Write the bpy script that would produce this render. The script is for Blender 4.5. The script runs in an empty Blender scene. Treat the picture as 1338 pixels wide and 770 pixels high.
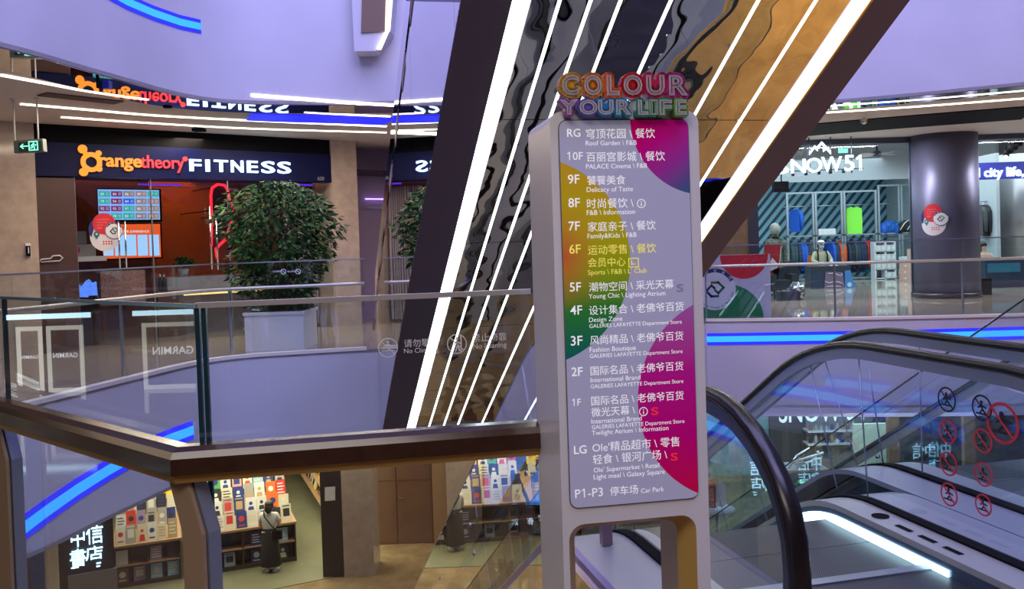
import bpy, bmesh, math, random
from mathutils import Vector, Matrix
random.seed(7)
SC = bpy.context.scene
COL = SC.collection
PI = math.pi
sin, cos, tan, rad = math.sin, math.cos, math.tan, math.radians

# ------------------------------------------------------------------ camera
FPX, PPX, PPY = 1150.0, 669.0, 343.0          # focal length and optical centre of the 1338x770 photograph
PITCH, ROLL, EYE = 0.020, 0.032, 1.60
CF = Vector((0, cos(PITCH), -sin(PITCH)))
_u0 = Vector((0, sin(PITCH), cos(PITCH))); _r0 = Vector((1, 0, 0))
CR = _r0 * cos(ROLL) - _u0 * sin(ROLL)
CU = _u0 * cos(ROLL) + _r0 * sin(ROLL)
CP = Vector((0, 0, EYE))
cam = bpy.data.cameras.new('camera')
camo = bpy.data.objects.new('camera', cam); COL.objects.link(camo)
cam.sensor_fit = 'HORIZONTAL'; cam.sensor_width = 36.0
cam.lens = FPX / 1338.0 * 36.0
cam.shift_y = (PPY - 385.0) / 1338.0
cam.clip_start = 0.02; cam.clip_end = 300
_m = Matrix((CR, CU, -CF)).transposed().to_4x4(); _m.translation = CP
camo.matrix_world = _m
SC.camera = camo

# ------------------------------------------------------------------ exposure, world, large lights
SC.view_settings.view_transform = 'Standard'
SC.view_settings.look = 'None'
SC.view_settings.exposure = 0.0
SC.view_settings.gamma = 1.0
SC.view_settings.use_curve_mapping = False
SC.cycles.use_denoising = True
SC.cycles.transparent_max_bounces = 40
SC.cycles.max_bounces = 8
SC.cycles.diffuse_bounces = 3
SC.cycles.glossy_bounces = 5
SC.cycles.sample_clamp_indirect = 6.0
W = bpy.data.worlds.new('world'); SC.world = W; W.use_nodes = True
W.node_tree.nodes['Background'].inputs[0].default_value = (0.29, 0.29, 0.76, 1)
W.node_tree.nodes['Background'].inputs[1].default_value = 0.46

def area(name, loc, size, col, power, direction=(0, 0, -1), sy=None, spread=None):
    d = bpy.data.lights.new(name, 'AREA'); d.color = col; d.energy = power
    d.shape = 'RECTANGLE' if sy else 'SQUARE'; d.size = size
    if sy: d.size_y = sy
    if spread: d.spread = spread
    o = bpy.data.objects.new(name, d); COL.objects.link(o)
    o.location = loc
    o.rotation_euler = Vector(direction).to_track_quat('-Z', 'Y').to_euler()
    return o
LAV = (0.50, 0.46, 1.0)
WARM = (1.0, 0.80, 0.58)
area('atrium_wash', (1, 6, 15), 12, (0.49, 0.47, 1.0), 2150, (0, 0.25, -1))
area('fascia_fill_slant', (1.0, -1.0, 11.0), 12, (0.50, 0.49, 1.0), 1100, (0, 1, -0.75), 4)  # added fill above and behind the camera, lights the upright fascias
area('near_downlight', (-0.4, 0.0, 3.85), 3.0, (1.0, 0.90, 0.86), 120, (0.1, 0.2, -1), 2.0)
area('corridor_left', (-6.0, 14.4, 3.8), 0.4, WARM, 150, (0, 0, -1), 5)
area('corridor_mid', (-3.2, 16.4, 3.8), 4, WARM, 110, (0, 0, -1), 0.4)
area('corridor_right', (7.0, 20.6, 3.8), 4.6, (0.95, 0.92, 1.0), 200, (0, 0, -1), 0.3)
area('corridor_right_end', (14.2, 20.6, 3.8), 4.6, (0.95, 0.92, 1.0), 170, (0, 0, -1), 0.3)
area('gym_light', (-8.0, 19.6, 3.3), 3, (1.0, 0.42, 0.16), 120, (0, 0, -1), 2)
area('snow_shop_light', (8.2, 27.0, 3.85), 9, (0.70, 0.92, 1.0), 680, (0, 0.1, -1), 9)
area('city_shop_light', (14.5, 26.0, 3.85), 5, (0.85, 0.95, 1.0), 300, (0, 0, -1), 6)
area('book_shop_light', (-6.5, 21.5, -1.75), 6, (1.0, 0.90, 0.64), 780, (0, 0, -1), 6)
area('book_aisle_light', (-4.7, 24.0, -1.75), 2, (1.0, 0.90, 0.50), 160, (0, 0, -1), 6)
area('lower_lobby_light', (-1.0, 19.0, -1.75), 4, (1.0, 0.80, 0.58), 60, (0, 0, -1), 3)
area('lower_shop_light', (8.0, 22.0, -1.75), 7, (0.70, 0.93, 1.0), 520, (0, 0, -1), 4)
area('lower_court_light', (4.5, 15.8, -1.78), 8, (0.9, 0.85, 1.0), 60, (0, 0, -1), 1.5)
area('golden_floor_fill', (9.5, 7.5, -1.75), 7, (1.0, 0.76, 0.36), 560, (0, 0, -1), 2)  # added lamp hanging in the open void, brightens the golden floor
area('kiosk_light', (-10.5, 5.0, 3.8), 4, (1.0, 0.78, 0.55), 90, (0, 0, -1), 4)

# ------------------------------------------------------------------ pixel helpers (photo pixel + a real depth or height -> world point)
def ray(x, y): return CR * ((x - PPX) / FPX) + CU * ((PPY - y) / FPX) + CF
def Pz(x, y, z):
    d = ray(x, y); return CP + d * ((z - EYE) / d.z)
def Py(x, y, Y):
    d = ray(x, y); return CP + d * (Y / d.y)
def Ph(x, y, p0, n):
    d = ray(x, y); n = Vector(n); return CP + d * ((Vector(p0) - CP).dot(n) / d.dot(n))
# escalator frame: s = to the right across the escalators, t = along them away from the camera
AZ = rad(-13.71)
AT = Vector((sin(AZ), cos(AZ), 0)); AS = Vector((cos(AZ), -sin(AZ), 0)); UP = Vector((0, 0, 1))
def E(s, t, z): return AS * s + AT * t + UP * z
SL = tan(rad(31.2))

# ------------------------------------------------------------------ materials
MATS = {}
def mat(name, col=(0.8, 0.8, 0.8), rough=0.5, metal=0.0, emit=None, es=1.0, noise=None, bump=None, spec=None, coat=0.0):
    """noise=(scale, second colour, amount[, detail]); bump=(scale, strength)"""
    if name in MATS: return MATS[name]
    m = bpy.data.materials.new(name); m.use_nodes = True; MATS[name] = m
    nt = m.node_tree; b = nt.nodes['Principled BSDF']
    b.inputs['Base Color'].default_value = (*col, 1)
    b.inputs['Roughness'].default_value = rough
    b.inputs['Metallic'].default_value = metal
    if spec is not None: b.inputs['Specular IOR Level'].default_value = spec
    if coat: b.inputs['Coat Weight'].default_value = coat; b.inputs['Coat Roughness'].default_value = 0.05
    if emit is not None:
        b.inputs['Emission Color'].default_value = (*emit, 1); b.inputs['Emission Strength'].default_value = es
    if noise or bump:
        tc = nt.nodes.new('ShaderNodeTexCoord')
    if noise:
        n = nt.nodes.new('ShaderNodeTexNoise'); n.inputs['Scale'].default_value = noise[0]
        n.inputs['Detail'].default_value = noise[3] if len(noise) > 3 else 6
        n.inputs['Roughness'].default_value = 0.65
        nt.links.new(tc.outputs['Object'], n.inputs['Vector'])
        r = nt.nodes.new('ShaderNodeMapRange'); r.inputs[1].default_value = 0.35; r.inputs[2].default_value = 0.65
        r.inputs[4].default_value = noise[2]
        nt.links.new(n.outputs[0], r.inputs[0])
        x = nt.nodes.new('ShaderNodeMix'); x.data_type = 'RGBA'
        x.inputs[6].default_value = (*col, 1); x.inputs[7].default_value = (*noise[1], 1)
        nt.links.new(r.outputs[0], x.inputs[0]); nt.links.new(x.outputs[2], b.inputs['Base Color'])
    if bump:
        n = nt.nodes.new('ShaderNodeTexNoise'); n.inputs['Scale'].default_value = bump[0]
        nt.links.new(tc.outputs['Object'], n.inputs['Vector'])
        u = nt.nodes.new('ShaderNodeBump'); u.inputs['Strength'].default_value = bump[1]
        u.inputs['Distance'].default_value = bump[2] if len(bump) > 2 else 0.02
        nt.links.new(n.outputs[0], u.inputs['Height']); nt.links.new(u.outputs[0], b.inputs['Normal'])
    return m
def glow(name, col=(1, 1, 1), s=1.0): return mat(name, (0.02, 0.02, 0.02), 0.5, emit=col, es=s)
def glass(name, tint=(0.93, 0.965, 0.97), k=1.7, rough=0.0, ior=1.5):
    if name in MATS: return MATS[name]
    m = bpy.data.materials.new(name); m.use_nodes = True; MATS[name] = m
    nt = m.node_tree; N = nt.nodes.new
    for n in list(nt.nodes): nt.nodes.remove(n)
    o = N('ShaderNodeOutputMaterial'); t = N('ShaderNodeBsdfTransparent'); g = N('ShaderNodeBsdfGlossy'); mx = N('ShaderNodeMixShader')
    t.inputs[0].default_value = (*tint, 1); g.inputs['Roughness'].default_value = rough
    g.inputs[0].default_value = (1, 1, 1, 1)
    fr = N('ShaderNodeFresnel'); fr.inputs[0].default_value = ior
    ge = N('ShaderNodeNewGeometry')
    s = N('ShaderNodeMath'); s.operation = 'SUBTRACT'; s.inputs[0].default_value = 1.0
    nt.links.new(ge.outputs['Backfacing'], s.inputs[1])
    a = N('ShaderNodeMath'); a.operation = 'MULTIPLY'; nt.links.new(fr.outputs[0], a.inputs[0]); nt.links.new(s.outputs[0], a.inputs[1])
    b = N('ShaderNodeMath'); b.operation = 'MULTIPLY'; b.inputs[1].default_value = k; b.use_clamp = True
    nt.links.new(a.outputs[0], b.inputs[0]); nt.links.new(b.outputs[0], mx.inputs[0])
    nt.links.new(t.outputs[0], mx.inputs[1]); nt.links.new(g.outputs[0], mx.inputs[2]); nt.links.new(mx.outputs[0], o.inputs[0])
    return m
def mirror(name, col, rough, scale, strength, dist):
    """polished sheet metal with the gentle waves of large panels"""
    if name in MATS: return MATS[name]
    m = bpy.data.materials.new(name); m.use_nodes = True; MATS[name] = m
    nt = m.node_tree; b = nt.nodes['Principled BSDF']; N = nt.nodes.new
    b.inputs['Base Color'].default_value = (*col, 1); b.inputs['Metallic'].default_value = 1; b.inputs['Roughness'].default_value = rough
    tc = N('ShaderNodeTexCoord'); mp = N('ShaderNodeMapping'); mp.inputs['Scale'].default_value = scale
    n = N('ShaderNodeTexNoise'); n.inputs['Scale'].default_value = 1.0; n.inputs['Detail'].default_value = 1.5
    u = N('ShaderNodeBump'); u.inputs['Strength'].default_value = strength; u.inputs['Distance'].default_value = dist
    nt.links.new(tc.outputs['Object'], mp.inputs[0]); nt.links.new(mp.outputs[0], n.inputs['Vector'])
    nt.links.new(n.outputs[0], u.inputs['Height']); nt.links.new(u.outputs[0], b.inputs['Normal'])
    return m

M_white = mat('white_plaster', (0.74, 0.73, 0.76), 0.55)
M_fascia = mat('fascia_paint', (0.70, 0.69, 0.74), 0.38, noise=(0.6, (0.64, 0.63, 0.68), 1.0, 2))
M_soffit = mat('soffit_paint', (0.66, 0.60, 0.56), 0.6)
M_marble_floor = mat('amber_marble_floor', (0.20, 0.135, 0.075), 0.06, noise=(2.2, (0.30, 0.21, 0.12), 1.0, 8), spec=0.6)
M_far_floor = mat('beige_marble_floor', (0.36, 0.30, 0.24), 0.05, noise=(2.0, (0.46, 0.39, 0.31), 1.0, 8), spec=0.7)
M_book_floor = mat('greenish_resin_floor', (0.17, 0.165, 0.10), 0.35, noise=(0.9, (0.13, 0.125, 0.08), 1.0, 4))
M_marble = mat('cream_marble_wall', (0.52, 0.43, 0.36), 0.12, noise=(5.0, (0.42, 0.34, 0.29), 1.0, 9))
M_black = mat('black_paint', (0.004, 0.004, 0.006), 0.7, spec=0.1)
M_navy = mat('navy_panel', (0.003, 0.006, 0.055), 0.5, spec=0.15)
M_chrome = mat('polished_steel', (0.72, 0.72, 0.75), 0.12, 1.0)
M_brushed = mat('brushed_steel', (0.60, 0.57, 0.58), 0.34, 0.5)
M_warmsteel = mat('warm_brushed_steel', (0.85, 0.76, 0.62), 0.38, 0.55)
M_alu = mat('grey_aluminium', (0.42, 0.46, 0.52), 0.35, 0.9)
M_darkalu = mat('dark_aluminium', (0.10, 0.12, 0.16), 0.35, 0.8)
M_rubber = mat('black_rubber_belt', (0.012, 0.009, 0.008), 0.26)
M_wood = mat('dark_wood_rail', (0.055, 0.022, 0.014), 0.18, noise=(9, (0.035, 0.014, 0.010), 1.0, 4), coat=0.15)
M_goldtrim = mat('amber_metal_trim', (0.52, 0.32, 0.11), 0.35, 0.6)
M_glass = glass('clear_glass')
M_glass2 = glass('escalator_glass', (0.90, 0.95, 0.98), 1.9)
M_shopglass = glass('shop_glass', (0.95, 0.97, 0.97), 1.1)
M_edge = mat('glass_edge', (0.012, 0.045, 0.055), 0.15)
M_etch = mat('etched_white', (0.75, 0.75, 0.80), 0.6)
M_mirror = mirror('polished_cladding', (0.62, 0.56, 0.52), 0.015, (1.3, 1.3, 0.6), 0.28, 0.10)
M_mirror_side = mirror('polished_side_cladding', (0.70, 0.68, 0.72), 0.012, (0.35, 0.35, 0.25), 0.15, 0.06)
M_soffit_mirror = mirror('polished_soffit_strip', (0.62, 0.60, 0.60), 0.02, (0.5, 0.5, 0.5), 0.10, 0.03)
M_band = mat('taupe_cladding', (0.21, 0.155, 0.20), 0.6, 0.0, spec=0.15)
L_white = glow('led_white', (0.92, 0.98, 1.0), 5.0)
L_warm = glow('led_warm', (1.0, 0.90, 0.72), 4.0)
L_cyan = glow('led_cyan', (0.02, 0.27, 1.0), 2.0)
L_blue = glow('blue_led_and_halo', (0.015, 0.02, 0.95), 1.3)
L_ice = glow('led_ice', (0.55, 0.85, 1.0), 3.5)

# ------------------------------------------------------------------ mesh builder
class MB:
    def __init__(s): s.v = []; s.f = []; s.mi = []; s.sm = []; s.mats = []; s.c = 0
    def use(s, m):
        if m not in s.mats: s.mats.append(m)
        s.c = s.mats.index(m); return s
    def add(s, vs, fs, smooth=False):
        o = len(s.v); s.v.extend(Vector(p) for p in vs)
        for f in fs: s.f.append([i + o for i in f]); s.mi.append(s.c); s.sm.append(smooth)
        return s
    def par(s, o, a, b, c):
        """box from a corner and three edge vectors"""
        o, a, b, c = Vector(o), Vector(a), Vector(b), Vector(c)
        if a.cross(b).dot(c) < 0: a, b = b, a
        P = [o, o + a, o + a + b, o + b, o + c, o + a + c, o + a + b + c, o + b + c]
        return s.add(P, [(3, 2, 1, 0), (4, 5, 6, 7), (0, 1, 5, 4), (1, 2, 6, 5), (2, 3, 7, 6), (3, 0, 4, 7)])
    def box(s, c, d, ax=None):
        c = Vector(c); x, y, z = ax if ax else (Vector((1, 0, 0)), Vector((0, 1, 0)), Vector((0, 0, 1)))
        return s.par(c - x * d[0] / 2 - y * d[1] / 2 - z * d[2] / 2, x * d[0], y * d[1], z * d[2])
    def prism(s, pts, ext, smooth=False):
        """planar loop of 3D points extruded by a vector"""
        pts = [Vector(p) for p in pts]; ext = Vector(ext); n = len(pts)
        nrm = Vector((0, 0, 0))
        for i in range(n): nrm += pts[i].cross(pts[(i + 1) % n])
        if nrm.dot(ext) > 0: pts.reverse()
        vs = pts + [p + ext for p in pts]
        fs = [tuple(range(n)), tuple(range(2 * n - 1, n - 1, -1))]
        fs += [((i + 1) % n, i, n + i, n + (i + 1) % n) for i in range(n)]
        return s.add(vs, fs, smooth)
    def tube(s, pts, r, n=8, closed=False, r2=None):
        pts = [Vector(p) for p in pts]; m = len(pts); vs = []; fs = []
        up = None
        for i, p in enumerate(pts):
            a = pts[(i - 1) % m] if (closed or i > 0) else p
            b = pts[(i + 1) % m] if (closed or i < m - 1) else p
            t = (b - a).normalized()
            if up is None:
                up = Vector((0, 0, 1)) if abs(t.z) < 0.9 else Vector((1, 0, 0))
            x = t.cross(up).normalized(); y = x.cross(t).normalized(); up = y
            rr = r[i] if isinstance(r, (list, tuple)) else r
            for k in range(n):
                q = 2 * PI * k / n
                vs.append(p + x * (cos(q) * rr) + y * (sin(q) * (rr if r2 is None else r2)))
        for i in range(m if closed else m - 1):
            j = (i + 1) % m
            for k in range(n):
                fs.append((i * n + k, i * n + (k + 1) % n, j * n + (k + 1) % n, j * n + k))
        if not closed:
            fs.append(tuple(range(n - 1, -1, -1))); fs.append(tuple((m - 1) * n + k for k in range(n)))
        return s.add(vs, fs, True)
    def sweep(s, prof, pts, side, closed_prof=True, smooth=False):
        """profile points (a along `side`, b along the local normal) swept along pts; side is a fixed vector"""
        pts = [Vector(p) for p in pts]; side = Vector(side).normalized(); m = len(pts); n = len(prof); vs = []; fs = []
        for i, p in enumerate(pts):
            a = pts[max(i - 1, 0)]; b = pts[min(i + 1, m - 1)]
            t = (b - a).normalized(); nn = side.cross(t).normalized()
            for q in prof: vs.append(p + side * q[0] + nn * q[1])
        for i in range(m - 1):
            for k in range(n if closed_prof else n - 1):
                fs.append((i * n + k, i * n + (k + 1) % n, (i + 1) * n + (k + 1) % n, (i + 1) * n + k))
        if closed_prof:
            fs.append(tuple(range(n - 1, -1, -1))); fs.append(tuple((m - 1) * n + k for k in range(n)))
        return s.add(vs, fs, smooth)
    def lathe(s, prof, c, n=16, axis=None):
        c = Vector(c); vs = []; fs = []; m = len(prof)
        for r, z in prof:
            for k in range(n):
                q = 2 * PI * k / n; vs.append(c + Vector((r * cos(q), r * sin(q), z)))
        for i in range(m - 1):
            for k in range(n): fs.append((i * n + k, i * n + (k + 1) % n, (i + 1) * n + (k + 1) % n, (i + 1) * n + k))
        fs.append(tuple(range(n - 1, -1, -1))); fs.append(tuple((m - 1) * n + k for k in range(n)))
        return s.add(vs, fs, True)
    def ball(s, c, r, n=10, m=7):
        c = Vector(c); r = Vector((r, r, r)) if not hasattr(r, '__len__') else Vector(r)
        vs = [c + Vector((0, 0, -r.z))]; fs = []
        for i in range(1, m):
            p = -PI / 2 + PI * i / m
            for k in range(n):
                q = 2 * PI * k / n; vs.append(c + Vector((r.x * cos(p) * cos(q), r.y * cos(p) * sin(q), r.z * sin(p))))
        vs.append(c + Vector((0, 0, r.z))); L = len(vs) - 1
        for k in range(n):
            fs.append((0, 1 + (k + 1) % n, 1 + k)); fs.append((L, L - n + k, L - n + (k + 1) % n))
        for i in range(m - 2):
            for k in range(n):
                a = 1 + i * n
                fs.append((a + k, a + (k + 1) % n, a + n + (k + 1) % n, a + n + k))
        return s.add(vs, fs, True)
    def disc(s, c, ex, ey, r, th=0.0, n=28, a0=0, a1=2 * PI):
        c, ex, ey = Vector(c), Vector(ex), Vector(ey); full = abs(a1 - a0 - 2 * PI) < 1e-6
        k = n if full else n + 1
        pts = [c + ex * (r * cos(a0 + (a1 - a0) * i / n)) + ey * (r * sin(a0 + (a1 - a0) * i / n)) for i in range(k)]
        return s.prism(pts, ex.cross(ey).normalized() * max(th, 0.0005))
    def ring(s, c, ex, ey, r0, r1, th=0.001, n=28, a0=0, a1=2 * PI):
        c, ex, ey = Vector(c), Vector(ex), Vector(ey); nn = ex.cross(ey).normalized() * th
        full = abs(a1 - a0 - 2 * PI) < 1e-6; k = n if full else n + 1; vs = []; fs = []
        for i in range(k):
            q = a0 + (a1 - a0) * i / n; d = ex * cos(q) + ey * sin(q)
            vs += [c + d * r0, c + d * r1, c + d * r1 + nn, c + d * r0 + nn]
        for i in range(n):
            a = 4 * i; b = 4 * ((i + 1) % k)
            fs += [(a, b, b + 1, a + 1), (a + 1, b + 1, b + 2, a + 2), (a + 2, b + 2, b + 3, a + 3), (a + 3, b + 3, b, a)]
        return s.add(vs, fs)
    def stroke(s, pts, ex, ey, c, w, th=0.001):
        """2D polyline (units along ex, ey from c) drawn as flat bars of width w"""
        c, ex, ey = Vector(c), Vector(ex), Vector(ey); nn = ex.cross(ey).normalized() * th
        for (x0, y0), (x1, y1) in zip(pts[:-1], pts[1:]):
            L = math.hypot(x1 - x0, y1 - y0)
            if L < 1e-9: continue
            dx, dy = (x1 - x0) / L * w / 2, (y1 - y0) / L * w / 2
            q = [(x0 - dx - dy, y0 - dy + dx), (x1 + dx - dy, y1 + dy + dx), (x1 + dx + dy, y1 + dy - dx), (x0 - dx + dy, y0 - dy - dx)]
            s.prism([c + ex * a + ey * b for a, b in q], nn)
        return s
    def text(s, body, c, ex, ey, w=None, h=None, off=0.0, th=0.0, box=None, align='L', lift=0.0):
        """writing laid on the plane (ex, ey) at c; w fits the width, h scales by cap height; box=(w, h) fits both"""
        vs, fs, (x0, x1, y0, y1) = text_geo(body, off, th > 0)
        c, ex, ey = Vector(c), Vector(ex), Vector(ey); nn = ex.cross(ey).normalized()
        b = text_geo(body, 0.0, False)[2] if off else (x0, x1, y0, y1)
        if box: sx = box[0] / (b[1] - b[0]); sy = box[1] / (b[3] - b[2])
        elif w: sx = sy = w / (b[1] - b[0])
        else: sx = sy = h / 0.73
        if w and h: sy = h / 0.73
        ox = b[0] if align == 'L' else ((b[0] + b[1]) / 2 if align == 'C' else b[1])
        oy = b[2] if box else 0.0
        P = [c + ex * ((p[0] - ox) * sx) + ey * ((p[1] - oy) * sy) + nn * (lift + (p[2] + 1) / 2 * th) for p in vs]
        return s.add(P, fs)
    def build(s, name, parent=None, base=None, mats=None):
        me = bpy.data.meshes.new(name)
        root = parent
        while root is not None and root.parent is not None: root = root.parent
        o0 = root.location.copy() if root is not None else (Vector(base) if base is not None else Vector((0, 0, 0)))
        me.from_pydata([p - o0 for p in s.v], [], s.f)
        for m in s.mats: me.materials.append(m)
        me.polygons.foreach_set('material_index', s.mi); me.polygons.foreach_set('use_smooth', s.sm)
        me.update()
        o = bpy.data.objects.new(name, me); COL.objects.link(o)
        if parent is not None: o.parent = parent
        else: o.location = o0
        return o
_oc = {}
def outline(body, off):
    """boundary edges of a glyph as 2D segments"""
    if (body, off) not in _oc:
        vs, fs, b = text_geo(body, off, False); cnt = {}
        for f in fs:
            for i in range(len(f)):
                e = tuple(sorted((f[i], f[(i + 1) % len(f)]))); cnt[e] = cnt.get(e, 0) + 1
        _oc[(body, off)] = [(vs[a], vs[c]) for (a, c), k in cnt.items() if k == 1]
    return _oc[(body, off)]
_tc = {}
def text_geo(body, off, ext):
    body = body.replace('1', '\U0001d7e3')       # a figure one with its flag
    k = (body, round(off, 4), ext)
    if k in _tc: return _tc[k]
    cu = bpy.data.curves.new('writing', 'FONT'); cu.body = body; cu.size = 1.0; cu.offset = off
    cu.resolution_u = 3; cu.extrude = 1.0 if ext else 0.0
    ob = bpy.data.objects.new('writing', cu); me = ob.to_mesh()
    vs = [(v.co.x, v.co.y, v.co.z if ext else 1.0) for v in me.vertices]; fs = [tuple(p.vertices) for p in me.polygons]
    ob.to_mesh_clear(); bpy.data.objects.remove(ob); bpy.data.curves.remove(cu)
    if not vs: vs = [(0, 0, 0), (.1, 0, 0), (.1, .1, 0)]; fs = []
    b = (min(v[0] for v in vs), max(v[0] for v in vs), min(v[1] for v in vs), max(v[1] for v in vs))
    _tc[k] = (vs, fs, b); return _tc[k]

def thing(name, label, cat, loc=(0, 0, 0), group=None):
    o = bpy.data.objects.new(name, None); COL.objects.link(o); o.location = loc; o.empty_display_size = 0.1
    return tag(o, label, cat, group)
def tag(o, label, cat, group=None, kind=None):
    o['label'] = label; o['category'] = cat
    if group: o['group'] = group
    if kind: o['kind'] = kind
    return o
def struct(mb, name, label=None, cat=None):
    o = mb.build(name); o['kind'] = 'structure'
    if label: o['label'] = label
    if cat: o['category'] = cat
    return o
def spart(mb, name, parent, label=None):
    o = mb.build(name, parent)
    if label: o['label'] = label
    return o
def dup(root, loc, rz, label, group=None):
    r = root.copy(); COL.objects.link(r); r.location = loc; r.rotation_euler = (0, 0, rz); r['label'] = label
    if group: r['group'] = group
    for ch in list(root.children):
        c = ch.copy(); COL.objects.link(c); c.parent = r
        for g in list(ch.children):
            d = g.copy(); COL.objects.link(d); d.parent = c
    return r
ORD = ['first', 'second', 'third', 'fourth', 'fifth', 'sixth', 'seventh', 'eighth', 'ninth', 'tenth', 'eleventh', 'twelfth',
       'thirteenth', 'fourteenth', 'fifteenth', 'sixteenth', 'seventeenth', 'eighteenth', 'nineteenth', 'twentieth']

# ================================================================== THE ATRIUM: slabs, fascias, ceilings
H = 5.6; DROP = 1.68; CEIL = H - DROP
def smooth_curve(P, n=5):
    out = []
    for i in range(len(P) - 1):
        p0 = P[max(i - 1, 0)]; p1 = P[i]; p2 = P[i + 1]; p3 = P[min(i + 2, len(P) - 1)]
        for k in range(n):
            t = k / n; q = []
            for a in (0, 1):
                q.append(0.5 * (2 * p1[a] + (p2[a] - p0[a]) * t + (2 * p0[a] - 5 * p1[a] + 4 * p2[a] - p3[a]) * t * t + (3 * p1[a] - p0[a] - 3 * p2[a] + p3[a]) * t ** 3))
            out.append(tuple(q))
    out.append(P[-1]); return out
LEFT = [(-5.50, 7.1), (-5.58, 8.2), (-5.50, 9.3), (-5.31, 10.1), (-5.17, 10.9), (-5.00, 11.7), (-4.85, 12.45), (-4.66, 13.05),
        (-4.38, 13.45), (-3.95, 13.72), (-3.3, 13.90), (-2.38, 14.12), (-0.95, 14.25), (1.27, 15.03)]
RIGHT = [(3.75, 17.15), (4.82, 16.86), (6.84, 16.45), (9.41, 16.2), (14.0, 15.95), (22.0, 15.9)]
RIGHT7 = [(4.2, 15.95), (5.75, 15.53), (7.01, 15.02), (8.37, 14.30), (12.0, 12.6), (22.0, 9.5)]
CV_L = smooth_curve(LEFT); CV_R = smooth_curve(RIGHT, 3); CV_R7 = smooth_curve(RIGHT7, 3)
CURVE = CV_L + CV_R; CURVE7 = CV_L + CV_R7
def offset(curve, d):
    """towards the atrium for d > 0"""
    out = []
    for i, p in enumerate(curve):
        a = curve[max(i - 1, 0)]; b = curve[min(i + 1, len(curve) - 1)]
        t = Vector((b[0] - a[0], b[1] - a[1])).normalized()
        out.append((p[0] + t.y * d, p[1] - t.x * d))
    return out
def hit_curve(x, y, curve, lift=0.0):
    """world point where the photo pixel's ray meets the vertical wall over a plan curve"""
    d = ray(x, y); a = math.atan2(d.x, d.y)
    for p, q in zip(curve[:-1], curve[1:]):
        a0 = math.atan2(p[0], p[1]); a1 = math.atan2(q[0], q[1])
        if min(a0, a1) <= a <= max(a0, a1) and abs(a1 - a0) > 1e-9:
            e = Vector((q[0] - p[0], q[1] - p[1])); D = Vector((d.x, d.y))
            den = D.x * e.y - D.y * e.x
            k = (p[0] * e.y - p[1] * e.x) / den
            return CP + d * k
    p, q = (curve[0], curve[1]) if abs(math.atan2(*curve[0]) - a) < abs(math.atan2(*curve[-1]) - a) else (curve[-2], curve[-1])
    e = Vector((q[0] - p[0], q[1] - p[1])); D = Vector((d.x, d.y)); return CP + d * ((p[0] * e.y - p[1] * e.x) / (D.x * e.y - D.y * e.x))
def flat(curve, z): return [Vector((p[0], p[1], z)) for p in curve]
NEAR = [(-22, 7.1), (-5.5, 7.1), (-2.32, 3.72), (-1.04, 2.50), (0.12, 2.70), (0.62, 2.93)]
_n1 = [E(1.22, 3.0, 0), E(1.22, 3.5, 0), E(6.2, 3.5, 0)]
NEAR += [(p.x, p.y) for p in _n1] + [(12, 4.0), (22, 4.0), (22, -9), (-22, -9)]
OUT6 = [(22, 48), (-22, 48), (-22, 7.1)]
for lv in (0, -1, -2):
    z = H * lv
    b = MB(); b.use(M_far_floor if lv == 0 else (M_marble_floor if lv == -1 else mat('shade_dark_floor', (0.02, 0.017, 0.015), 0.15))).prism(flat(CURVE + OUT6, z), (0, 0, -0.06)); struct(b, 'floor')  # lowest storey: floor colour darkened to stand for shade in the void
    b = MB(); b.use(M_marble_floor if lv > -2 else mat('shade_dark_floor', (0.02, 0.017, 0.015), 0.15)).prism(flat(NEAR, z), (0, 0, -0.06)); struct(b, 'floor')
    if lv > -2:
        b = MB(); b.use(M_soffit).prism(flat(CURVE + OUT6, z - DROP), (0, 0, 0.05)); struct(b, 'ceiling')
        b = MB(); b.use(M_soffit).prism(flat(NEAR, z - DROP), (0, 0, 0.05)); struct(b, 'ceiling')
    b = MB(); b.use(M_fascia if lv > -2 else mat('shade_dark_fascia', (0.08, 0.075, 0.09), 0.5)); q = CURVE; o = offset(CURVE, -0.10); n = len(q); vs = []; fs = []  # lowest fascia: shade put into a darker colour
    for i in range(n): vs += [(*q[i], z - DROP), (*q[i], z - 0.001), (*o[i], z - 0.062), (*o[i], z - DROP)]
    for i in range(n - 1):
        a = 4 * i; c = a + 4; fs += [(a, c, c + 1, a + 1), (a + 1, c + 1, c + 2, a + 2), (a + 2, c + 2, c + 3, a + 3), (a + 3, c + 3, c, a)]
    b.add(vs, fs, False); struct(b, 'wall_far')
    b = MB(); b.use(M_fascia)
    for p, r in zip(NEAR[:-1], NEAR[1:]):
        if p[1] < 0 or r[1] < 0: continue
        e = Vector((r[0] - p[0], r[1] - p[1], 0)); nn = Vector((e.y, -e.x, 0)).normalized() * 0.08
        b.par((*p, z - DROP), e, nn, (0, 0, DROP - 0.065))
    struct(b, 'wall_near')
b = MB(); b.use(mat('shade_dark_deep', (0.018, 0.015, 0.014), 0.12)).par((-22, -9, -16.9), (44, 0, 0), (0, 57, 0), (0, 0, 0.1)); struct(b, 'floor')  # bottom of the void: its gloom is put into the floor colour
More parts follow.
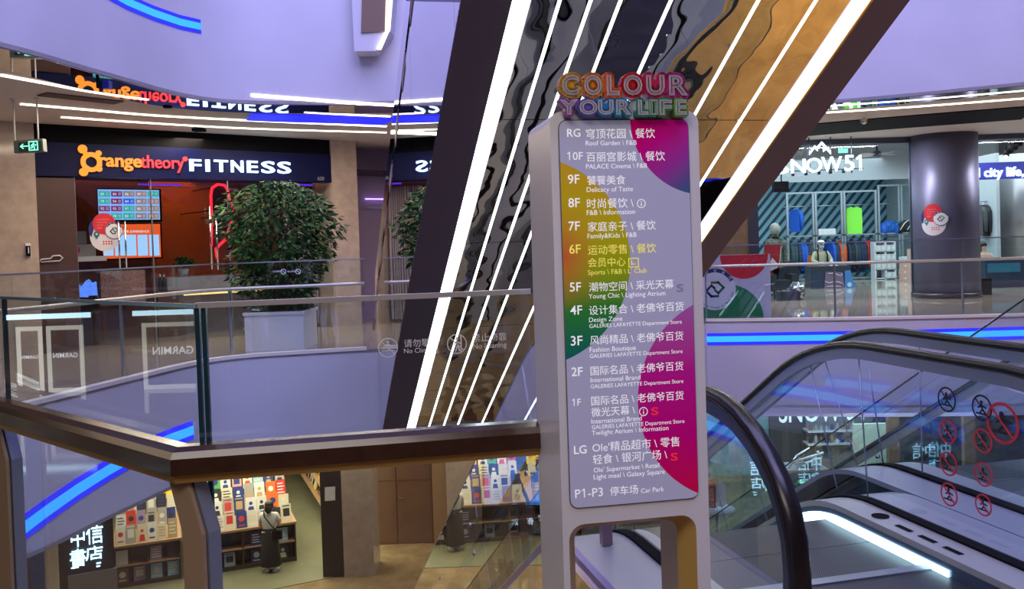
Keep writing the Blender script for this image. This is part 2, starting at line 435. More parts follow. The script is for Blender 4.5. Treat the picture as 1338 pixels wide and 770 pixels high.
# seventh-storey ring overhead: fascia and corridor ceiling
OUT7 = [(22, 21.35), (2.2, 21.35), (2.2, 27), (-22, 27), (-22, 7.1)]
b = MB(); b.use(M_soffit).prism(flat(CURVE7 + OUT7, CEIL), (0, 0, 0.05)); struct(b, 'ceiling')
b = MB(); b.use(M_fascia); q = CURVE7; o = offset(CURVE7, -0.10); n = len(q); vs = []; fs = []
for i in range(n): vs += [(*q[i], CEIL - 0.001), (*q[i], H), (*o[i], H), (*o[i], CEIL + 0.051)]
for i in range(n - 1):
    a = 4 * i; c = a + 4; fs += [(a, c, c + 1, a + 1), (a + 1, c + 1, c + 2, a + 2), (a + 2, c + 2, c + 3, a + 3), (a + 3, c + 3, c, a)]
b.add(vs, fs, False); struct(b, 'wall_upper')
b = MB(); b.use(M_soffit).prism(flat(NEAR[:6] + [(0.62, 0.9), (22, 0.9), (22, -9), (-22, -9)], CEIL), (0, 0, 0.05)); struct(b, 'ceiling')
b = MB(); b.use(mat('back_wall_paint', (0.30, 0.24, 0.22), 0.6)).par((-22, -9.1, -1.6), (44, 0, 0), (0, 0.1, 0), (0, 0, 7)); struct(b, 'wall_back')
for x in (-22.1, 22.0):
    b = MB(); b.use(mat('back_wall_paint')).par((x, -9, -16.8), (0.1, 0, 0), (0, 57, 0), (0, 0, 22)); struct(b, 'wall_left' if x < 0 else 'wall_right')
b = MB(); b.use(mat('dark_back', (0.05, 0.045, 0.05), 0.6)).par((-22, 48, -16.8), (44, 0, 0), (0, 0.1, 0), (0, 0, 22)); struct(b, 'wall_far')

# polished strip along the ring's ceiling edge and the ceiling's linear lights
def ribbon(mb, A, B, th):
    vs = []; fs = []
    for p, q in zip(A, B):
        vs += [p, q, q + Vector((0, 0, th)), p + Vector((0, 0, th))]
    for i in range(len(A) - 1):
        a = 4 * i; c = a + 4
        for k in range(4): fs.append((a + k, a + (k + 1) % 4, c + (k + 1) % 4, c + k))
    fs += [(0, 1, 2, 3), tuple(4 * (len(A) - 1) + k for k in (3, 2, 1, 0))]
    return mb.add(vs, fs)
for cv, nm in ((CV_L, 'left'), (CV_R7, 'right')):
    b = MB(); b.use(M_soffit_mirror); A = flat(offset(cv, -0.02), CEIL - 0.012); B = flat(offset(cv, -0.85), CEIL - 0.012)
    ribbon(b, A, B, 0.011); struct(b, 'trim_1')
def ceiling_line(pix, w, m, z=CEIL - 0.02, th=0.018):
    P = [Pz(x, y, z) for x, y in pix]
    Q = smooth_curve([(p.x, p.y) for p in P], 4)
    a = flat(offset(Q, w / 2), z); c = flat(offset(Q, -w / 2), z)
    mb = MB(); mb.use(m); ribbon(mb, a, c, th); return mb
def cl(pix, w, m, label, group='linear ceiling lights'):
    o = ceiling_line(pix, w, m).build('linear_light'); tag(o, label, 'light', group)
cl([(0, 99), (60, 110), (120, 121), (193, 131)], 0.06, L_warm, 'long warm ceiling light strip starting at the left picture edge above the exit sign')
cl([(27, 137), (110, 144), (205, 152), (340, 159), (455, 164), (505, 166)], 0.06, L_warm, 'warm ceiling light strip running above the whole gym sign')
cl([(80, 154), (200, 162), (330, 169), (505, 174)], 0.045, L_warm, 'thinnest warm ceiling strip, closest to the dark gym header')
cl([(398, 147.5), (450, 150.5), (510, 153)], 0.05, L_warm, 'short warm ceiling strip above the blue glowing band')
b = ceiling_line([(325, 154), (400, 156), (510, 159)], 0.85, L_blue).build('blue_ceiling_band'); tag(b, 'broad saturated blue glowing band on the ceiling left of the big escalator', 'light')  # flat blue emissive band under the ceiling
b = ceiling_line([(55, 124), (100, 129), (155, 135)], 0.30, mat('vent_brown', (0.10, 0.06, 0.05), 0.6)).build('air_vent'); tag(b, 'long dark brown slot air vent in the corridor ceiling at upper left', 'vent')
cl([(1085, 139), (1200, 131), (1345, 118.5)], 0.055, L_warm, 'warm ceiling light strip nearest the atrium edge at upper right')
cl([(1080, 148), (1200, 140), (1345, 129)], 0.065, L_warm, 'warm ceiling light strip just before the black ceiling slot at right')
b = ceiling_line([(1000, 176), (1150, 163), (1345, 148)], 2.15, M_black); struct(b, 'trim_2')
# warm slot light and blue swooshes let into the fascias
def fascia_line(pix, cv, w, m, out=0.012, steps=6):
    P = []
    for (x0, y0), (x1, y1) in zip(pix[:-1], pix[1:]):
        for k in range(steps): P.append((x0 + (x1 - x0) * k / steps, y0 + (y1 - y0) * k / steps))
    P.append(pix[-1]); W_ = [hit_curve(x, y, cv) for x, y in P]
    A = []; B = []; n = len(W_); vs = []; fs = []
    for i, p in enumerate(W_):
        t = (W_[min(i + 1, n - 1)] - W_[max(i - 1, 0)]).normalized()
        th = Vector((t.x, t.y, 0)).normalized(); inn = Vector((th.y, -th.x, 0)); nrm = inn.cross(t).normalized()
        if nrm.z < 0: nrm = -nrm
        a = p + nrm * w / 2; c = p - nrm * w / 2
        vs += [c, a, a + inn * out, c + inn * out]
    for i in range(n - 1):
        a = 4 * i; c = a + 4
        for k in range(4): fs.append((a + k, a + (k + 1) % 4, c + (k + 1) % 4, c + k))
    fs += [(0, 1, 2, 3), tuple(4 * (n - 1) + k for k in (3, 2, 1, 0))]
    mb = MB(); mb.use(m).add(vs, fs); return mb
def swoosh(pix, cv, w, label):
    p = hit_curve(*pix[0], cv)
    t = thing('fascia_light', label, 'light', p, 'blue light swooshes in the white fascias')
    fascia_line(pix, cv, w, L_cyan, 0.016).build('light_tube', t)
    fascia_line(pix, cv, w * 2.1, L_blue, 0.010).build('painted_halo', t)['label'] = 'deep blue painted halo'  # wider emissive ribbon imitates blue light bleeding round the tube
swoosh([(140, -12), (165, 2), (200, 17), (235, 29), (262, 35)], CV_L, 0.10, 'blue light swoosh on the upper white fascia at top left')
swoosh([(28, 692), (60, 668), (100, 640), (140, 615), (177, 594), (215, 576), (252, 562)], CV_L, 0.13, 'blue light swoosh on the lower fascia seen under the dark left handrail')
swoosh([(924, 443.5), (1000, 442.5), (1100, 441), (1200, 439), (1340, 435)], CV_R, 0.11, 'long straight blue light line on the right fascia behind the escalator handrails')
o = fascia_line([(328, 124.5), (400, 130), (450, 134), (520, 138)], CV_L, 0.045, L_warm).build('fascia_light'); tag(o, 'thin warm light line along the upper fascia left of the big escalator', 'light')
# lower ring: blue lights far down, met again in the polished escalator underside
for lv, cv, i0, i1 in ((-1, CV_L, 40, 62), (-1, CV_R, 2, 12), (-2, CV_L, 30, 60), (-2, CV_R, 0, 10)):
    mb = MB(); mb.use(L_blue); z = H * lv - 0.5
    A = [Vector((*p, z)) for p in offset(cv, 0.004)[i0:i1]]; B = [Vector((*p, z)) for p in offset(cv, 0.03)[i0:i1]]
    if len(A) > 1: ribbon(mb, A, B, 0.14); tag(mb.build('fascia_light'), 'blue light line on a fascia one or two storeys below', 'light', 'blue light lines on the lower fascias')
# wall-mounted beam box hanging from the upper fascia beside the escalator
mb = MB(); mb.use(M_fascia); A = [Vector((*q, -DROP - 0.17)) for q in CV_R]; B = [Vector((*q, -DROP - 0.17)) for q in offset(CV_R, -0.10)]; ribbon(mb, A, B, 0.169); struct(mb, 'trim_5')
t = thing('bulkhead_box', 'pale box beam with brown face and light edge hanging at top left of the escalator', 'bulkhead', Py(485, 68, 13.9))
Yb = 13.72
def pb(x, y, d=0): return Py(x, y, Yb + d)
mb = MB(); mb.use(M_white).prism([pb(458, -30), pb(463, 67), pb(491, 66.5), pb(510, 40), pb(516, -30)], (0, 0.5, 0)); mb.build('shell', t)
mb = MB(); mb.use(mat('brown_panel', (0.24, 0.15, 0.09), 0.5)).prism([pb(474, -30, -0.01), pb(472, 43, -0.01), pb(503, 41.5, -0.01), pb(505, -30, -0.01)], (0, -0.02, 0)); mb.build('face_panel', t)
mb = MB(); mb.use(L_warm).prism([pb(506, -30, -0.01), pb(504, 42, -0.01), pb(509, 40, -0.01), pb(512, -30, -0.01)], (0, -0.03, 0)).prism([pb(504, 42, -0.01), pb(493, 65, -0.01), pb(498, 65, -0.01), pb(509, 40, -0.01)], (0, -0.03, 0)); mb.build('light_strip', t)

# ------------------------------------------------------------------ far glass balustrades of this storey
def far_rail(cv, name_label, px_posts, group=None):
    z0 = 0.0
    t = thing('glass_balustrade', name_label, 'balustrade', (*cv[len(cv) // 2], 0), group)
    g = offset(cv, -0.06)
    step = 4
    for i in range(0, len(g) - 1, step):
        seg = g[i:i + step + 1]
        if len(seg) < 2: continue
        mb = MB(); mb.use(M_glass); o2 = offset(seg, -0.016); A = flat(seg, 0.02); B = flat(o2, 0.02); ribbon(mb, A, B, 1.42); mb.build('glass_panel', t)
    mb = MB(); mb.use(M_alu); ribbon(mb, flat(offset(g, 0.004), 1.44), flat(offset(g, -0.02), 1.44), 0.02); mb.build('top_edge', t)
    mb = MB(); mb.use(M_warmsteel).tube(flat(offset(cv, -0.14), 1.05), 0.028, 8); mb.build('handrail', t)
    mb = MB(); mb.use(mat('warm_shoe', (0.90, 0.84, 0.70), 0.35)); ribbon(mb, flat(offset(cv, 0.012), -0.02), flat(offset(cv, -0.12), -0.02), 0.05); mb.build('base_channel', t)
    h = offset(cv, -0.14)
    acc = 0; last = None
    for i in range(len(h) - 1):
        p, q = Vector(h[i]), Vector(h[i + 1]); L = (q - p).length
        if acc <= 0:
            mb = MB(); mb.use(M_alu).par((p.x - .012, p.y - .02, 0.0), (0.024, 0, 0), (0, 0.05, 0), (0, 0, 1.03)); mb.build('post', t); acc = 2.2
        acc -= L
    return t
rl = far_rail(CV_L[:56], 'curved glass balustrade with brass handrail in front of the gym', [])
rr = far_rail(CV_R[:14], 'straight glass balustrade with brass handrail in front of the outdoor clothing shop', [])
# etched no-climbing signs on the far left glass
e = hit_curve(368, 355, CV_L); ex = Vector((0.98, 0.2, 0)).normalized()
mb = MB(); mb.use(M_etch)
for cx in (371, 390):
    c = hit_curve(cx, 355, CV_L) + Vector((0, -0.03, 0)); mb.ring(c, ex, UP, 0.032, 0.042, 0.002); mb.stroke([(-.03, .03), (.03, -.03)], ex, UP, c, 0.01)
mb.text('请勿攀爬', hit_curve(357, 356, CV_L) + Vector((0, -0.03, 0)), ex, UP, w=0.13); mb.text('禁止倚靠', hit_curve(376, 356, CV_L) + Vector((0, -0.03, 0)), ex, UP, w=0.13)
spart(mb, 'etched_sign', rl)

# ================================================================== GYM (left) on the far side
GA = Vector((-8.04, 14.96, 0)); GU = Vector((0.770, 0.637, 0)).normalized(); GD = Vector((-GU.y, GU.x, 0))   # along the front, and inwards
GN = -GD
def G(u, d, z): return GA + GU * u + GD * d + UP * z
def Gp(x, y, d=0.0): return Ph(x, y, GA + GD * d, GN)
GL = 5.57
def gq(mb, x0, y0, x1, y1, d, th=0.02):
    """upright rectangle on the plane at depth d spanning two photo pixels"""
    a = Gp(x0, y0, d); c = Gp(x1, y1, d)
    ua, uc = (a - GA).dot(GU), (c - GA).dot(GU)
    return mb.par(G(min(ua, uc), d, min(a.z, c.z)), GU * abs(uc - ua), GN * th, UP * abs(a.z - c.z))
# marble piers
mb = MB(); mb.use(M_marble).par(G(-1.3, -0.05, 0), GU * 1.3, GD * 0.9, UP * (CEIL - 0.002)); struct(mb, 'wall_left')
mb = MB(); mb.use(M_marble).par(G(GL, -0.05, 0), GU * 0.60, GD * 0.9, UP * (CEIL - 0.002)); struct(mb, 'wall_left')
# header with the lit sign
mb = MB(); mb.use(M_black).par(G(0, 0.0, 3.61), GU * GL, GD * 0.25, UP * (CEIL - 3.612)); struct(mb, 'trim_3')
mb = MB(); mb.use(M_navy).par(G(0, -0.03, 3.03), GU * GL, GD * 0.28, UP * 0.58); struct(mb, 'trim_4')
sg = thing('shop_sign', 'glowing orange, red and white gym sign on the dark navy header', 'sign', Gp(240, 214, -0.06))
def on_sign(x, y, d=-0.08): return Gp(x, y, d)
def signtext(mb, s, x0, x1, y0, y1, off=0.0, th=0.04, d=-0.04):
    """writing whose x-height box spans pixels x0..x1; y0 top, y1 baseline"""
    a = Gp(x0, y1, d); c = Gp(x1, y1, d); tp = Gp(x0, y0, d)
    return mb.text(s, Vector((a.x, a.y, a.z)), GU, UP, box=((c - a).dot(GU), tp.z - a.z), off=off, th=th)
L_or = glow('sign_orange', (1.0, 0.27, 0.015), 1.45); L_red = glow('sign_red', (1.0, 0.02, 0.03), 2.0); L_fit = glow('sign_white', (0.55, 0.80, 1.0), 3.2)
L_halo = glow('sign_halo', (0.02, 0.12, 1.0), 0.8)
mb = MB(); mb.use(L_or)
c = Gp(119, 212, -0.06); r = 0.155
mb.ring(c, GU, UP, r * 0.62, r * 1.12, 0.03)
for (bx, by, br) in ((107.5, 195, 0.075), (109, 225, 0.072), (128.5, 200.5, 0.05), (129.5, 221, 0.048)):
    q = Gp(bx, by, -0.06); mb.disc(q, GU, UP, br, 0.03)
    dv = (c - q); dv2 = (dv.dot(GU), dv.z); L = math.hypot(*dv2); k = (L - r * 0.8) / L
    mb.stroke([(0, 0), (dv2[0] * k, dv2[1] * k)], GU, UP, q, br * 0.95, 0.03)
spart(mb, 'splat_logo', sg, 'orange round letter with splash blobs')
mb = MB(); mb.use(L_or); signtext(mb, 'range', 130, 184.5, 206, 222.5, 0.022); spart(mb, 'lettering', sg, 'orange letters')
mb = MB(); mb.use(L_red); signtext(mb, 'theory', 184, 240, 203, 224.5, 0.006); mb.disc(Gp(241.5, 208, -0.06), GU, UP, 0.045, 0.03); spart(mb, 'lettering', sg, 'red letters')
for ch, x0, x1 in (('F', 248, 262), ('I', 269, 273), ('T', 280, 297), ('N', 302, 317), ('E', 323, 336), ('S', 342, 358), ('S', 363, 379)):
    mb = MB(); mb.use(L_fit); k = (x0 - 248) / 131.0; yt = 208.5 + 3.5 * k; signtext(mb, ch, x0, x1, yt, yt + 15.0, 0.012, 0.05)
    spart(mb, 'letter', sg, 'white lit letter ' + ch)
mb = MB(); mb.use(mat('grey_letter', (0.35, 0.35, 0.45), 0.5)); mb.text('620', Gp(415, 235.5, -0.035), GU, UP, w=0.15, th=0.004)
tag(mb.build('shop_number', base=Gp(415, 235, -0.035)), 'small grey shop number 620 at the right end of the navy header', 'number')
# interior shell
M_gymwall = mat('gym_dark_wall', (0.13, 0.035, 0.03), 0.7); M_orange = mat('orange_wall', (0.62, 0.13, 0.02), 0.7)
mb = MB(); mb.use(M_gymwall).par(G(-0.1, 4.0, 0), GU * 3.2, GD * 0.1, UP * 3.3); struct(mb, 'wall_back')
mb = MB(); mb.use(M_orange).par(G(3.1, 3.98, 0), GU * 6.0, GD * 0.1, UP * 3.3); struct(mb, 'wall_back')
mb = MB(); mb.use(mat('gym_side', (0.16, 0.10, 0.08), 0.6)).par(G(-0.8, 0.9, 0), GU * 0.1, GD * 5.0, UP * 3.3); struct(mb, 'wall_left')
mb = MB(); mb.use(mat('gym_ceiling', (0.03, 0.02, 0.03), 0.7)).par(G(-1.0, 0.25, 3.3), GU * 11, GD * 6, UP * 0.05); struct(mb, 'ceiling')
mb = MB(); mb.use(mat('walnut', (0.07, 0.035, 0.03), 0.4)).par(G(0.0, 0.02, 0), GU * 0.62, GD * 0.1, UP * 3.0); struct(mb, 'wall_left')
mb = MB(); mb.use(mat('lavender_wall', (0.30, 0.22, 0.34), 0.5)).par(G(GL + 0.6, 1.2, 0), GU * 4.5, GD * 0.1, UP * CEIL); struct(mb, 'wall_left')
mb = MB(); mb.use(M_black).par(G(GL + 0.65, 1.1, 0), GU * 0.6, GD * 0.08, UP * 2.2); struct(mb, 'door_1')
for y, w, m in ((189, 0.03, L_warm), (261, 0.03, glow('violet_line', (0.5, 0.3, 1.0), 2.5)), (273, 0.05, mat('grey_letter'))):
    mb = MB(); mb.use(m); a = Gp(477, y, 1.15); mb.par(a, GU * 0.6, GN * 0.04, UP * w)
    tag(mb.build('wall_light', base=a), {189: 'warm line of light high on the lavender wall beside the pier', 261: 'violet line of light at head height beside the stone pier', 273: 'grey strip plate under the violet wall light'}[y], 'light')
# storefront glass
mb = MB(); mb.use(M_shopglass)
for u0, u1 in ((0.62, 1.9), (1.92, 3.35), (3.37, 4.4), (4.42, GL)): mb.par(G(u0, 0.05, 0.02), GU * (u1 - u0), GD * 0.012, UP * 3.0)
mb.use(M_alu)
for u in (0.61, 1.90, 3.35, 4.40): mb.par(G(u, 0.04, 0), GU * 0.02, GD * 0.03, UP * 3.02)
struct(mb, 'window_1')
for i, (x0, y0, x1, y1) in enumerate(((157, 289, 158, 352), (165.5, 289, 166.5, 352), (277, 270, 278, 352), (285, 285, 286, 353))):
    mb = MB(); mb.use(M_chrome); a = Gp(x0, y1, -0.06); c = Gp(x1, y0, -0.06)
    mb.tube([a, Vector((a.x, a.y, c.z))], 0.016, 8)
    for zz in (a.z + 0.12, c.z - 0.12): mb.tube([Vector((a.x, a.y, zz)), Vector((a.x, a.y, zz)) + GD * 0.12], 0.01, 6)
    tag(mb.build('door_handle', base=a), ['left of the pair of long steel bars on the glass door beside the round sticker', 'right of the pair of long steel bars on the glass door beside the round sticker',
        'taller steel bar handle beside the red neon figure', 'steel bar handle just left of the big tree'][i], 'handle', 'long bar handles on the gym doors')
# screens
def screen_tile_colors():
    G_ = (0.02, 0.42, 0.38); P_ = (0.20, 0.02, 0.16); B_ = (0.02, 0.10, 0.75); T_ = (0.30, 0.20, 0.22); T2 = (0.36, 0.22, 0.20)
    return [[G_, P_, T_, T2, G_], [G_, P_, B_, T_, T2], [P_, P_, G_, T2, T2], [G_, G_, G_, T_, T2]]
tv = thing('television', 'upper wall screen filled with a grid of coloured number tiles', 'screen', Gp(168, 287, 3.0))
mb = MB(); mb.use(M_black); gq(mb, 126, 246, 211, 290, 3.02, 0.05); mb.build('casing', tv)
mb = MB(); mb.use(glow('screen_sky', (0.25, 0.50, 1.0), 1.0)); gq(mb, 127.5, 247.5, 209, 287, 2.97, 0.01); tvd = mb.build('display', tv)
CT = screen_tile_colors()
nums = [['83', '84', '86', '89', '77'], ['79', '94', '84', '89', '90'], ['92', '93', '91', '86', '85'], ['85', '78', '82', '84', '84']]
for r in range(4):
    for k in range(5):
        x0 = 129 + k * 16; y0 = 250 + r * 9.6
        mb = MB(); mb.use(glow('tile_%d_%d' % (r, k), CT[r][k], 1.0)); gq(mb, x0, y0, x0 + 14.6, y0 + 7.0, 2.96, 0.006)
        mb.use(glow('tile_number', (0.9, 0.95, 1.0), 1.0)); mb.text(nums[r][k], Gp(x0 + 2.5, y0 + 5.2, 2.95), GU, UP, h=0.055)
        mb.use(glow('tile_lines', (0.55, 0.65, 0.8), 0.8))
        for q in (2, 4): gq(mb, x0 + 9.5, y0 + q, x0 + 13, y0 + q + 0.9, 2.95, 0.003)
        mb.build('number_tile', tvd)
tv2 = thing('television', 'lower wall screen with an orange banner over five pale blue columns', 'screen', Gp(172, 336, 3.0))
mb = MB(); mb.use(M_black); gq(mb, 131, 292, 212, 338, 3.02, 0.04); mb.build('casing', tv2)
mb = MB(); mb.use(glow('banner_orange', (0.95, 0.12, 0.02), 0.9)); gq(mb, 133, 293.5, 210.5, 336, 2.98, 0.01); tvd2 = mb.build('display', tv2)
mb = MB(); mb.use(glow('column_blue', (0.35, 0.62, 1.0), 1.1))
for k in range(5): gq(mb, 134.5 + k * 15, 307, 148.5 + k * 15, 334, 2.96, 0.005)
mb.build('blue_column', tvd2)
mb = MB(); mb.use(glow('tile_number')); mb.text('YOUR EXPERIENCE', Gp(156, 304.5, 2.96), GU, UP, w=(Gp(195, 304, 2.96) - Gp(156, 304, 2.96)).length); mb.build('lettering', tvd2)
# ceiling cove lines inside the gym
for x0, x1, y, m, lb in ((180, 236, 241.5, glow('cove_violet', (0.12, 0.03, 0.85), 0.9), 'dim violet cove light above the upper gym screen'), (388, 428, 242, glow('cove_violet'), 'dim violet cove light at the right of the tree top')):
    mb = MB(); mb.use(m); gq(mb, x0, y - 1.5, x1, y + 1.5, 1.2, 0.03); o = mb.build('cove_light', base=Gp(x0, y, 1.2)); tag(o, lb, 'light')
# red neon figure
nf = thing('neon_figure', 'red neon outline of a curvy splash shape right of the orange wall', 'neon sign', Gp(285, 340, 2.0))
pts = [(276, 322), (276.5, 300), (276, 275), (275.5, 255), (277, 246), (284, 241), (293, 242), (297, 247), (299, 258), (304, 268), (304.5, 280), (300, 297), (296, 312), (287, 320), (282, 326), (284, 338)]
P = [Gp(x, y, 2.0) for x, y in pts]; P = [P[0].lerp(P[0], 0)] + P[1:]
S = []
for i in range(len(P) - 1):
    for k in range(4): S.append(P[i].lerp(P[i + 1], k / 4))
S.append(P[-1])
mb = MB(); mb.use(glow('neon_red', (1.0, 0.015, 0.03), 2.2)).tube(S, 0.028, 6); mb.build('tube', nf)
mb = MB(); mb.use(mat('dark_backing', (0.03, 0.015, 0.02), 0.5)).prism([Gp(x, y, 2.05) for x, y in pts[2:14]], GD * 0.04); mb.build('backing', nf)
mb = MB(); mb.use(M_black)
for k in (2, 6, 10): mb.tube([Gp(*pts[k], 2.06), Gp(*pts[k], 2.06) + GD * 1.95], 0.012, 5)
mb.build('wall_rod', nf)
mb = MB(); mb.use(M_white); gq(mb, 296, 246, 309, 249, 1.8, 0.03); gq(mb, 305, 249, 308, 258, 1.8, 0.03); tag(mb.build('wall_bracket', base=Gp(300, 250, 1.8)), 'small white angled bracket beside the neon figure', 'bracket')
# reception desk
dk = thing('reception_desk', 'grey reception desk with a golden light line behind the balustrade', 'desk', G(3.4, 1.6, 0))
mb = MB(); mb.use(mat('desk_grey', (0.30, 0.29, 0.33), 0.4)).par(G(2.55, 1.3, 0.86), GU * 2.5, GD * 0.7, UP * 0.30); mb.build('counter_top', dk)
mb = MB(); mb.use(mat('desk_dark', (0.12, 0.10, 0.10), 0.5)).par(G(2.62, 1.4, 0.0), GU * 2.38, GD * 0.55, UP * 0.86); mb.build('body', dk)
mb = MB(); mb.use(glow('desk_gold', (1.0, 0.72, 0.25), 1.6)).par(G(2.62, 1.37, 0.78), GU * 2.3, GD * 0.02, UP * 0.05).par(G(2.57, 1.36, 0.10), GU * 0.04, GD * 0.02, UP * 0.7); mb.build('light_strip', dk)
pt = thing('potted_plant', 'small dark potted plant standing on the reception desk', 'plant', G(3.0, 1.6, 1.16))
mb = MB(); mb.use(mat('pot_grey', (0.25, 0.25, 0.27), 0.5)).lathe([(0.07, 0), (0.10, 0.16), (0.085, 0.15)], G(3.0, 1.6, 1.16), 12); mb.build('pot', pt)
def leafball(mb, c, r, n, ls, seed, mats, flat_=0.5):
    rr = random.Random(seed)
    for i in range(n):
        mb.use(mats[rr.randrange(len(mats))])
        d = Vector((rr.gauss(0, 1), rr.gauss(0, 1), rr.gauss(0, 1))).normalized() * (rr.random() ** 0.4)
        p = Vector(c) + Vector((d.x * r[0], d.y * r[1], d.z * r[2]))
        a = Vector((rr.gauss(0, 1), rr.gauss(0, 1), rr.gauss(0, flat_))).normalized(); bb = a.cross(Vector((rr.gauss(0, 1), rr.gauss(0, 1), rr.gauss(0, 1)))).normalized()
        L = ls * rr.uniform(0.7, 1.3); nn = a.cross(bb).normalized() * L * 0.08
        mb.add([p, p + a * L * 0.5 + bb * L * 0.22 + nn, p + a * L, p + a * L * 0.5 - bb * L * 0.22 + nn], [(0, 1, 2), (0, 2, 3)], True)
    return mb
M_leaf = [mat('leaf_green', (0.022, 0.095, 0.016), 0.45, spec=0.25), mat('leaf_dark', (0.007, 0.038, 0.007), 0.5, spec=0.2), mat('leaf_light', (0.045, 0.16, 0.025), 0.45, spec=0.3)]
mb = MB(); leafball(mb, G(3.0, 1.6, 1.45), (0.2, 0.2, 0.13), 150, 0.1, 3, M_leaf[:2]); mb.build('foliage', pt)
# low displays behind the balustrade
def lowbox(x0, y0, x1, y1, d, th, m, name, label, cat):
    mb = MB(); mb.use(m); gq(mb, x0, y0, x1, y1, d, th)
    o = mb.build(name, base=Gp((x0 + x1) / 2, max(y0, y1), d)); tag(o, label, cat); return o
lowbox(66, 360, 90, 452, 0.9, 0.04, mat('poster_red', (0.45, 0.02, 0.03), 0.5), 'poster', 'red poster low behind the glass left of the blue mountain light', 'poster')
mt = MB(); mt.use(glow('mountain_blue', (0.10, 0.25, 1.0), 1.3))
mt.prism([Gp(x, y, 0.8) for x, y in ((96, 388), (99, 376), (103, 372), (106, 375), (112, 367), (116, 365), (120, 370), (125, 368), (127, 389))], GN * 0.05)
q = Gp(110, 389, 0.8); mt.use(M_black).par(Vector((q.x - .2, q.y, 0)), (.4, 0, 0), (0, .1, 0), (0, 0, q.z + .03)); tag(mt.build('light_box', base=Gp(110, 389, 0.8)), 'glowing blue mountain-shaped light box low behind the left balustrade', 'light box')
mb = MB(); mb.use(glow('green_glow', (0.02, 0.75, 0.2), 1.2)).ball(Gp(96, 371, 0.8), 0.07); tag(mb.build('lamp', base=Gp(96, 372, 0.8)), 'tiny green lamp beside the blue mountain light box', 'lamp')
bw = MB(); bw.use(mat('mosaic_brick', (0.20, 0.07, 0.06), 0.6, noise=(40, (0.36, 0.22, 0.22), 1.0, 2))); gq(bw, 128, 355, 188, 396, 1.2, 0.15); struct(bw, 'wall_low')
bt = [(196, 0), (201, 1)]
for x, i in bt:
    mb = MB(); q = Gp(308 - 0, 381, 1.0)
    q = Gp(x + 14, 381, 1.2); mb.use(mat('bottle_dark', (0.02, 0.02, 0.03), 0.2)).lathe([(0.035, 0), (0.04, 0.03), (0.04, 0.2), (0.015, 0.27), (0.015, 0.33), (0.0, 0.33)], q, 10)
    mb.use(M_white).lathe([(0.0165, 0.29), (0.0165, 0.335), (0, 0.336)], q, 8)
    tag(mb.build('bottle', base=q), ['left', 'right'][i] + ' of two dark bottles with white caps left of the reception desk', 'bottle', 'bottles beside the reception desk')
mb = MB(); mb.use(mat('bottle_shelf', (0.08, 0.04, 0.03), 0.5)).par(Gp(204, 381, 1.2) + GD * (-0.1), GU * 0.5, GD * 0.3, UP * -0.9); tag(mb.build('stand', base=Gp(210, 395, 1.2)), 'dark stand under the two bottles beside the reception desk', 'stand')
ts = thing('display_table', 'white display table with trinkets behind the gym glass at far left', 'table', Gp(110, 352, 1.6))
mb = MB(); mb.use(mat('table_white', (0.55, 0.55, 0.6), 0.4)); gq(mb, 92, 336, 130, 341, 1.6, 0.5); mb.build('top', ts)
mb = MB(); mb.use(M_gymwall); gq(mb, 94, 341, 128, 372, 1.7, 0.3); mb.build('base', ts)
mb = MB(); mb.use(mat('shelf_pale', (0.30, 0.32, 0.33), 0.5)); gq(mb, 92, 303, 110, 319, 2.6, 0.2); mb.use(mat('shelf_dim', (0.5, 0.48, 0.5), 0.5)); gq(mb, 92, 320, 122, 335, 2.6, 0.2); mb.use(mat('poster_red')); mb.disc(Gp(98, 327, 2.35), GU, UP, 0.09, 0.01)
tag(mb.build('wall_cabinet', base=Gp(100, 335, 2.6)), 'pale wall cabinet with a red round mark behind the round sticker', 'cabinet')
mb = MB(); mb.use(mat('car_outline', (0.55, 0.55, 0.58), 0.4)).tube([Gp(x, y, -0.01) for x, y in ((52, 342), (54, 339), (66, 338), (69, 334.5), (78, 334), (82, 337), (78, 341), (54, 342.5))], 0.014, 6); tag(mb.build('wall_ornament', base=Gp(65, 342, 0)), 'pale metal swoosh ornament on the dark panel beside the left pier', 'ornament')
# call point on the left pier
cpn = thing('fire_call_point', 'small black and white fire call point on the left marble pier', 'call point', Gp(36, 335, -0.06))
mb = MB(); mb.use(M_white); gq(mb, 32.5, 318, 40.5, 336, -0.055, 0.02); mb.build('plate', cpn)
mb = MB(); mb.use(M_black); gq(mb, 33.2, 321.5, 39.8, 335.3, -0.07, 0.03); mb.build('box', cpn)
mb = MB(); mb.use(M_white); gq(mb, 36.5, 323, 38, 331, -0.1, 0.01); mb.build('receiver', cpn)

# ------------------------------------------------------------------ big tree in its white planter
tr = thing('potted_tree', 'large bushy green tree in a white square planter before the gym', 'tree', Pz(369, 455, 0))
tb = Pz(369, 456, 0) + Vector((-0.06, 0.25, 0)); 
mb = MB(); mb.use(M_white); hw = 0.50
mb.prism([tb + Vector((-hw * 0.96, -hw * 0.96, 0)), tb + Vector((hw * 0.96, -hw * 0.96, 0)), tb + Vector((hw * 0.96, hw * 0.96, 0)), tb + Vector((-hw * 0.96, hw * 0.96, 0))], (0, 0, 0.60))
mb.par(tb + Vector((-hw, -hw, 0.58)), (2 * hw, 0, 0), (0, 2 * hw, 0), (0, 0, 0.05)); mb.build('planter', tr)
mb = MB(); mb.use(mat('soil', (0.03, 0.02, 0.015), 0.9)).par(tb + Vector((-hw * .9, -hw * .9, 0.60)), (1.8 * hw, 0, 0), (0, 1.8 * hw, 0), (0, 0, 0.035)); mb.build('soil', tr)
mb = MB(); mb.use(mat('bark', (0.14, 0.08, 0.05), 0.8))
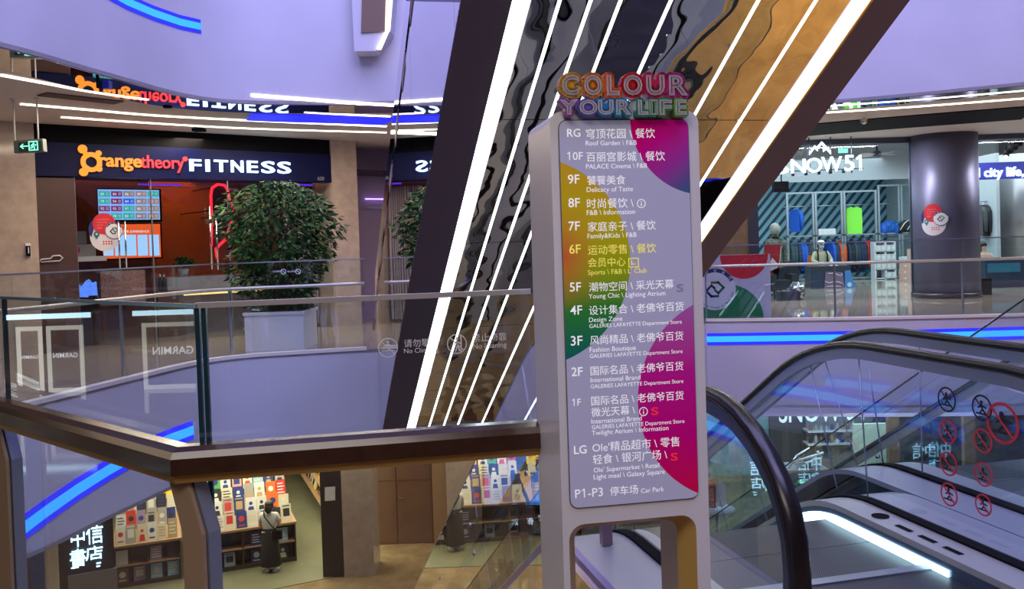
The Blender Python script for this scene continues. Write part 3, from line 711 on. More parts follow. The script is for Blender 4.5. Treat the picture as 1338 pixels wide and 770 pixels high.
for dx, dy in ((0, 0), (-0.10, 0.05), (0.08, -0.04)):
    mb.tube([tb + Vector((dx, dy, 0.60)), tb + Vector((dx * 1.4 + 0.02, dy * 1.3, 1.0)), tb + Vector((dx * 2 - 0.03, dy * 2, 1.5)), tb + Vector((dx * 4, dy * 4, 2.1))], [0.05, 0.042, 0.035, 0.02], 7)
for q in range(14):
    a = q * 2.4; z0 = 1.1 + 0.09 * q; r_ = 0.75 - 0.02 * q
    mb.tube([tb + Vector((0, 0, z0)), tb + Vector((cos(a) * r_ * 0.5, sin(a) * r_ * 0.5, z0 + 0.25)), tb + Vector((cos(a) * r_, sin(a) * r_, z0 + 0.28))], [0.02, 0.014, 0.006], 5)
mb.build('trunk', tr)
mb = MB(); rr = random.Random(11)
def crown_r(z):   # crown half-width over height above the floor
    K = [(0.55, 0.22), (0.75, 0.50), (1.0, 0.62), (1.35, 0.72), (1.6, 0.83), (1.9, 0.88), (2.2, 0.92), (2.45, 0.82), (2.65, 0.60), (2.82, 0.20)]
    for (a, ra), (c, rc) in zip(K[:-1], K[1:]):
        if a <= z <= c: return ra + (rc - ra) * (z - a) / (c - a)
    return 0.1
for i in range(6500):
    z = rr.uniform(0.62, 2.80)
    if rr.random() > crown_r(z) / 0.9 + 0.1: continue
    a = rr.uniform(0, 2 * PI); lump = 1 + 0.16 * sin(3 * a + 4 * z) + 0.10 * sin(7 * a - 6 * z)
    rad_ = crown_r(z) * lump * (rr.random() ** 0.35)
    p = tb + Vector((cos(a) * rad_, sin(a) * rad_, z))
    d = Vector((cos(a), sin(a), rr.uniform(-1.3, 0.25))).normalized(); d = (d + Vector((rr.gauss(0, .3), rr.gauss(0, .3), rr.gauss(0, .2)))).normalized()
    s_ = d.cross(Vector((rr.gauss(0, .5), rr.gauss(0, .5), 1))).normalized(); L = rr.uniform(0.085, 0.15); nn = d.cross(s_) * L * 0.1
    mb.use(M_leaf[rr.choice((0, 1, 1, 2) if z < 2.3 else (0, 2, 2, 1))])  # lit crown top is painted by picking more light-toned leaves
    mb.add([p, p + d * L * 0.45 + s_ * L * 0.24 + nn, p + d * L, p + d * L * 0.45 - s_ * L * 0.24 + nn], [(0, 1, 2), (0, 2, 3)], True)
mb.build('foliage', tr)
# white slatted curtain right of the tree
mb = MB(); mb.use(mat('slat_curtain', (0.40, 0.38, 0.42), 0.5))
for k in range(14): mb.par(G(4.75 + k * 0.055, 0.6, 0.05), GU * 0.03, GD * 0.03, UP * 2.9)
tag(mb.build('slat_screen', base=G(5.1, 0.6, 0.05)), 'pale vertical slat screen behind the gym glass right of the tree', 'screen')

# ------------------------------------------------------------------ exit sign on two rods
ed = 12.6
def X(x, y, d=0): return Py(x, y, ed + d)
xs = thing('exit_sign', 'hanging green exit sign with running man and left arrow', 'exit sign', X(37, 200))
mb = MB(); mb.use(mat('exit_housing', (0.16, 0.19, 0.19), 0.4)).prism([X(17.5, 184), X(55.5, 181), X(57, 197.5), X(18.5, 200)], (0, 0.1, 0)); mb.build('housing', xs)
mb = MB(); mb.use(mat('exit_face', (0.02, 0.06, 0.05), 0.3)).prism([X(24, 186.5, -.004), X(54.5, 184, -.004), X(55.5, 196.5, -.004), X(25, 198.8, -.004)], (0, -0.006, 0)); xf = mb.build('face', xs)
exx = (X(54.5, 190) - X(24.5, 192)).normalized(); exz = exx.cross(Vector((0, -1, 0))).normalized()
if exz.z < 0: exz = -exz
mb = MB(); mb.use(glow('exit_green', (0.25, 1.0, 0.68), 1.6)); k = ed / FPX
c = X(32, 191.2, -0.012); mb.stroke([(-5 * k, 0), (4 * k, 0)], exx, exz, c, 1.3 * k, 0.003); mb.stroke([(-2 * k, 2.6 * k), (-5 * k, 0), (-2 * k, -2.6 * k)], exx, exz, c, 1.3 * k, 0.003); mb.build('arrow', xf)
c = X(43.5, 190.6, -0.012); mb = MB(); mb.use(glow('exit_green'))
mb.stroke([(-5.5 * k, 5.5 * k), (5.5 * k, 5.5 * k), (5.5 * k, -5.5 * k), (-5.5 * k, -5.5 * k), (-5.5 * k, 5.5 * k)], exx, exz, c, 1.3 * k, 0.003)
mb.disc(c + exx * 0.6 * k + exz * 3.2 * k, exx, exz, 1.1 * k, 0.003)
for pl in ([(0.3, 1.8), (-0.6, -0.6), (1.4, -2.0), (1.2, -4.5)], [(-0.6, -0.6), (-2.0, -2.6), (-3.8, -2.8)], [(0.3, 1.8), (2.4, 0.4), (3.4, 1.4)], [(0.3, 1.8), (-1.8, 1.4), (-2.8, -0.2)]):
    mb.stroke([(a * k, d * k) for a, d in pl], exx, exz, c, 1.2 * k, 0.003)
mb.build('running_man', xf)
for xx, yt in ((19.5, 137), (50, 136)):
    mb = MB(); a = X(xx, 184 if xx < 30 else 182, 0.05); mb.use(M_white).tube([a, Vector((a.x, a.y, CEIL))], 0.012, 6).lathe([(0.035, 0), (0.035, 0.02)], (a.x, a.y, CEIL - 0.02), 10); mb.build('rod', xs)
# camera hanging from the fascia edge
sc_ = thing('security_camera', 'small dark camera with blue screen hanging from the upper fascia edge', 'camera', Py(135, 97, 11.2))
mb = MB(); mb.use(M_black).tube([Py(127, 98, 11.2), Py(128, 108, 11.2), Py(129, 115, 11.2)], 0.02, 6); mb.build('bracket', sc_)
mb = MB(); mb.use(M_black).box(Py(132, 111, 11.2), (0.07, 0.12, 0.09)); mb.build('body', sc_)
mb = MB(); mb.use(mat('camera_blue', (0.01, 0.015, 0.16), 0.3)).box(Py(140, 111, 11.2), (0.085, 0.1, 0.1)); mb.build('display', sc_)
mb = MB(); mb.use(M_black); q = Pz(260, 170, CEIL - 0.03); mb.box(q, (0.2, 0.2, 0.05)); tag(mb.build('ceiling_speaker', base=q), 'small dark square fitting in the ceiling above the white sign letters', 'speaker')
mb = MB(); mb.use(M_black); q = Pz(219, 141, CEIL - 0.03); mb.lathe([(0.07, 0), (0.07, 0.03)], q, 12); tag(mb.build('smoke_detector', base=q), 'small dark round detector in the ceiling above the gym sign', 'detector')
mb = MB(); mb.use(M_chrome).ball(Pz(1129, 158, CEIL - 0.09), 0.07); tag(mb.build('dome_camera', base=Pz(1129, 158, CEIL - 0.09)), 'small dome camera under the black ceiling slot at right', 'camera')

# ================================================================== BIG FLYING ESCALATOR overhead (mirror underside with light lines)
def zU(t): return -1.53 + (14.28 - t) * SL
T0, T1 = 3.9, 14.22
fe = thing('flying_escalator', 'huge diagonal escalator underside with bright light lines and polished cladding crossing the atrium', 'escalator', E(3.0, 14.3, -1.6))
nU = (AT * SL + UP).normalized()          # up from the underside
def under(s0, s1, t0, t1, th, off=0.0):
    o = E(s0, t1, zU(t1)) + nU * off
    return o, AS * (s1 - s0), E(0, t0, zU(t0)) - E(0, t1, zU(t1)), nU * th
mb = MB(); mb.use(M_mirror)
for i in range(6):       # panels with hairline joints
    a = T0 + (T1 - T0) * i / 6; c = T0 + (T1 - T0) * (i + 1) / 6
    mb.par(*under(1.72, 4.28, a + 0.004, c - 0.004, 0.03))
mb.build('underside_panel', fe)['label'] = 'wavy mirror underside'
for s0, s1 in ((1.20, 1.575), (4.475, 4.80)):
    mb = MB(); mb.use(M_band).par(*under(s0, s1, T0, T1, 0.03, -0.004)); mb.build('edge_band', fe)['label'] = 'taupe matt edge band'
for s0, w in ((1.585, 0.125), (4.315, 0.125)):
    mb = MB(); mb.use(L_white).par(*under(s0, s0 + w, T0, T1, 0.03, -0.006)); mb.build('light_strip', fe)['label'] = 'wide white light strip'
mb = MB(); mb.use(M_goldtrim).par(*under(4.447, 4.468, T0, T1, 0.03, -0.012)); mb.build('brass_strip', fe)
for s0 in (1.93, 2.165, 2.395, 2.79, 3.10, 3.50, 3.985):
    if s0 == 3.10: continue
    mb = MB(); mb.use(L_white).par(*under(s0 - 0.012, s0 + 0.012, T0, T1, 0.03, -0.006)); mb.build('light_line', fe)['label'] = 'thin white light line'
# core and polished side claddings
mb = MB(); mb.use(M_band)
o, a, b_, c = under(1.24, 4.76, T0, T1, 1.05, 0.04); mb.par(o, a, b_, c); mb.build('truss_core', fe)
for s0, ds in ((1.20, 0.03), (4.77, 0.03)):
    for k in range(4):
        a = T0 + (T1 - T0) * k / 4; c = T0 + (T1 - T0) * (k + 1) / 4
        mb = MB(); mb.use(M_mirror_side).prism([E(s0, a + .004, zU(a) + 0.0), E(s0, c - .004, zU(c) + 0.0), E(s0, c - .004, zU(c) + 2.18), E(s0, a + .004, zU(a) + 2.18)], AS * ds); mb.build('side_panel', fe)
    mb = MB(); mb.use(M_black).prism([E(s0 + .02, T0, zU(T0) + 2.18), E(s0 + .02, T1, zU(T1) + 2.18), E(s0 + .02, T1, zU(T1) + 2.32), E(s0 + .02, T0, zU(T0) + 2.32)], AS * ds); mb.build('shadow_gap', fe)
    mb = MB(); mb.use(mirror('pale_side_cladding', (0.75, 0.74, 0.80), 0.03, (0.4, 0.4, 0.3), 0.12, 0.05)).prism([E(s0, T0, zU(T0) + 2.32), E(s0, T1, zU(T1) + 2.32), E(s0, T1, zU(T1) + 2.66), E(s0, T0, zU(T0) + 2.66)], AS * ds); mb.build('upper_side_panel', fe)
    for k in range(9):
        tt = 8.6 + k * 0.85
        mb = MB(); mb.use(mat('bracket_tan', (0.33, 0.22, 0.18), 0.5)).prism([E(s0 - .006, tt, zU(tt) + 2.14), E(s0 - .006, tt + 0.34, zU(tt + .34) + 2.14), E(s0 - .006, tt + 0.34, zU(tt + .34) + 2.30), E(s0 - .006, tt, zU(tt) + 2.30)], AS * 0.03); mb.build('bracket', fe)

# ================================================================== ESCALATORS going down from this floor
def rail_path(tb, t_end, newel_t, zt=0.98):
    """centre line of the moving handrail in (t, z): newel turn, level run, bend, slope"""
    P = []
    R_ = 0.36
    for k in range(7):
        q = rad(-80 + 80 * k / 6); P.append((newel_t + 0.30 * (1 - cos(q)), 0.42 + 0.32 * sin(q)))
    for k in range(9):
        q = rad(90 * k / 8); P.append((newel_t + 0.64 * (1 - cos(q)), 0.47 + (zt - 0.47) * sin(q)))
    t = P[-1][0] + 0.15
    # circular blend of radius RB between level and slope
    th = math.atan(SL); RB = 1.9; L = RB * tan(th / 2)
    while t < tb - L - 0.05: P.append((t, zt)); t += 0.3
    for k in range(9):
        q = th * k / 8; P.append((tb - L + RB * sin(q), zt - RB * (1 - cos(q))))
    t, z = P[-1]
    while t < t_end: t += 0.6; P.append((t, z - (t - P[-1][0]) * SL)); z = P[-1][1]
    return P
def off_path(P, d):
    """shift a (t, z) path along its downward normal"""
    out = []
    for i, p in enumerate(P):
        a = P[max(i - 1, 0)]; b = P[min(i + 1, len(P) - 1)]
        v = Vector((b[0] - a[0], b[1] - a[1])).normalized(); out.append((p[0] + v.y * d, p[1] - v.x * d))
    return out
BELT = [(-0.041, -0.012), (-0.036, 0.006), (-0.024, 0.017), (0, 0.021), (0.024, 0.017), (0.036, 0.006), (0.041, -0.012), (0.03, -0.022), (-0.03, -0.022)]
M_deck = mat('deck_steel', (0.55, 0.54, 0.53), 0.38, 0.55)
M_deck2 = mat('deck_pale', (0.48, 0.47, 0.53), 0.35, 0.45)
M_tread = mat('tread_plate', (0.10, 0.10, 0.11), 0.4, 0.7)
def tread_mat():
    m = mat('ribbed_plate', (0.13, 0.13, 0.14), 0.4, 0.7); nt = m.node_tree
    if 'Wave Texture' in nt.nodes: return m
    tc = nt.nodes.new('ShaderNodeTexCoord'); mp = nt.nodes.new('ShaderNodeMapping'); mp.inputs['Rotation'].default_value = (0, 0, -AZ)
    w = nt.nodes.new('ShaderNodeTexWave'); w.inputs['Scale'].default_value = 34; w.bands_direction = 'X'
    w2 = nt.nodes.new('ShaderNodeTexWave'); w2.inputs['Scale'].default_value = 34; w2.bands_direction = 'Y'
    mx = nt.nodes.new('ShaderNodeMath'); mx.operation = 'MULTIPLY'
    cr = nt.nodes.new('ShaderNodeMix'); cr.data_type = 'RGBA'; cr.inputs[6].default_value = (0.03, 0.03, 0.035, 1); cr.inputs[7].default_value = (0.22, 0.22, 0.25, 1)
    nt.links.new(tc.outputs['Object'], mp.inputs[0]); nt.links.new(mp.outputs[0], w.inputs[0]); nt.links.new(mp.outputs[0], w2.inputs[0])
    nt.links.new(w.outputs[1], mx.inputs[0]); nt.links.new(w2.outputs[1], mx.inputs[1]); nt.links.new(mx.outputs[0], cr.inputs[0])
    nt.links.new(cr.outputs[2], nt.nodes['Principled BSDF'].inputs['Base Color'])
    return m
M_rib = tread_mat()
def balustrade(parent, s, tb, newel, t_end=15.0):
    P = rail_path(tb, t_end, newel)
    W3 = lambda q: E(s, q[0], q[1])
    # E() axes: side = AS, path in t; normal = AS x tangent = up
    mb = MB(); mb.use(M_rubber).sweep(BELT, [W3(p) for p in P], AS, True, True); mb.build('handrail', parent)
    Q = off_path(P, 0.045)
    mb = MB(); mb.use(M_alu if s > 2 else M_darkalu).sweep([(-0.02, -0.035), (-0.02, 0.03), (0.02, 0.03), (0.02, -0.035)], [W3(p) for p in Q], AS); mb.build('handrail_track', parent)
    k0 = next(i for i, p in enumerate(P) if p[1] >= 0.979 - 1e-6) + 1
    up = off_path(P, 0.07)[k0 - 2:]; up[0] = (newel + 0.12, 0.66); up.insert(0, (newel + 0.07, 0.45))
    full = P[k0:]; lo = [p for p in off_path(full, 0.87)]
    # cut into panels
    marks = list(range(0, len(full) - 1, 4))
    for i in marks:
        j = min(i + 4, len(full) - 1)
        U_ = [off_path(full, 0.075)[k] for k in range(i, j + 1)]; L_ = [lo[k] for k in range(i, j + 1)]
        if i == 0: U_ = [(newel + 0.07, 0.35), (newel + 0.09, 0.58), (newel + 0.20, 0.75), (newel + 0.38, 0.86)] + U_; L_ = [(newel + 0.10, 0.11)] + L_
        pts = [W3(p) for p in U_] + [W3(p) for p in reversed(L_)]
        mb = MB(); mb.use(M_glass2).prism([p - AS * 0.006 for p in pts], AS * 0.012); gp_ = mb.build('glass_panel', parent)
        if j < len(full) - 1:
            a, b = W3(off_path(full, 0.075)[j]), W3(lo[j]); mb = MB(); mb.use(M_alu).tube([a, b], 0.0045, 6); mb.build('glass_joint', gp_)
    return P, [(newel - 0.15, 0.11)] + lo
def strip(mb, path, s0, s1, dz, th):
    return mb.sweep([(s0, dz - th), (s0, dz), (s1, dz), (s1, dz - th)], [E(0, p[0], p[1]) for p in path], AS)
def escalator(name_label, s_l, s_r, tb_l, tb_r, newel, steps=True):
    t = thing('escalator', name_label, 'escalator', E((s_l + s_r) / 2, 4.0, 0), None)
    Pl, Ll = balustrade(t, s_l, tb_l, newel); Pr, Lr = balustrade(t, s_r, tb_r, newel)
    for s, L, sg in ((s_l, Ll, -1), (s_r, Lr, 1)):
        mb = MB(); mb.use(M_black); strip(mb, L, s - 0.035, s + 0.035, 0.012, 0.03); mb.build('glass_gasket', t)
        dw = 0.10 if (sg < 0 and s < 2) else 0.20
        i0, i1 = (s + 0.035, s + dw + .01) if sg < 0 else (s - 0.21, s - 0.035)
        mb = MB(); mb.use(M_deck); strip(mb, L, i0, i1, 0.0, 0.03); mb.build('inner_deck', t)
        e = s + dw if sg < 0 else s - 0.20
        mb = MB(); mb.use(mat('skirt_blue_steel', (0.16, 0.22, 0.32), 0.3, 0.8)); strip(mb, L, e - 0.012, e + 0.012, -0.03, 0.62); mb.build('skirt', t)
        mb = MB(); mb.use(L_ice); es = e + 0.014 if sg < 0 else e - 0.014
        strip(mb, L[1:], es - 0.008, es + 0.008, -0.06, 0.075); mb.build('skirt_light', t)['label'] = 'icy white skirt light'
    a, b = s_l + (0.105 if s_l < 2 else 0.205), s_r - 0.205
    tb = tb_l - 0.62
    mb = MB(); mb.use(M_rib).par(E(a, newel - 0.5, 0.0), AS * (b - a), AT * (tb - 0.45 - newel + 0.5), UP * 0.02); mb.build('landing_plate', t)
    mb = MB(); mb.use(M_alu).par(E(a, tb - 0.47, 0.0), AS * (b - a), AT * 0.06, UP * 0.026); mb.build('comb', t)
    # steps
    n = 24
    for k in range(n):
        t0 = tb - 0.41 + k * 0.40; z = 0.0
        dt = t0 - tb
        if dt > 0: z = -dt * SL
        mb = MB(); mb.use(M_rib).par(E(a, t0, z - 0.026), AS * (b - a), AT * 0.395, UP * 0.03)
        mb.use(M_tread).par(E(a, t0 + 0.385, z - 0.27), AS * (b - a), AT * 0.012, UP * 0.24); mb.build('step', t)
    mb = MB(); mb.use(M_black); strip(mb, [(p[0], p[1] - 0.95) for p in Ll], s_l - 0.12, s_r + 0.12, 0, 0.5); mb.build('truss', t)
    return t, Ll, Lr
S1L, S1R, S2L, S2R = 1.60, 3.05, 3.66, 5.20
e1, L1l, L1r = escalator('nearer descending escalator whose dark handrail curls down right beside the directory sign', S1L, S1R, 4.60, 4.75, 2.62)
e2, L2l, L2r = escalator('second descending escalator, the one at the right edge of the picture', S2L, S2R, 5.30, 4.95, 2.62)
# covers between and outside them
mb = MB(); mb.use(M_deck2); strip(mb, L1r, S1R + 0.04, 3.345, 0.0, 0.03); mb.build('outer_deck', e1)
mb = MB(); mb.use(M_deck2); strip(mb, L2l, 3.355, S2L - 0.04, 0.0, 0.03); mb.build('outer_deck', e2)
mb = MB(); mb.use(M_deck); strip(mb, L1l, 1.27, S1L - 0.035, 0.0, 0.03); mb.build('outer_deck', e1)
mb = MB(); mb.use(mat('violet_trim', (0.34, 0.28, 0.50), 0.3, 0.5)); strip(mb, L1l, 1.235, 1.27, 0.005, 0.06); mb.build('deck_edge', e1)
mb = MB(); mb.use(M_mirror_side); strip(mb, L1l[1:], 1.215, 1.235, -0.05, 0.95); mb.build('side_cladding', e1)['label'] = 'polished side cladding'
mb = MB(); mb.use(M_deck2); strip(mb, L2r, S2R + 0.04, 5.60, 0.0, 0.03); mb.build('outer_deck', e2)
# number and mark on the inner deck
mb = MB(); mb.use(M_black); k0 = E(S1R - 0.12, 3.05, 0.1125)
mb.text('216', k0 + AT * 0.0, (-AT * 0.98 + AS * 0.0), AS, h=0.075)
for a in range(3): mb.par(E(S1R - 0.15, 3.42 + a * 0.17, 0.1118), AT * 0.11, AS * 0.03, UP * 0.001)
mb.disc(E(S1R - 0.12, 4.02, 0.112), AT, -AS, 0.045, -0.002) if False else mb.disc(E(S1R - 0.12, 4.02, 0.112), AS, AT, 0.045, 0.002)
spart(mb, 'number_plate', e1, 'black number 216 and round mark')
# clear guard screens outside the handrails
def guard(parent_label, s, P, up, posts=()):
    t = thing('guard_screen', parent_label, 'glass screen', E(s, 6, 0))
    Q = [p for p in P if 4.6 < p[0] < 14.0]
    A = off_path(Q, -up); B = off_path(Q, 0.55)
    n = len(Q)
    for i in range(0, n - 1, 3):
        j = min(i + 3, n - 1)
        pts = [E(s, *A[k]) for k in range(i, j + 1)] + [E(s, *B[k]) for k in range(j, i - 1, -1)]
        mb = MB(); mb.use(M_glass2).prism([p - AS * .005 for p in pts], AS * 0.010); gp_ = mb.build('glass_panel', t)
        for kk in (0.12, 0.42):
            q = E(s - 0.012, A[i][0] + (B[i][0] - A[i][0]) * (0.35 + kk) , A[i][1] + (B[i][1] - A[i][1]) * (0.35 + kk)) + (E(0, *A[j]) - E(0, *A[i])) * 0.15
            mb = MB(); mb.use(M_chrome).tube([q, q + AS * 0.028], 0.018, 10); mb.build('standoff', gp_)
    mb = MB(); mb.use(M_edge).tube([E(s, *p) for p in A], 0.008, 6); mb.build('top_edge', t)
    for tt, z0 in posts:
        mb = MB(); mb.use(mat('post_taupe', (0.24, 0.17, 0.20), 0.35, 0.5)).par(E(s - 0.02, tt, z0), AS * 0.04, AT * 0.05, UP * 0.95); mb.build('post', t)
    return t
P1l = rail_path(4.60, 15, 2.62); P2r = rail_path(4.95, 15, 2.62)
guard('tall glass guard screen left of the nearer escalator, mirroring the bookshop', 1.30, P1l, 0.20)
guard('glass guard screen with thin dark top edge at the right of the second escalator', 5.42, P2r, 0.42)
o = MB().use(mat('post_taupe', (0.24, 0.17, 0.20), 0.35, 0.5)).par(E(1.40, 4.05, 0.115), AS * 0.05, AT * 0.05, UP * 0.85).build('stanchion', base=E(1.42, 4.07, 0.115)); tag(o, 'taupe upright post on the escalator deck seen through the sign cut-out', 'post')

# round warning stickers on the escalator glass
def sticker(x, y, s, r, kind, label):
    c = E(0, 0, 0) + (lambda d: CP + d * ((s - CP.dot(AS)) / d.dot(AS)))(ray(x, y)) - AS * 0.012
    ex, ey = AT * -1.0, UP     # read from the left side (looking along +AS): right-hand direction is -AT
    ex = -AT
    mb = MB(); red = mat('sticker_red', (0.62, 0.03, 0.05), 0.5); blk = mat('sticker_black', (0.015, 0.015, 0.02), 0.5)
    nrm = ex.cross(ey)
    mb.use(red if kind != 'k' else blk).ring(c, ex, ey, r * 0.86, r, 0.002)
    mb.use(blk)
    mb.disc(c + ey * r * 0.42 - ex * r * 0.05, ex, ey, r * 0.14, 0.002)
    for pl in ([(-.05, .25), (.05, -.1), (-.2, -.4)], [(.05, -.1), (.3, -.35)], [(-.02, .18), (.38, .05)], [(-.02, .18), (-.35, .0)], [(-.55, -.45), (.5, -.45)]):
        mb.stroke([(a * r, b * r) for a, b in pl], ex, ey, c, r * 0.13, 0.002)
    mb.use(red if kind != 'k' else blk).stroke([(-.6 * r, .6 * r), (.6 * r, -.6 * r)], ex, ey, c, r * 0.11, 0.0026)
    o = mb.build('warning_sticker', base=c); tag(o, label, 'sticker', 'round warning stickers on the escalator glass'); return o
for x, y, r, k, lb in ((1240, 522, 0.075, 'k', 'black ring sticker, uppermost of the left column on the escalator glass'),
        (1241, 564, 0.072, 'r', 'red ring sticker, second down in the left column on the escalator glass'),
        (1242, 606, 0.072, 'r', 'red ring sticker, third down in the left column on the escalator glass'),
        (1243, 646, 0.070, 'r', 'red ring sticker, lowest of the left column on the escalator glass'),
        (1286, 533, 0.075, 'k', 'black ring sticker, uppermost of the middle column on the escalator glass'),
        (1287, 576, 0.070, 'r', 'red ring sticker, second down in the middle column on the escalator glass'),
        (1288, 620, 0.068, 'r', 'red ring sticker, third down in the middle column on the escalator glass'),
        (1288, 660, 0.062, 'r', 'red ring sticker, lowest of the middle column on the escalator glass'),
        (1313, 553, 0.115, 'r', 'largest red ring no-climbing sticker near the right edge of the picture')):
    sticker(x, y, S1R if x < 1300 else S1R, r * 0.82, k, lb)

# ================================================================== NEAR BALUSTRADE
def nz(x, y, z): return Pz(x, y, z)
ZR, ZG = 1.05, 1.44
cr_ = Vector((-0.94, 2.64, 0))                 # corner where the two glass runs meet
gr_end = Vector((0.052, 2.83, 0)); gl_dir = Vector((-0.748, 0.663, 0)).normalized()
gl_end = cr_ + gl_dir * 1.63
nb = thing('glass_balustrade', 'near balustrade with wide dark wood handrail and tall clear glass', 'balustrade', cr_)
def pane(a, b, z0, z1, th=0.012):
    e = (b - a); n = Vector((-e.y, e.x, 0)).normalized() * th
    return (a + UP * z0, e, n, UP * (z1 - z0))
gxr = (gr_end - cr_).normalized()
mb = MB(); mb.use(M_glass).par(*pane(cr_ + gxr * 0.015, gr_end, -0.05, ZG)); spart(mb, 'glass_panel', nb)
mb = MB(); mb.use(M_glass).par(*pane(cr_ + gl_dir * 0.02, gl_end, -0.05, ZG)); spart(mb, 'glass_panel', nb)
g2 = gl_end + gl_dir * 0.03; mb = MB(); mb.use(M_glass).par(*pane(g2, g2 + gl_dir * 1.6, -0.05, ZG)); spart(mb, 'glass_panel', nb)
mb = MB(); mb.use(M_edge); 
for a, w in ((cr_ + gxr * 0.002 , 0.013), (cr_ - gxr * 0.017, 0.013)): mb.par(a + UP * -0.05, gxr * w, Vector((0, 0.014, 0)), UP * (ZG + 0.05))
mb.build('glass_edge', nb)['label'] = 'dark green polished glass edge'
mb = MB(); mb.use(M_edge).par(gl_end - UP * 0.05, gl_dir * 0.012, Vector((0.012, 0.012, 0)), UP * (ZG + .05)); mb.build('glass_edge', nb)
mb = MB(); mb.use(M_brushed).par(cr_ + UP * ZG - gxr * 0.015 - Vector((0, 0.006, 0)), gr_end - cr_ + gxr * 0.02, Vector((0, 0.026, 0)), UP * 0.016); mb.build('cap_strip', nb)
mb = MB(); mb.use(mat('green_glass_edge', (0.16, 0.26, 0.32), 0.15, 0.3)).par(*pane(cr_, gl_end, ZG, ZG + 0.012, 0.014)); mb.par(*pane(g2, g2 + gl_dir * 1.6, ZG, ZG + 0.012, 0.014)); mb.build('cap_strip', nb)
# handrail: rounded dark wood on an amber underside
inn_r = Vector((gxr.y, -gxr.x, 0)); inn_l = Vector((-gl_dir.y, gl_dir.x, 0))
if inn_l.y > 0: inn_l = -inn_l
RAILP = [(-0.055, -0.035), (-0.055, 0.012), (-0.045, 0.03), (-0.02, 0.040), (0.02, 0.040), (0.045, 0.03), (0.055, 0.012), (0.055, -0.035)]
def level_sweep(mb, prof, A, B, inn, cutA=None, cutB=None):
    """profile (a across, b up) run from A to B; cut vectors mitre the ends"""
    vs = []; n = len(prof); d = (B - A).normalized()
    for P_, c in ((A, cutA), (B, cutB)):
        for a, b in prof:
            p = P_ + inn * a + UP * b
            if c is not None:            # slide along d on to the mitre plane through P_ containing UP and c
                m = c.cross(UP); p = p - d * ((p - P_).dot(m) / d.dot(m))
            vs.append(p)
    fs = [tuple(range(n)), tuple(range(2 * n - 1, n - 1, -1))] + [(k, n + k, n + (k + 1) % n, (k + 1) % n) for k in range(n)]
    return mb.add(vs, fs, False)
off_in = 0.095
jr = cr_ + (inn_r + inn_l).normalized() * (off_in / (inn_r + inn_l).normalized().dot(inn_r))
jr.z = ZR - 0.04
mit = (inn_r + inn_l).normalized()
re_ = gr_end + inn_r * off_in; re_.z = jr.z; le_ = gl_end + gl_dir * 1.6 + inn_l * off_in; le_.z = jr.z
for A, B, inn in ((jr, re_, inn_r), (jr, le_, inn_l)):
    mb = MB(); mb.use(M_wood); level_sweep(mb, RAILP, A, B, inn, mit, None); mb.build('handrail', nb)
    mb = MB(); mb.use(M_goldtrim); level_sweep(mb, [(-0.04, -0.06), (-0.04, -0.0355), (0.04, -0.0355), (0.04, -0.06)], A, B, inn, mit, None); mb.build('rail_underside', nb)['label'] = 'amber strip under the handrail'
# stanchions
def stanchion(p, ang, label):
    t = nb
    d = Vector((cos(ang), sin(ang), 0)); n = Vector((-d.y, d.x, 0))
    out = -d
    mb = MB(); mb.use(mat('post_bronze', (0.46, 0.33, 0.22), 0.4, 0.3))
    A = [(-0.005, 0.955), (0.07, 0.955), (0.125, 0.80), (0.125, 0.0), (0.045, 0.0), (0.045, 0.80)]
    base = Vector((p.x, p.y, 0))
    mb.prism([base + d * a + UP * b - n * 0.02 for a, b in A], n * 0.014); mb.build('post_plate', t)['label'] = 'bronze side plate of the post'
    mb = MB(); mb.use(mat('post_blue_steel', (0.34, 0.38, 0.50), 0.34, 0.55))
    mb.prism([base + d * (a + 0.005) + UP * b + n * 0.0 for a, b in A], n * 0.045); mb.build('post', t)['label'] = 'angled brushed steel post'
    return t
stanchion(jr + Vector((-0.04, 0.03, 0)), rad(-28), 'angled brushed steel post under the corner of the dark handrail')
stanchion(jr + gl_dir * 1.55 + Vector((-0.02, 0.02, 0)), rad(-30), 'brushed steel post at the left picture edge under the dark handrail')
# etched writing on the near glass
mb = MB(); mb.use(M_etch); q0 = cr_ - inn_r * 0; nn = inn_r
def on_g(x, y): return Ph(x, y, cr_ + inn_r * 0.001, inn_r)
for cx, cy in ((507, 454.5), (597, 449.5)):
    c = on_g(cx, cy); r = (on_g(cx + 13, cy) - on_g(cx, cy)).length
    mb.ring(c, gxr, UP, r * 0.90, r, 0.0012)
    mb.stroke([(-.66 * r, .66 * r), (.66 * r, -.66 * r)], gxr, UP, c, r * 0.12, 0.0012)
    mb.disc(c + UP * r * 0.55, gxr, UP, r * 0.13, 0.0012)
    if cx < 550:
        for pl in ([(-.75, -.05), (.8, -.05)], [(-.6, -.3), (.6, -.3)], [(-.2, .3), (.15, .32), (.35, .05)], [(-.2, .3), (-.45, .0)], [(.15, .2), (.0, -.2)]): mb.stroke([(a * r, b * r) for a, b in pl], gxr, UP, c, r * 0.10, 0.0012)
    else:
        for pl in ([(0, .4), (.05, -.1), (-.15, -.7)], [(.05, -.1), (.25, -.7)], [(0, .3), (.35, .0)], [(0, .3), (-.3, -.05)], [(.42, .8), (.42, -.8)]): mb.stroke([(a * r, b * r) for a, b in pl], gxr, UP, c, r * 0.12, 0.0012)
def gtxt(s, x0, x1, y): a = on_g(x0, y); mb.text(s, a, gxr, UP, w=(on_g(x1, y) - a).length)
gtxt('请勿攀爬', 528, 573, 453.5); gtxt('No Climbing', 528, 573, 462); gtxt('禁止倚靠', 617, 662, 446.5); gtxt('No Leaning', 618, 662, 456)
spart(mb, 'etched_sign', nb, 'white etched no climbing and no leaning signs')

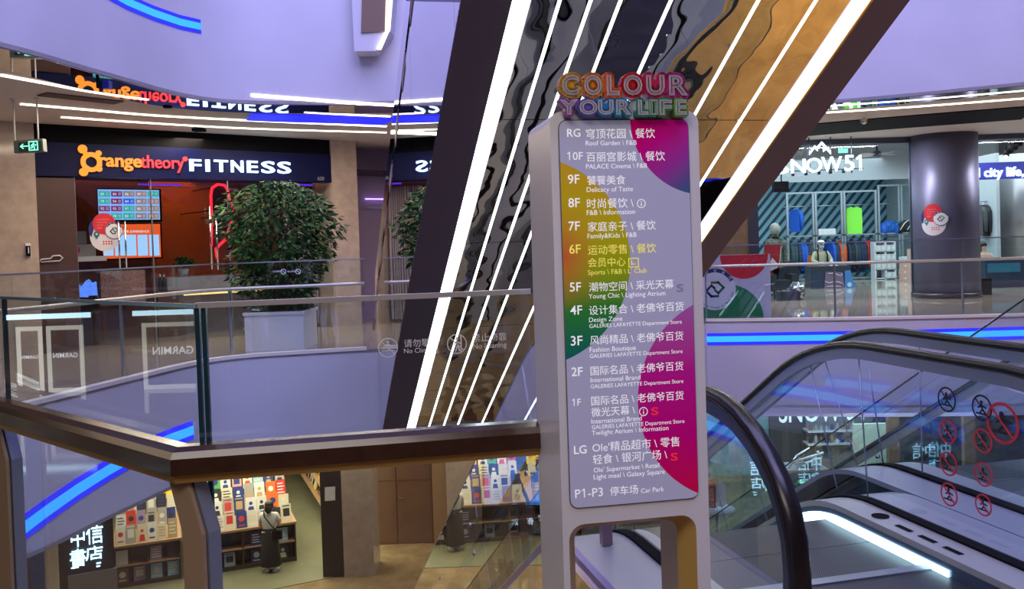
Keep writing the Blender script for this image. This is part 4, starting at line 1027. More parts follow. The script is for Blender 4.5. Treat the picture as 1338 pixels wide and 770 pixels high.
# ================================================================== DIRECTORY SIGN
th = rad(10.0); DX = Vector((cos(th), sin(th), 0)); DN = Vector((sin(th), -cos(th), 0)); DB = -DN
D0 = Py(726, 400, 2.42); D0.z = 0
def dl(x, y):
    p = Ph(x, y, D0, DN); return ((p - D0).dot(DX), p.z)
def D(u, z, d=0.0): return D0 + DX * u + DN * d + UP * z
u_r = dl(919, 400)[0]; z_t = dl(820, 145)[1]; DEP = 0.31
ds = thing('directory_sign', 'white freestanding floor directory totem with colourful printed panel', 'sign', D(u_r / 2, 0))
def rrect(u0, z0, u1, z1, r, n=6, bottom=True):
    P = []
    for cu, cz, a0 in ((u1 - r, z1 - r, 0), (u0 + r, z1 - r, 90), (u0 + r, z0 + r, 180), (u1 - r, z0 + r, 270)):
        if not bottom and a0 >= 180: P.append((u0 if a0 == 180 else u1, z0)); continue
        for k in range(n + 1):
            a = rad(a0 + 90 * k / n); P.append((cu + r * cos(a), cz + r * sin(a)))
    return P
M_totem = mat('totem_white', (0.74, 0.73, 0.77), 0.35)
cu0, cz1 = dl(743, 686)[0], dl(820, 680)[1]; cu1 = dl(910, 700)[0]
# shell: front and back plates with a doorway-like cut, joined round the edge
def shell():
    out = rrect(0, 0.0, u_r, z_t, 0.035, bottom=False); inn = rrect(cu0, 0.10, cu1, cz1, 0.045)
    bm = bmesh.new()
    def loop(P, d): return [bm.verts.new(D(u, z, d)) for u, z in P]
    fo, fi, bo, bi = loop(out, 0), loop(inn, 0), loop(out, -DEP), loop(inn, -DEP)
    for A, B in ((fo, fi), (bo, bi)):
        ed = [bm.edges.new((L[i], L[(i + 1) % len(L)])) for L in (A, B) for i in range(len(L))]
        bmesh.ops.triangle_fill(bm, edges=ed, use_beauty=True)
    n = len(fo)
    for i in range(n): bm.faces.new((fo[i], fo[(i + 1) % n], bo[(i + 1) % n], bo[i]))
    bmesh.ops.recalc_face_normals(bm, faces=bm.faces[:])
    bm.verts.index_update()
    mb = MB(); mb.use(M_totem).add([v.co.copy() for v in bm.verts], [[v.index for v in f.verts] for f in bm.faces]); bm.free()
    return mb
shell().build('body', ds)
# tapered amber frame inside the cut, then the plain reveal
inn = rrect(cu0, 0.10, cu1, cz1, 0.045); k = 0.032; inn2 = rrect(cu0 + k, 0.10 + k, cu1 - k, cz1 - k, 0.035)
mb = MB(); mb.use(mat('amber_frame', (0.62, 0.40, 0.12), 0.45, 0.1)); n = len(inn)
mb.add([D(u, z, 0) for u, z in inn] + [D(u, z, -0.07) for u, z in inn2], [(i, (i + 1) % n, n + (i + 1) % n, n + i) for i in range(n)]); mb.build('opening_frame', ds)['label'] = 'amber tapered frame of the opening'
mb = MB(); mb.use(mat('reveal_taupe', (0.27, 0.20, 0.22), 0.4, 0.2))
mb.add([D(u, z, -0.07) for u, z in inn2] + [D(u, z, -DEP) for u, z in inn], [(i, (i + 1) % n, n + (i + 1) % n, n + i) for i in range(n)]); mb.build('opening_reveal', ds)
mb = MB(); mb.use(M_totem).prism([D(-0.01, 0, 0.01), D(u_r + 0.01, 0, 0.01), D(u_r + 0.01, 0, -DEP - 0.01), D(-0.01, 0, -DEP - 0.01)], (0, 0, 0.02)); mb.build('foot_plate', ds)
# printed panel
pu0, pz1 = dl(733, 200)[0], dl(820, 157.5)[1]; pu1, pz0 = dl(908, 600)[0], dl(825, 657)[1]
pu0 = dl(738, 420)[0]; pu1 = dl(905, 420)[0]
def panel_mat():
    m = bpy.data.materials.new('printed_panel'); m.use_nodes = True; nt = m.node_tree; b = nt.nodes['Principled BSDF']; N = nt.nodes.new; Lk = nt.links.new
    b.inputs['Roughness'].default_value = 0.16
    tc = N('ShaderNodeTexCoord'); sep = N('ShaderNodeSeparateXYZ')
    vr = N('ShaderNodeVectorRotate'); vr.rotation_type = 'Z_AXIS'; vr.inputs['Angle'].default_value = -th
    Lk(tc.outputs['Object'], vr.inputs['Vector']); Lk(vr.outputs[0], sep.inputs[0])
    us, zs = sep.outputs[0], sep.outputs[2]
    def mth(op, a, b_, c=None):
        n = N('ShaderNodeMath'); n.operation = op
        for i, v in enumerate((a, b_, c)):
            if v is None: continue
            if isinstance(v, (int, float)): n.inputs[i].default_value = v
            else: Lk(v, n.inputs[i])
        return n.outputs[0]
    def mask(cu, cz, r):
        du = mth('SUBTRACT', us, cu); dz = mth('SUBTRACT', zs, cz)
        d2 = mth('ADD', mth('MULTIPLY', du, du), mth('MULTIPLY', dz, dz)); return mth('LESS_THAN', d2, r * r)
    def ramp(val, stops):
        r = N('ShaderNodeValToRGB'); e = r.color_ramp.elements
        e[0].position, e[0].color = stops[0][0], (*stops[0][1], 1); e[1].position, e[1].color = stops[-1][0], (*stops[-1][1], 1)
        for p_, c_ in stops[1:-1]: x = e.new(p_); x.color = (*c_, 1)
        Lk(val, r.inputs[0]); return r.outputs[0]
    def mixc(f, a, c):
        n = N('ShaderNodeMix'); n.data_type = 'RGBA'; Lk(f, n.inputs[0])
        for i, v in ((6, a), (7, c)):
            if isinstance(v, tuple): n.inputs[i].default_value = (*v, 1)
            else: Lk(v, n.inputs[i])
        return n.outputs[2]
    base = D(u_r / 2, 0); ub = u_r / 2
    K = (dl(900, 400)[0] - dl(740, 400)[0]) / 160.0        # metres per photo pixel on the panel
    def cen(x, y): u, z = dl(x, y); return u - ub, z
    col = (0.43, 0.43, 0.62)
    def lin(cx, cz, ang, L):
        """0..1 along direction ang across +-L about (cx, cz)"""
        a = mth('MULTIPLY', mth('SUBTRACT', us, cx), cos(rad(ang)) / (2 * L)); c = mth('MULTIPLY', mth('SUBTRACT', zs, cz), sin(rad(ang)) / (2 * L))
        return mth('ADD', mth('ADD', a, c), 0.5)
    c1 = cen(918, 155); g1 = ramp(lin(c1[0] - 45 * K, c1[1] - 42 * K, -52, 66 * K), [(0.0, (0.58, 0.0, 0.12)), (0.34, (0.50, 0.004, 0.22)), (0.60, (0.30, 0.03, 0.30)), (0.82, (0.08, 0.08, 0.26)), (1.0, (0.0, 0.14, 0.20))])
    c2 = cen(690, 343); g2 = ramp(lin(c2[0] + 75 * K, c2[1], -90, 132 * K), [(0.0, (0.58, 0.34, 0.02)), (0.35, (0.50, 0.42, 0.01)), (0.55, (0.30, 0.38, 0.01)), (0.72, (0.03, 0.22, 0.03)), (1.0, (0.0, 0.12, 0.13))])
    rd = ramp(mth('MULTIPLY', mth('SUBTRACT', us, c2[0] + 48 * K), 1.0 / (42 * K)), [(0.0, (0.9, 0.9, 0.9)), (1.0, (0, 0, 0))])
    zz = mth('SUBTRACT', 1.0, mth('MINIMUM', mth('MULTIPLY', mth('ABSOLUTE', mth('SUBTRACT', zs, c2[1] + 5 * K), 0), 1.0 / (70 * K)), 1.0))
    fr = N('ShaderNodeMath'); fr.operation = 'MULTIPLY'; Lk(rd, fr.inputs[0]); Lk(zz, fr.inputs[1])
    g2 = mixc(fr.outputs[0], g2, (0.62, 0.10, 0.04))
    c3 = cen(962, 518); g3 = ramp(lin(c3[0] - 80 * K, c3[1], -90, 130 * K), [(0.0, (0.36, 0.11, 0.38)), (0.35, (0.48, 0.01, 0.26)), (0.65, (0.52, 0.0, 0.20)), (1.0, (0.62, 0.0, 0.045))])
    out = mixc(mask(c2[0], c2[1], 130 * K), col, g2)
    out = mixc(mask(c1[0], c1[1], 97 * K), out, g1)
    out = mixc(mask(c3[0], c3[1], 133 * K), out, g3)
    Lk(out, b.inputs['Base Color'])
    Lk(out, b.inputs['Emission Color']); b.inputs['Emission Strength'].default_value = 0.18     # back-lit print
    return m
M_panel = panel_mat()
mb = MB(); mb.use(M_panel).prism([D(u, z, 0.002) for u, z in rrect(pu0, pz0, pu1, pz1, 0.022)], DN * 0.004); pp_ = mb.build('printed_panel', ds)
mb = MB(); mb.use(mat('panel_shadow_gap', (0.16, 0.15, 0.24), 0.5)).prism([D(u, z, 0.0008) for u, z in rrect(pu0 - .003, pz0 - .003, pu1 + .003, pz1 + .003, 0.025)], DN * 0.001); mb.build('panel_rim', ds)
M_pw = mat('print_white', (0.85, 0.85, 0.88), 0.4, emit=(0.9, 0.9, 0.95), es=0.45); M_py = mat('print_yellow', (0.85, 0.75, 0.15), 0.4, emit=(0.95, 0.82, 0.15), es=0.45)
M_pr = mat('print_red', (0.85, 0.03, 0.06), 0.4, emit=(0.9, 0.02, 0.05), es=0.4); M_pp = mat('print_faint', (0.36, 0.36, 0.55), 0.4)
def pt_(mb, s, x0, x1, y, off=0.0):
    a = dl(x0, y); c = dl(x1, y + (x1 - x0) * -0.0); mb.text(s, D(a[0], a[1], 0.0065), DX, UP, w=c[0] - a[0], off=off, lift=0.0)
def rows(items, mainm=M_pw):
    for it in items:
        mb = MB(); mb.use(mainm)
        if it[0] == 'i':
            _, x, y = it; u, z = dl(x, y); r = 0.0125
            mb.ring(D(u, z, 0.0065), DX, UP, r * 0.84, r, 0.0005); mb.par(D(u - 0.0011, z - 0.007, 0.0065), DX * 0.0022, UP * 0.0085, DN * 0.0005); mb.disc(D(u, z + 0.0055, 0.0065), DX, UP, 0.0015, 0.0005)
        elif it[0] == 's':
            _, x, y, m = it; u, z = dl(x, y); r = 0.0125; mb.use(m)
            mb.text('S', D(u - .0095, z - .0105, 0.0065), DX, UP, box=(.019, .021), off=0.02); mb.use(mainm)
        elif it[0] == 'L':
            _, x0, y0, x1, y1 = it; a = dl(x0, y1); c = dl(x1, y0); w = 0.0022
            mb.stroke([(0, 0), (c[0] - a[0], 0), (c[0] - a[0], c[1] - a[1]), (0, c[1] - a[1]), (0, 0)], DX, UP, D(a[0], a[1], 0.0065), w, 0.0005)
            mb.stroke([(0.008, 0.018), (0.008, 0.008), (0.018, 0.008)], DX, UP, D(a[0], a[1], 0.0065), w, 0.0005)
        else: pt_(mb, *it)
        mb.build('panel_symbol' if it[0] in ('i', 's', 'L') else 'panel_lettering', pp_)
B_ = 0.0
rows([('RG', 740.5, 757.7, 179.2, .008), ('穹顶花园 \\ 餐饮', 765, 855, 180.6, B_), ('Roof Garden \\ F&B', 764.6, 831, 190.6, B_)])
rows([('10F', 740.5, 761, 209.6), ('百丽宫影城 \\ 餐饮', 765.6, 868, 210.8, B_), ('PALACE Cinema \\ F&B', 765, 844.6, 221, B_)])
rows([('9F', 741.7, 756.5, 240.4, .008), ('饕餮美食', 766.4, 816.5, 241.2, B_), ('Delicacy of Taste', 766, 826.3, 251.3, B_)])
rows([('8F', 742.2, 757, 271, .008), ('时尚餐饮 \\', 766.4, 827, 271.8, B_), ('i', 837, 266.3), ('F&B \\ Information', 766, 829, 281.4, B_)])
rows([('7F', 742.4, 757, 301.5, .008), ('家庭亲子 \\ 餐饮', 767.6, 856, 301.9, B_), ('Family&Kids \\ F&B', 767, 831, 311.8, B_)])
rows([('6F', 743.4, 758, 331.6, .008), ('运动零售 \\ 餐饮', 767.6, 856.5, 332.2, B_), ('会员中心', 767.6, 816.5, 348.4, B_), ('L', 821, 337.7, 833, 349.3), ("Sports \\ F&B \\ L' Club", 767.6, 844, 359.3, B_)], M_py)
rows([('5F', 744, 758.5, 381, .008), ('潮物空间 \\ 采光天幕', 769, 879.4, 380.3, B_), ('s', 887.5, 376.3, M_pp), ('Young Chic \\ Lighting Atrium', 768.4, 868.8, 390.3, B_)])
rows([('4F', 744.7, 760, 411.3, .008), ('设计集合 \\ 老佛爷百货', 769, 892.7, 410.7, B_), ('Design Zone', 769, 812.5, 421, B_), ('GALERIES LAFAYETTE Department Store', 769.3, 890, 428.6, B_)])
rows([('3F', 745.4, 760.4, 451.4, .008), ('风尚精品 \\ 老佛爷百货', 770.3, 892, 449.6, B_), ('Fashion Boutique', 769.8, 830, 460.3, B_), ('GALERIES LAFAYETTE Department Store', 770, 891, 467.8, B_)])
rows([('2F', 746.3, 760.6, 491.4, .008), ('国际名品 \\ 老佛爷百货', 771, 892, 489.7, B_), ('International Brand', 771, 836, 499.5, B_), ('GALERIES LAFAYETTE Department Store', 771, 892, 507.5, B_)])
rows([('1F', 746.8, 758.5, 530.3), ('国际名品 \\ 老佛爷百货', 772, 892.5, 528.8, B_), ('微光天幕 \\', 772, 829, 543.7, B_), ('i', 839.8, 537.5), ('s', 854.7, 537, M_pr), ('International Brand', 772, 837.7, 553.5, B_), ('GALERIES LAFAYETTE Department Store', 772.6, 893.5, 560.6, B_), ('Twilight Atrium \\ Information', 772.6, 872.6, 568.6, B_)])
rows([('LG', 749.6, 765.7, 593, .008), ("Ole'精品超市 \\ 零售", 773.5, 887, 590, B_), ('轻食 \\ 银河广场 \\', 774, 871, 605.6, B_), ('s', 880, 596.5, M_pr), ("Ole' Supermarket \\ Retail", 775, 860.7, 617, B_), ('Light meal \\ Galaxy Square', 775, 868, 626, B_)])
rows([('P1-P3', 751, 787, 650.6), ('停车场', 796.5, 833, 646.6, B_), ('Car Park', 836.8, 866.7, 643.8, B_)])
# COLOUR YOUR LIFE topper: fat backing letters with triple inline strokes
M_line = mat('inline_white', (0.72, 0.70, 0.74), 0.5)
def topper(ch, x0, x1, y0, y1, col, back):
    m = mat('topper_%02x%02x%02x' % tuple(int(c * 255) for c in col), col, 0.35)
    a = dl(x0, y1); c = dl(x1, y0); mb = MB(); bx = (c[0] - a[0], c[1] - a[1]); tgt = D(a[0], a[1], 0.004)
    g = text_geo(ch, 0.0, False)[2]; sx, sy = bx[0] / (g[1] - g[0]), bx[1] / (g[3] - g[2])
    def P2(p): return tgt + DX * ((p[0] - g[0]) * sx) + UP * ((p[1] - g[2]) * sy)
    R_ = back
    mb.use(m).text(ch, tgt, DX, UP, box=bx, th=0.030)
    for p, q in outline(ch, 0.0):          # fat rounded backing
        A, Bq = P2(p), P2(q); d = Bq - A
        if d.length < 1e-6: continue
        d.normalize(); n_ = DN.cross(d); 
        mb.disc(A, DX, -UP if DX.cross(UP).dot(DN) < 0 else UP, R_, 0.030, 10)
        mb.prism([A - n_ * R_, Bq - n_ * R_, Bq + n_ * R_, A + n_ * R_], DN * 0.030)
    if ch in 'COUR': mb.par(tgt + DX * bx[0] * .25 + UP * bx[1] * .2, DX * bx[0] * .5, UP * bx[1] * .6, DN * 0.0295)
    mb.use(M_line)
    for off, hw in ((0.034, .00042), (0.006, .00036), (-0.020, .00036)):
        for p, q in outline(ch, off):
            A, Bq = P2(p) + DN * 0.0302, P2(q) + DN * 0.0302; d = Bq - A
            if d.length < 1e-6: continue
            d.normalize(); n_ = DN.cross(d); mb.prism([A - n_ * hw - d * hw, Bq - n_ * hw + d * hw, Bq + n_ * hw + d * hw, A + n_ * hw - d * hw], DN * 0.0012)
    o = mb.build('topper_letter', ds); o['label'] = 'coloured topper letter ' + ch
for ch, x0, x1, c in (('C', 732, 751, (0.62, 0.30, 0.02)), ('O', 760.5, 780.5, (0.66, 0.20, 0.02)), ('L', 790, 803, (0.66, 0.10, 0.02)), ('O', 811.5, 832.5, (0.52, 0.01, 0.02)), ('U', 841, 861, (0.46, 0.015, 0.07)), ('R', 870.5, 889.5, (0.40, 0.02, 0.18))):
    topper(ch, x0, x1, 102.5, 126, c, 0.0112)
for ch, x0, x1, c in (('Y', 730.5, 748.5, (0.27, 0.06, 0.30)), ('O', 754.5, 774.5, (0.12, 0.09, 0.42)), ('U', 778.5, 795.5, (0.02, 0.17, 0.42)), ('R', 802, 817.5, (0.01, 0.22, 0.36)),
        ('L', 830, 840.5, (0.01, 0.20, 0.14)), ('I', 846, 851.5, (0.02, 0.23, 0.09)), ('F', 858, 870.5, (0.05, 0.24, 0.06)), ('E', 878.5, 890, (0.12, 0.30, 0.03))):
    topper(ch, x0, x1, 134, 151.5, c, 0.0078)

# ================================================================== helpers for people
def skin_body(name, joints, bones, parent, m, sub=2):
    """joints: name -> (point, radius or (rx, ry)); bones: pairs; grown with a skin modifier as one surface"""
    me = bpy.data.meshes.new(name); root = parent
    while root.parent is not None: root = root.parent
    names = list(joints); idx = {n: i for i, n in enumerate(names)}
    me.from_pydata([Vector(joints[n][0]) - root.location for n in names], [(idx[a], idx[b]) for a, b in bones], [])
    o = bpy.data.objects.new(name, me); COL.objects.link(o); o.parent = parent
    md = o.modifiers.new('skin', 'SKIN'); md.use_smooth_shade = True
    if not me.skin_vertices: 
        bm = bmesh.new(); bm.from_mesh(me); bm.verts.layers.skin.verify(); bm.to_mesh(me); bm.free()
    sv = me.skin_vertices[0].data
    for n in names:
        r = joints[n][1]; sv[idx[n]].radius = r if hasattr(r, '__len__') else (r, r)
    sv[0].use_root = True
    s = o.modifiers.new('subdivision', 'SUBSURF'); s.levels = sub; s.render_levels = sub
    me.materials.append(m); return o
M_skin = mat('skin', (0.62, 0.40, 0.30), 0.55); M_hair = mat('black_hair', (0.012, 0.010, 0.010), 0.45)
def hand(base, d, parent, side=1, s=1.0):
    """small hand: palm, four fingers and a thumb, as one skinned mesh"""
    d = Vector(d).normalized(); x = d.cross(UP).normalized() if abs(d.z) < 0.95 else Vector((1, 0, 0)); y = x.cross(d)
    b = Vector(base); J = {'wrist': (b, 0.022 * s), 'palm': (b + d * 0.06 * s, (0.032 * s, 0.018 * s))}; Bn = [('wrist', 'palm')]
    for k, L in enumerate((0.060, 0.072, 0.067, 0.052)):
        a = b + d * 0.09 * s + x * (0.027 - k * 0.018) * s; J['k%d' % k] = (a, 0.009 * s); J['m%d' % k] = (a + d * L * 0.5 * s - y * 0.012 * s, 0.008 * s); J['f%d' % k] = (a + d * L * 0.85 * s - y * 0.035 * s, 0.007 * s)
        Bn += [('palm', 'k%d' % k), ('k%d' % k, 'm%d' % k), ('m%d' % k, 'f%d' % k)]
    t = b + d * 0.03 * s + x * side * 0.035 * s; J['t0'] = (t, 0.011 * s); J['t1'] = (t + d * 0.045 * s + x * side * 0.02 * s, 0.009 * s); Bn += [('wrist', 't0'), ('t0', 't1')]
    return skin_body('hand', J, Bn, parent, M_skin, 1)

# ================================================================== OUTDOOR CLOTHING SHOP (right, this storey)
FY = 21.35
mb = MB(); mb.use(mat('brown_marble', (0.13, 0.085, 0.06), 0.15, noise=(3, (0.20, 0.13, 0.09), 1.0, 6))).par((1.2, FY, 0), (4.55, 0, 0), (0, 0.3, 0), (0, 0, CEIL)); struct(mb, 'wall_front')
mb = MB(); mb.use(mat('dark_mullion', (0.07, 0.07, 0.10), 0.3, 0.6)).par((5.75, FY - .05, 0), (0.24, 0, 0), (0, 0.3, 0), (0, 0, CEIL)); struct(mb, 'wall_front')
mb = MB(); mb.use(M_white).par((5.75, FY, 4.95), (16, 0, 0), (0, 15, 0), (0, 0, 0.05)); struct(mb, 'ceiling')
mb = MB(); mb.use(M_white).par((5.75, FY - 0.0, CEIL + 0.0), (16, 0, 0), (0, 0.12, 0), (0, 0, 1.05)); struct(mb, 'wall_front')
mb = MB(); mb.use(mat('shop_side', (0.40, 0.46, 0.50), 0.6)).par((5.65, FY + .3, 0), (0.1, 0, 0), (0, 14, 0), (0, 0, 5)); struct(mb, 'wall_left')
def stripe_mat():
    m = mat('striped_blue_wall', (0.2, 0.3, 0.36), 0.5); nt = m.node_tree
    tc = nt.nodes.new('ShaderNodeTexCoord'); mp = nt.nodes.new('ShaderNodeMapping'); mp.inputs['Rotation'].default_value = (0, rad(-40), 0)
    w = nt.nodes.new('ShaderNodeTexWave'); w.bands_direction = 'X'; w.inputs['Scale'].default_value = 1.25
    r = nt.nodes.new('ShaderNodeValToRGB'); r.color_ramp.interpolation = 'CONSTANT'
    e = r.color_ramp.elements; e[0].color = (0.02, 0.06, 0.10, 1); e[1].position = 0.42; e[1].color = (0.24, 0.48, 0.60, 1)
    nt.links.new(tc.outputs['Object'], mp.inputs[0]); nt.links.new(mp.outputs[0], w.inputs[0]); nt.links.new(w.outputs[1], r.inputs[0])
    nt.links.new(r.outputs[0], nt.nodes['Principled BSDF'].inputs['Base Color']); return m
mb = MB(); mb.use(stripe_mat()).par((5.75, 33.6, 0), (16, 0, 0), (0, 0.1, 0), (0, 0, 5)); struct(mb, 'wall_back')
mb = MB(); mb.use(mat('bulkhead_paint', (0.36, 0.38, 0.41), 0.6)).par((5.75, 30.0, 3.42), (8.6, 0, 0), (0, 0.15, 0), (0, 0, 1.5)); struct(mb, 'wall_upper')
mb = MB(); mb.use(mat('pale_teal_wall', (0.42, 0.58, 0.58), 0.6)).par((14.4, 30.0, 0), (8, 0, 0), (0, 0.1, 0), (0, 0, 5)); struct(mb, 'wall_back')
mb = MB(); mb.use(mat('shop_side')).par((14.35, 26, 0), (0.1, 0, 0), (0, 8, 0), (0, 0, 5)); struct(mb, 'wall_right')
# front glass and its frame
mb = MB(); mb.use(M_shopglass)
for a, c in ((6.0, 9.75), (11.35, 13.6)): mb.par((a, FY + 0.1, 0.02), (c - a, 0, 0), (0, 0.012, 0), (0, 0, 3.75))
mb.use(M_darkalu).par((6.0, FY + 0.06, 3.77), (7.6, 0, 0), (0, 0.1, 0), (0, 0, 0.14))
for a in (9.74, 11.33): mb.par((a, FY + 0.08, 0), (0.03, 0, 0), (0, 0.05, 0), (0, 0, 3.77))
struct(mb, 'window_2')
# big round pillar in brushed dark metal, second one deeper right
M_pillar = mat('pillar_metal', (0.13, 0.135, 0.22), 0.42, 0.45)
mb = MB(); mb.use(M_pillar).lathe([(0.765, 0.0), (0.765, CEIL - 0.002)], (10.52, FY + 0.02, 0), 48); mb.use(mat('pillar_base', (0.03, 0.03, 0.04), 0.3)).lathe([(0.78, 0.0), (0.78, 0.12)], (10.52, FY + 0.02, 0.001), 48); struct(mb, 'wall_pillar')
q = Py(1335, 300, 27); mb = MB(); mb.use(mat('pillar_metal_pale', (0.40, 0.42, 0.44), 0.30, 0.6)).lathe([(0.80, 0.0), (0.80, 4.9)], (q.x, 27, 0), 40); struct(mb, 'wall_pillar')
# hanging lit sign
def S(x, y, d=20.9): return Py(x, y, d)
sgn = thing('shop_sign', 'white lit letters and mountain mark of the outdoor shop hung on a thin frame', 'sign', S(1080, 226))
L_snow = glow('snow_letter', (0.80, 1.0, 1.0), 1.5); M_sframe = mat('sign_frame', (0.05, 0.06, 0.08), 0.4, 0.5)
for ch, x0, x1, y0, y1 in (('S', 1008, 1030, 207, 228), ('N', 1033.5, 1051.5, 208, 226.5), ('O', 1053.5, 1073, 206.3, 225.8), ('W', 1073.5, 1099, 204.8, 224.5), ('5', 1103.5, 1115, 203, 223.5), ('1', 1118.5, 1124.5, 202.8, 222.8)):
    a = S(x0, y1); c = S(x1, y0); mb = MB(); mb.use(L_snow).text(ch, a, (c - a - UP * (c - a).z).normalized(), UP, box=(c.x - a.x, c.z - a.z), off=0.012, th=0.05); mb.build('letter', sgn)['label'] = 'white lit letter ' + ch
mb = MB(); mb.use(L_snow)
for pl in ([(1057, 201), (1064, 192), (1068, 196)], [(1066, 195), (1073, 187), (1085, 200)], [(1075, 197), (1079, 194), (1082, 196)]):
    P = [S(*p) for p in pl]
    for a, c in zip(P[:-1], P[1:]): mb.prism([a + UP * .035, c + UP * .035, c - UP * .035, a - UP * .035], (0, -0.05, 0))
mb.build('mountain_mark', sgn)
mb = MB(); mb.use(M_sframe)
for x in (1058, 1086, 1113): a = S(x, 226, 20.98); mb.tube([Vector((a.x, a.y, a.z)), Vector((a.x, a.y, CEIL))], 0.015, 6)
for y in (209, 223): a = S(1010, y + 2, 20.98); c = S(1128, y - 3, 20.98); mb.tube([a, c], 0.013, 6)
for x in (1036, 1053, 1070, 1085, 1102): a = S(x, 228 - (x - 1036) * .06, 20.95); mb.box(a, (0.06, 0.06, 0.08))
mb.build('hanging_frame', sgn)
# blue sign with white words at the right edge
csg = thing('shop_sign', 'blue band with the white lit words city life at the right picture edge', 'sign', Py(1305, 237, 23))
mb = MB(); mb.use(mat('city_blue', (0.02, 0.03, 0.30), 0.4, emit=(0.02, 0.03, 0.35), es=0.5)); a = Py(1276.5, 235, 23); mb.par((a.x, 23, a.z), (3.2, 0, 0), (0, 0.1, 0), (0, 0, 0.44)); mb.build('panel', csg)
mb = MB(); mb.use(glow('city_white', (0.75, 0.92, 1.0), 2.4)); c = Py(1278, 231.5, 22.97); mb.text('l city life,', c, Vector((1, 0, 0.0)), UP, w=(Py(1337, 231, 22.97) - c).x, off=0.02, th=0.04); mb.build('lettering', csg)
# ceiling fan, exit sign inside, track spotlights
cf = thing('ceiling_fan', 'white four-bladed ceiling fan in the bright shop', 'fan', Py(1146, 203, 26))
fc = Py(1146, 202, 26); mb = MB(); mb.use(M_darkalu).tube([fc, Vector((fc.x, fc.y, 4.95))], 0.03, 8).lathe([(0.05, 0), (0.12, 0.04), (0.12, 0.14), (0.05, 0.18)], fc - UP * 0.06, 14); mb.build('motor', cf)
for k in range(4):
    a = rad(20 + 90 * k); d = Vector((cos(a), sin(a), 0)); n_ = Vector((-d.y, d.x, 0.25)); mb = MB(); mb.use(M_white).prism([fc + d * 0.12 - n_ * 0.06, fc + d * 0.45 - n_ * 0.10, fc + d * 0.62 - n_ * 0.06, fc + d * 0.62 + n_ * 0.06, fc + d * 0.45 + n_ * 0.10, fc + d * 0.12 + n_ * 0.06], (0, 0, 0.012)); mb.build('blade', cf)
mb = MB(); mb.use(glow('exit_green')); a = Py(1096, 200, 27); mb.par(a, (0.28, 0, 0), (0, 0.04, 0), (0, 0, 0.14)); mb.use(M_darkalu).tube([a + Vector((.14, .02, .14)), Vector((a.x + .14, a.y + .02, 4.95))], .01, 5); tag(mb.build('exit_sign', base=a), 'tiny green exit sign inside the bright shop behind the lit letters', 'exit sign')
for k in range(5):
    c = Py(1315 + k * 6, 200 - k * 5 + (2 if k == 0 else 0), 23.6); t = thing('spotlight', ['lowest', 'second lowest', 'middle', 'second highest', 'topmost'][k] + ' of the black track spotlights above the blue sign', 'spotlight', c, 'track spotlights at the right edge')
    mb = MB(); mb.use(M_black); d = Vector((-0.5, -0.6, -0.6)).normalized(); mb.tube([c - d * 0.12, c + d * 0.12], 0.075, 10).tube([c, c + UP * (0.25)], 0.012, 5); mb.build('housing', t)
    if k == 0: mb = MB(); mb.use(L_white).tube([c + d * 0.121, c + d * 0.126], 0.06, 10); mb.build('lens', t)
a, c = Py(1310, 190, 23.6), Py(1345, 158, 23.6); mb = MB(); mb.use(M_black).tube([a + UP * .15, c + UP * .15], 0.03, 6).tube([c + UP * .15, Vector((c.x, c.y, 4.95))], 0.015, 5); tag(mb.build('light_track', base=a), 'black lighting track carrying the spotlights at the right edge', 'track')
lamp_ = MB().use(M_black).par(Py(1012, 251, 22), (0.36, 0, 0), (0, 0.2, 0), (0, 0, 0.26)).build('ceiling_box', base=Py(1018, 251, 22)); tag(lamp_, 'small black box hanging at the upper left corner of the shop window', 'box')
mb = MB(); mb.use(M_black).tube([Py(1021, 240, 22.1), Vector((Py(1021, 240, 22.1).x, 22.1, 4.95))], 0.015, 6); mb.build('hanger', lamp_)
# display frames along the back: tall grey steel frames with rails
RY = 31.0
M_frame = mat('display_frame_steel', (0.36, 0.42, 0.46), 0.35, 0.7)
fxs = [(1024.5, 1061), (1061.5, 1098), (1098.5, 1142), (1143, 1172), (1172.5, 1196)]
FL = ['leftmost tall steel display frame holding one blue jacket', 'second tall steel display frame, behind the seated person', 'third tall steel display frame holding the lime green jacket',
      'fourth tall steel display frame above the shoe boxes', 'rightmost tall steel display frame beside the round pillar']
for (x0, x1), lb in zip(fxs, FL):
    a = Py(x0, 300, RY); c = Py(x1, 300, RY); zt = 3.05 if x0 < 1142 else 3.22
    t = thing('display_stand', lb, 'display frame', ((a.x + c.x) / 2, RY, 0), 'tall steel frames along the shop wall')
    for xx in (a.x + .04, c.x - .04): mb = MB(); mb.use(M_frame).par((xx - .035, RY - .3, 0), (0.07, 0, 0), (0, 0.07, 0), (0, 0, zt)); mb.build('upright', t)
    mb = MB(); mb.use(M_frame).par((a.x, RY - .3, zt), (c.x - a.x, 0, 0), (0, 0.07, 0), (0, 0, 0.06)); mb.build('top_bar', t)
    mb = MB(); mb.use(M_frame).par((a.x, RY - .3, 1.55), (c.x - a.x, 0, 0), (0, 0.5, 0), (0, 0, 0.05)); mb.build('shelf', t)
    mb = MB(); mb.use(M_frame).tube([(a.x, RY, 1.45), (c.x, RY, 1.45)], 0.018, 6).tube([(a.x, RY, 2.62), (c.x, RY, 2.62)], 0.018, 6); mb.build('hanging_rail', t)
    mb = MB(); mb.use(M_frame).par((a.x, RY - .3, 0.03), (c.x - a.x, 0, 0), (0, 0.5, 0), (0, 0, 0.06)); mb.build('base_bar', t)
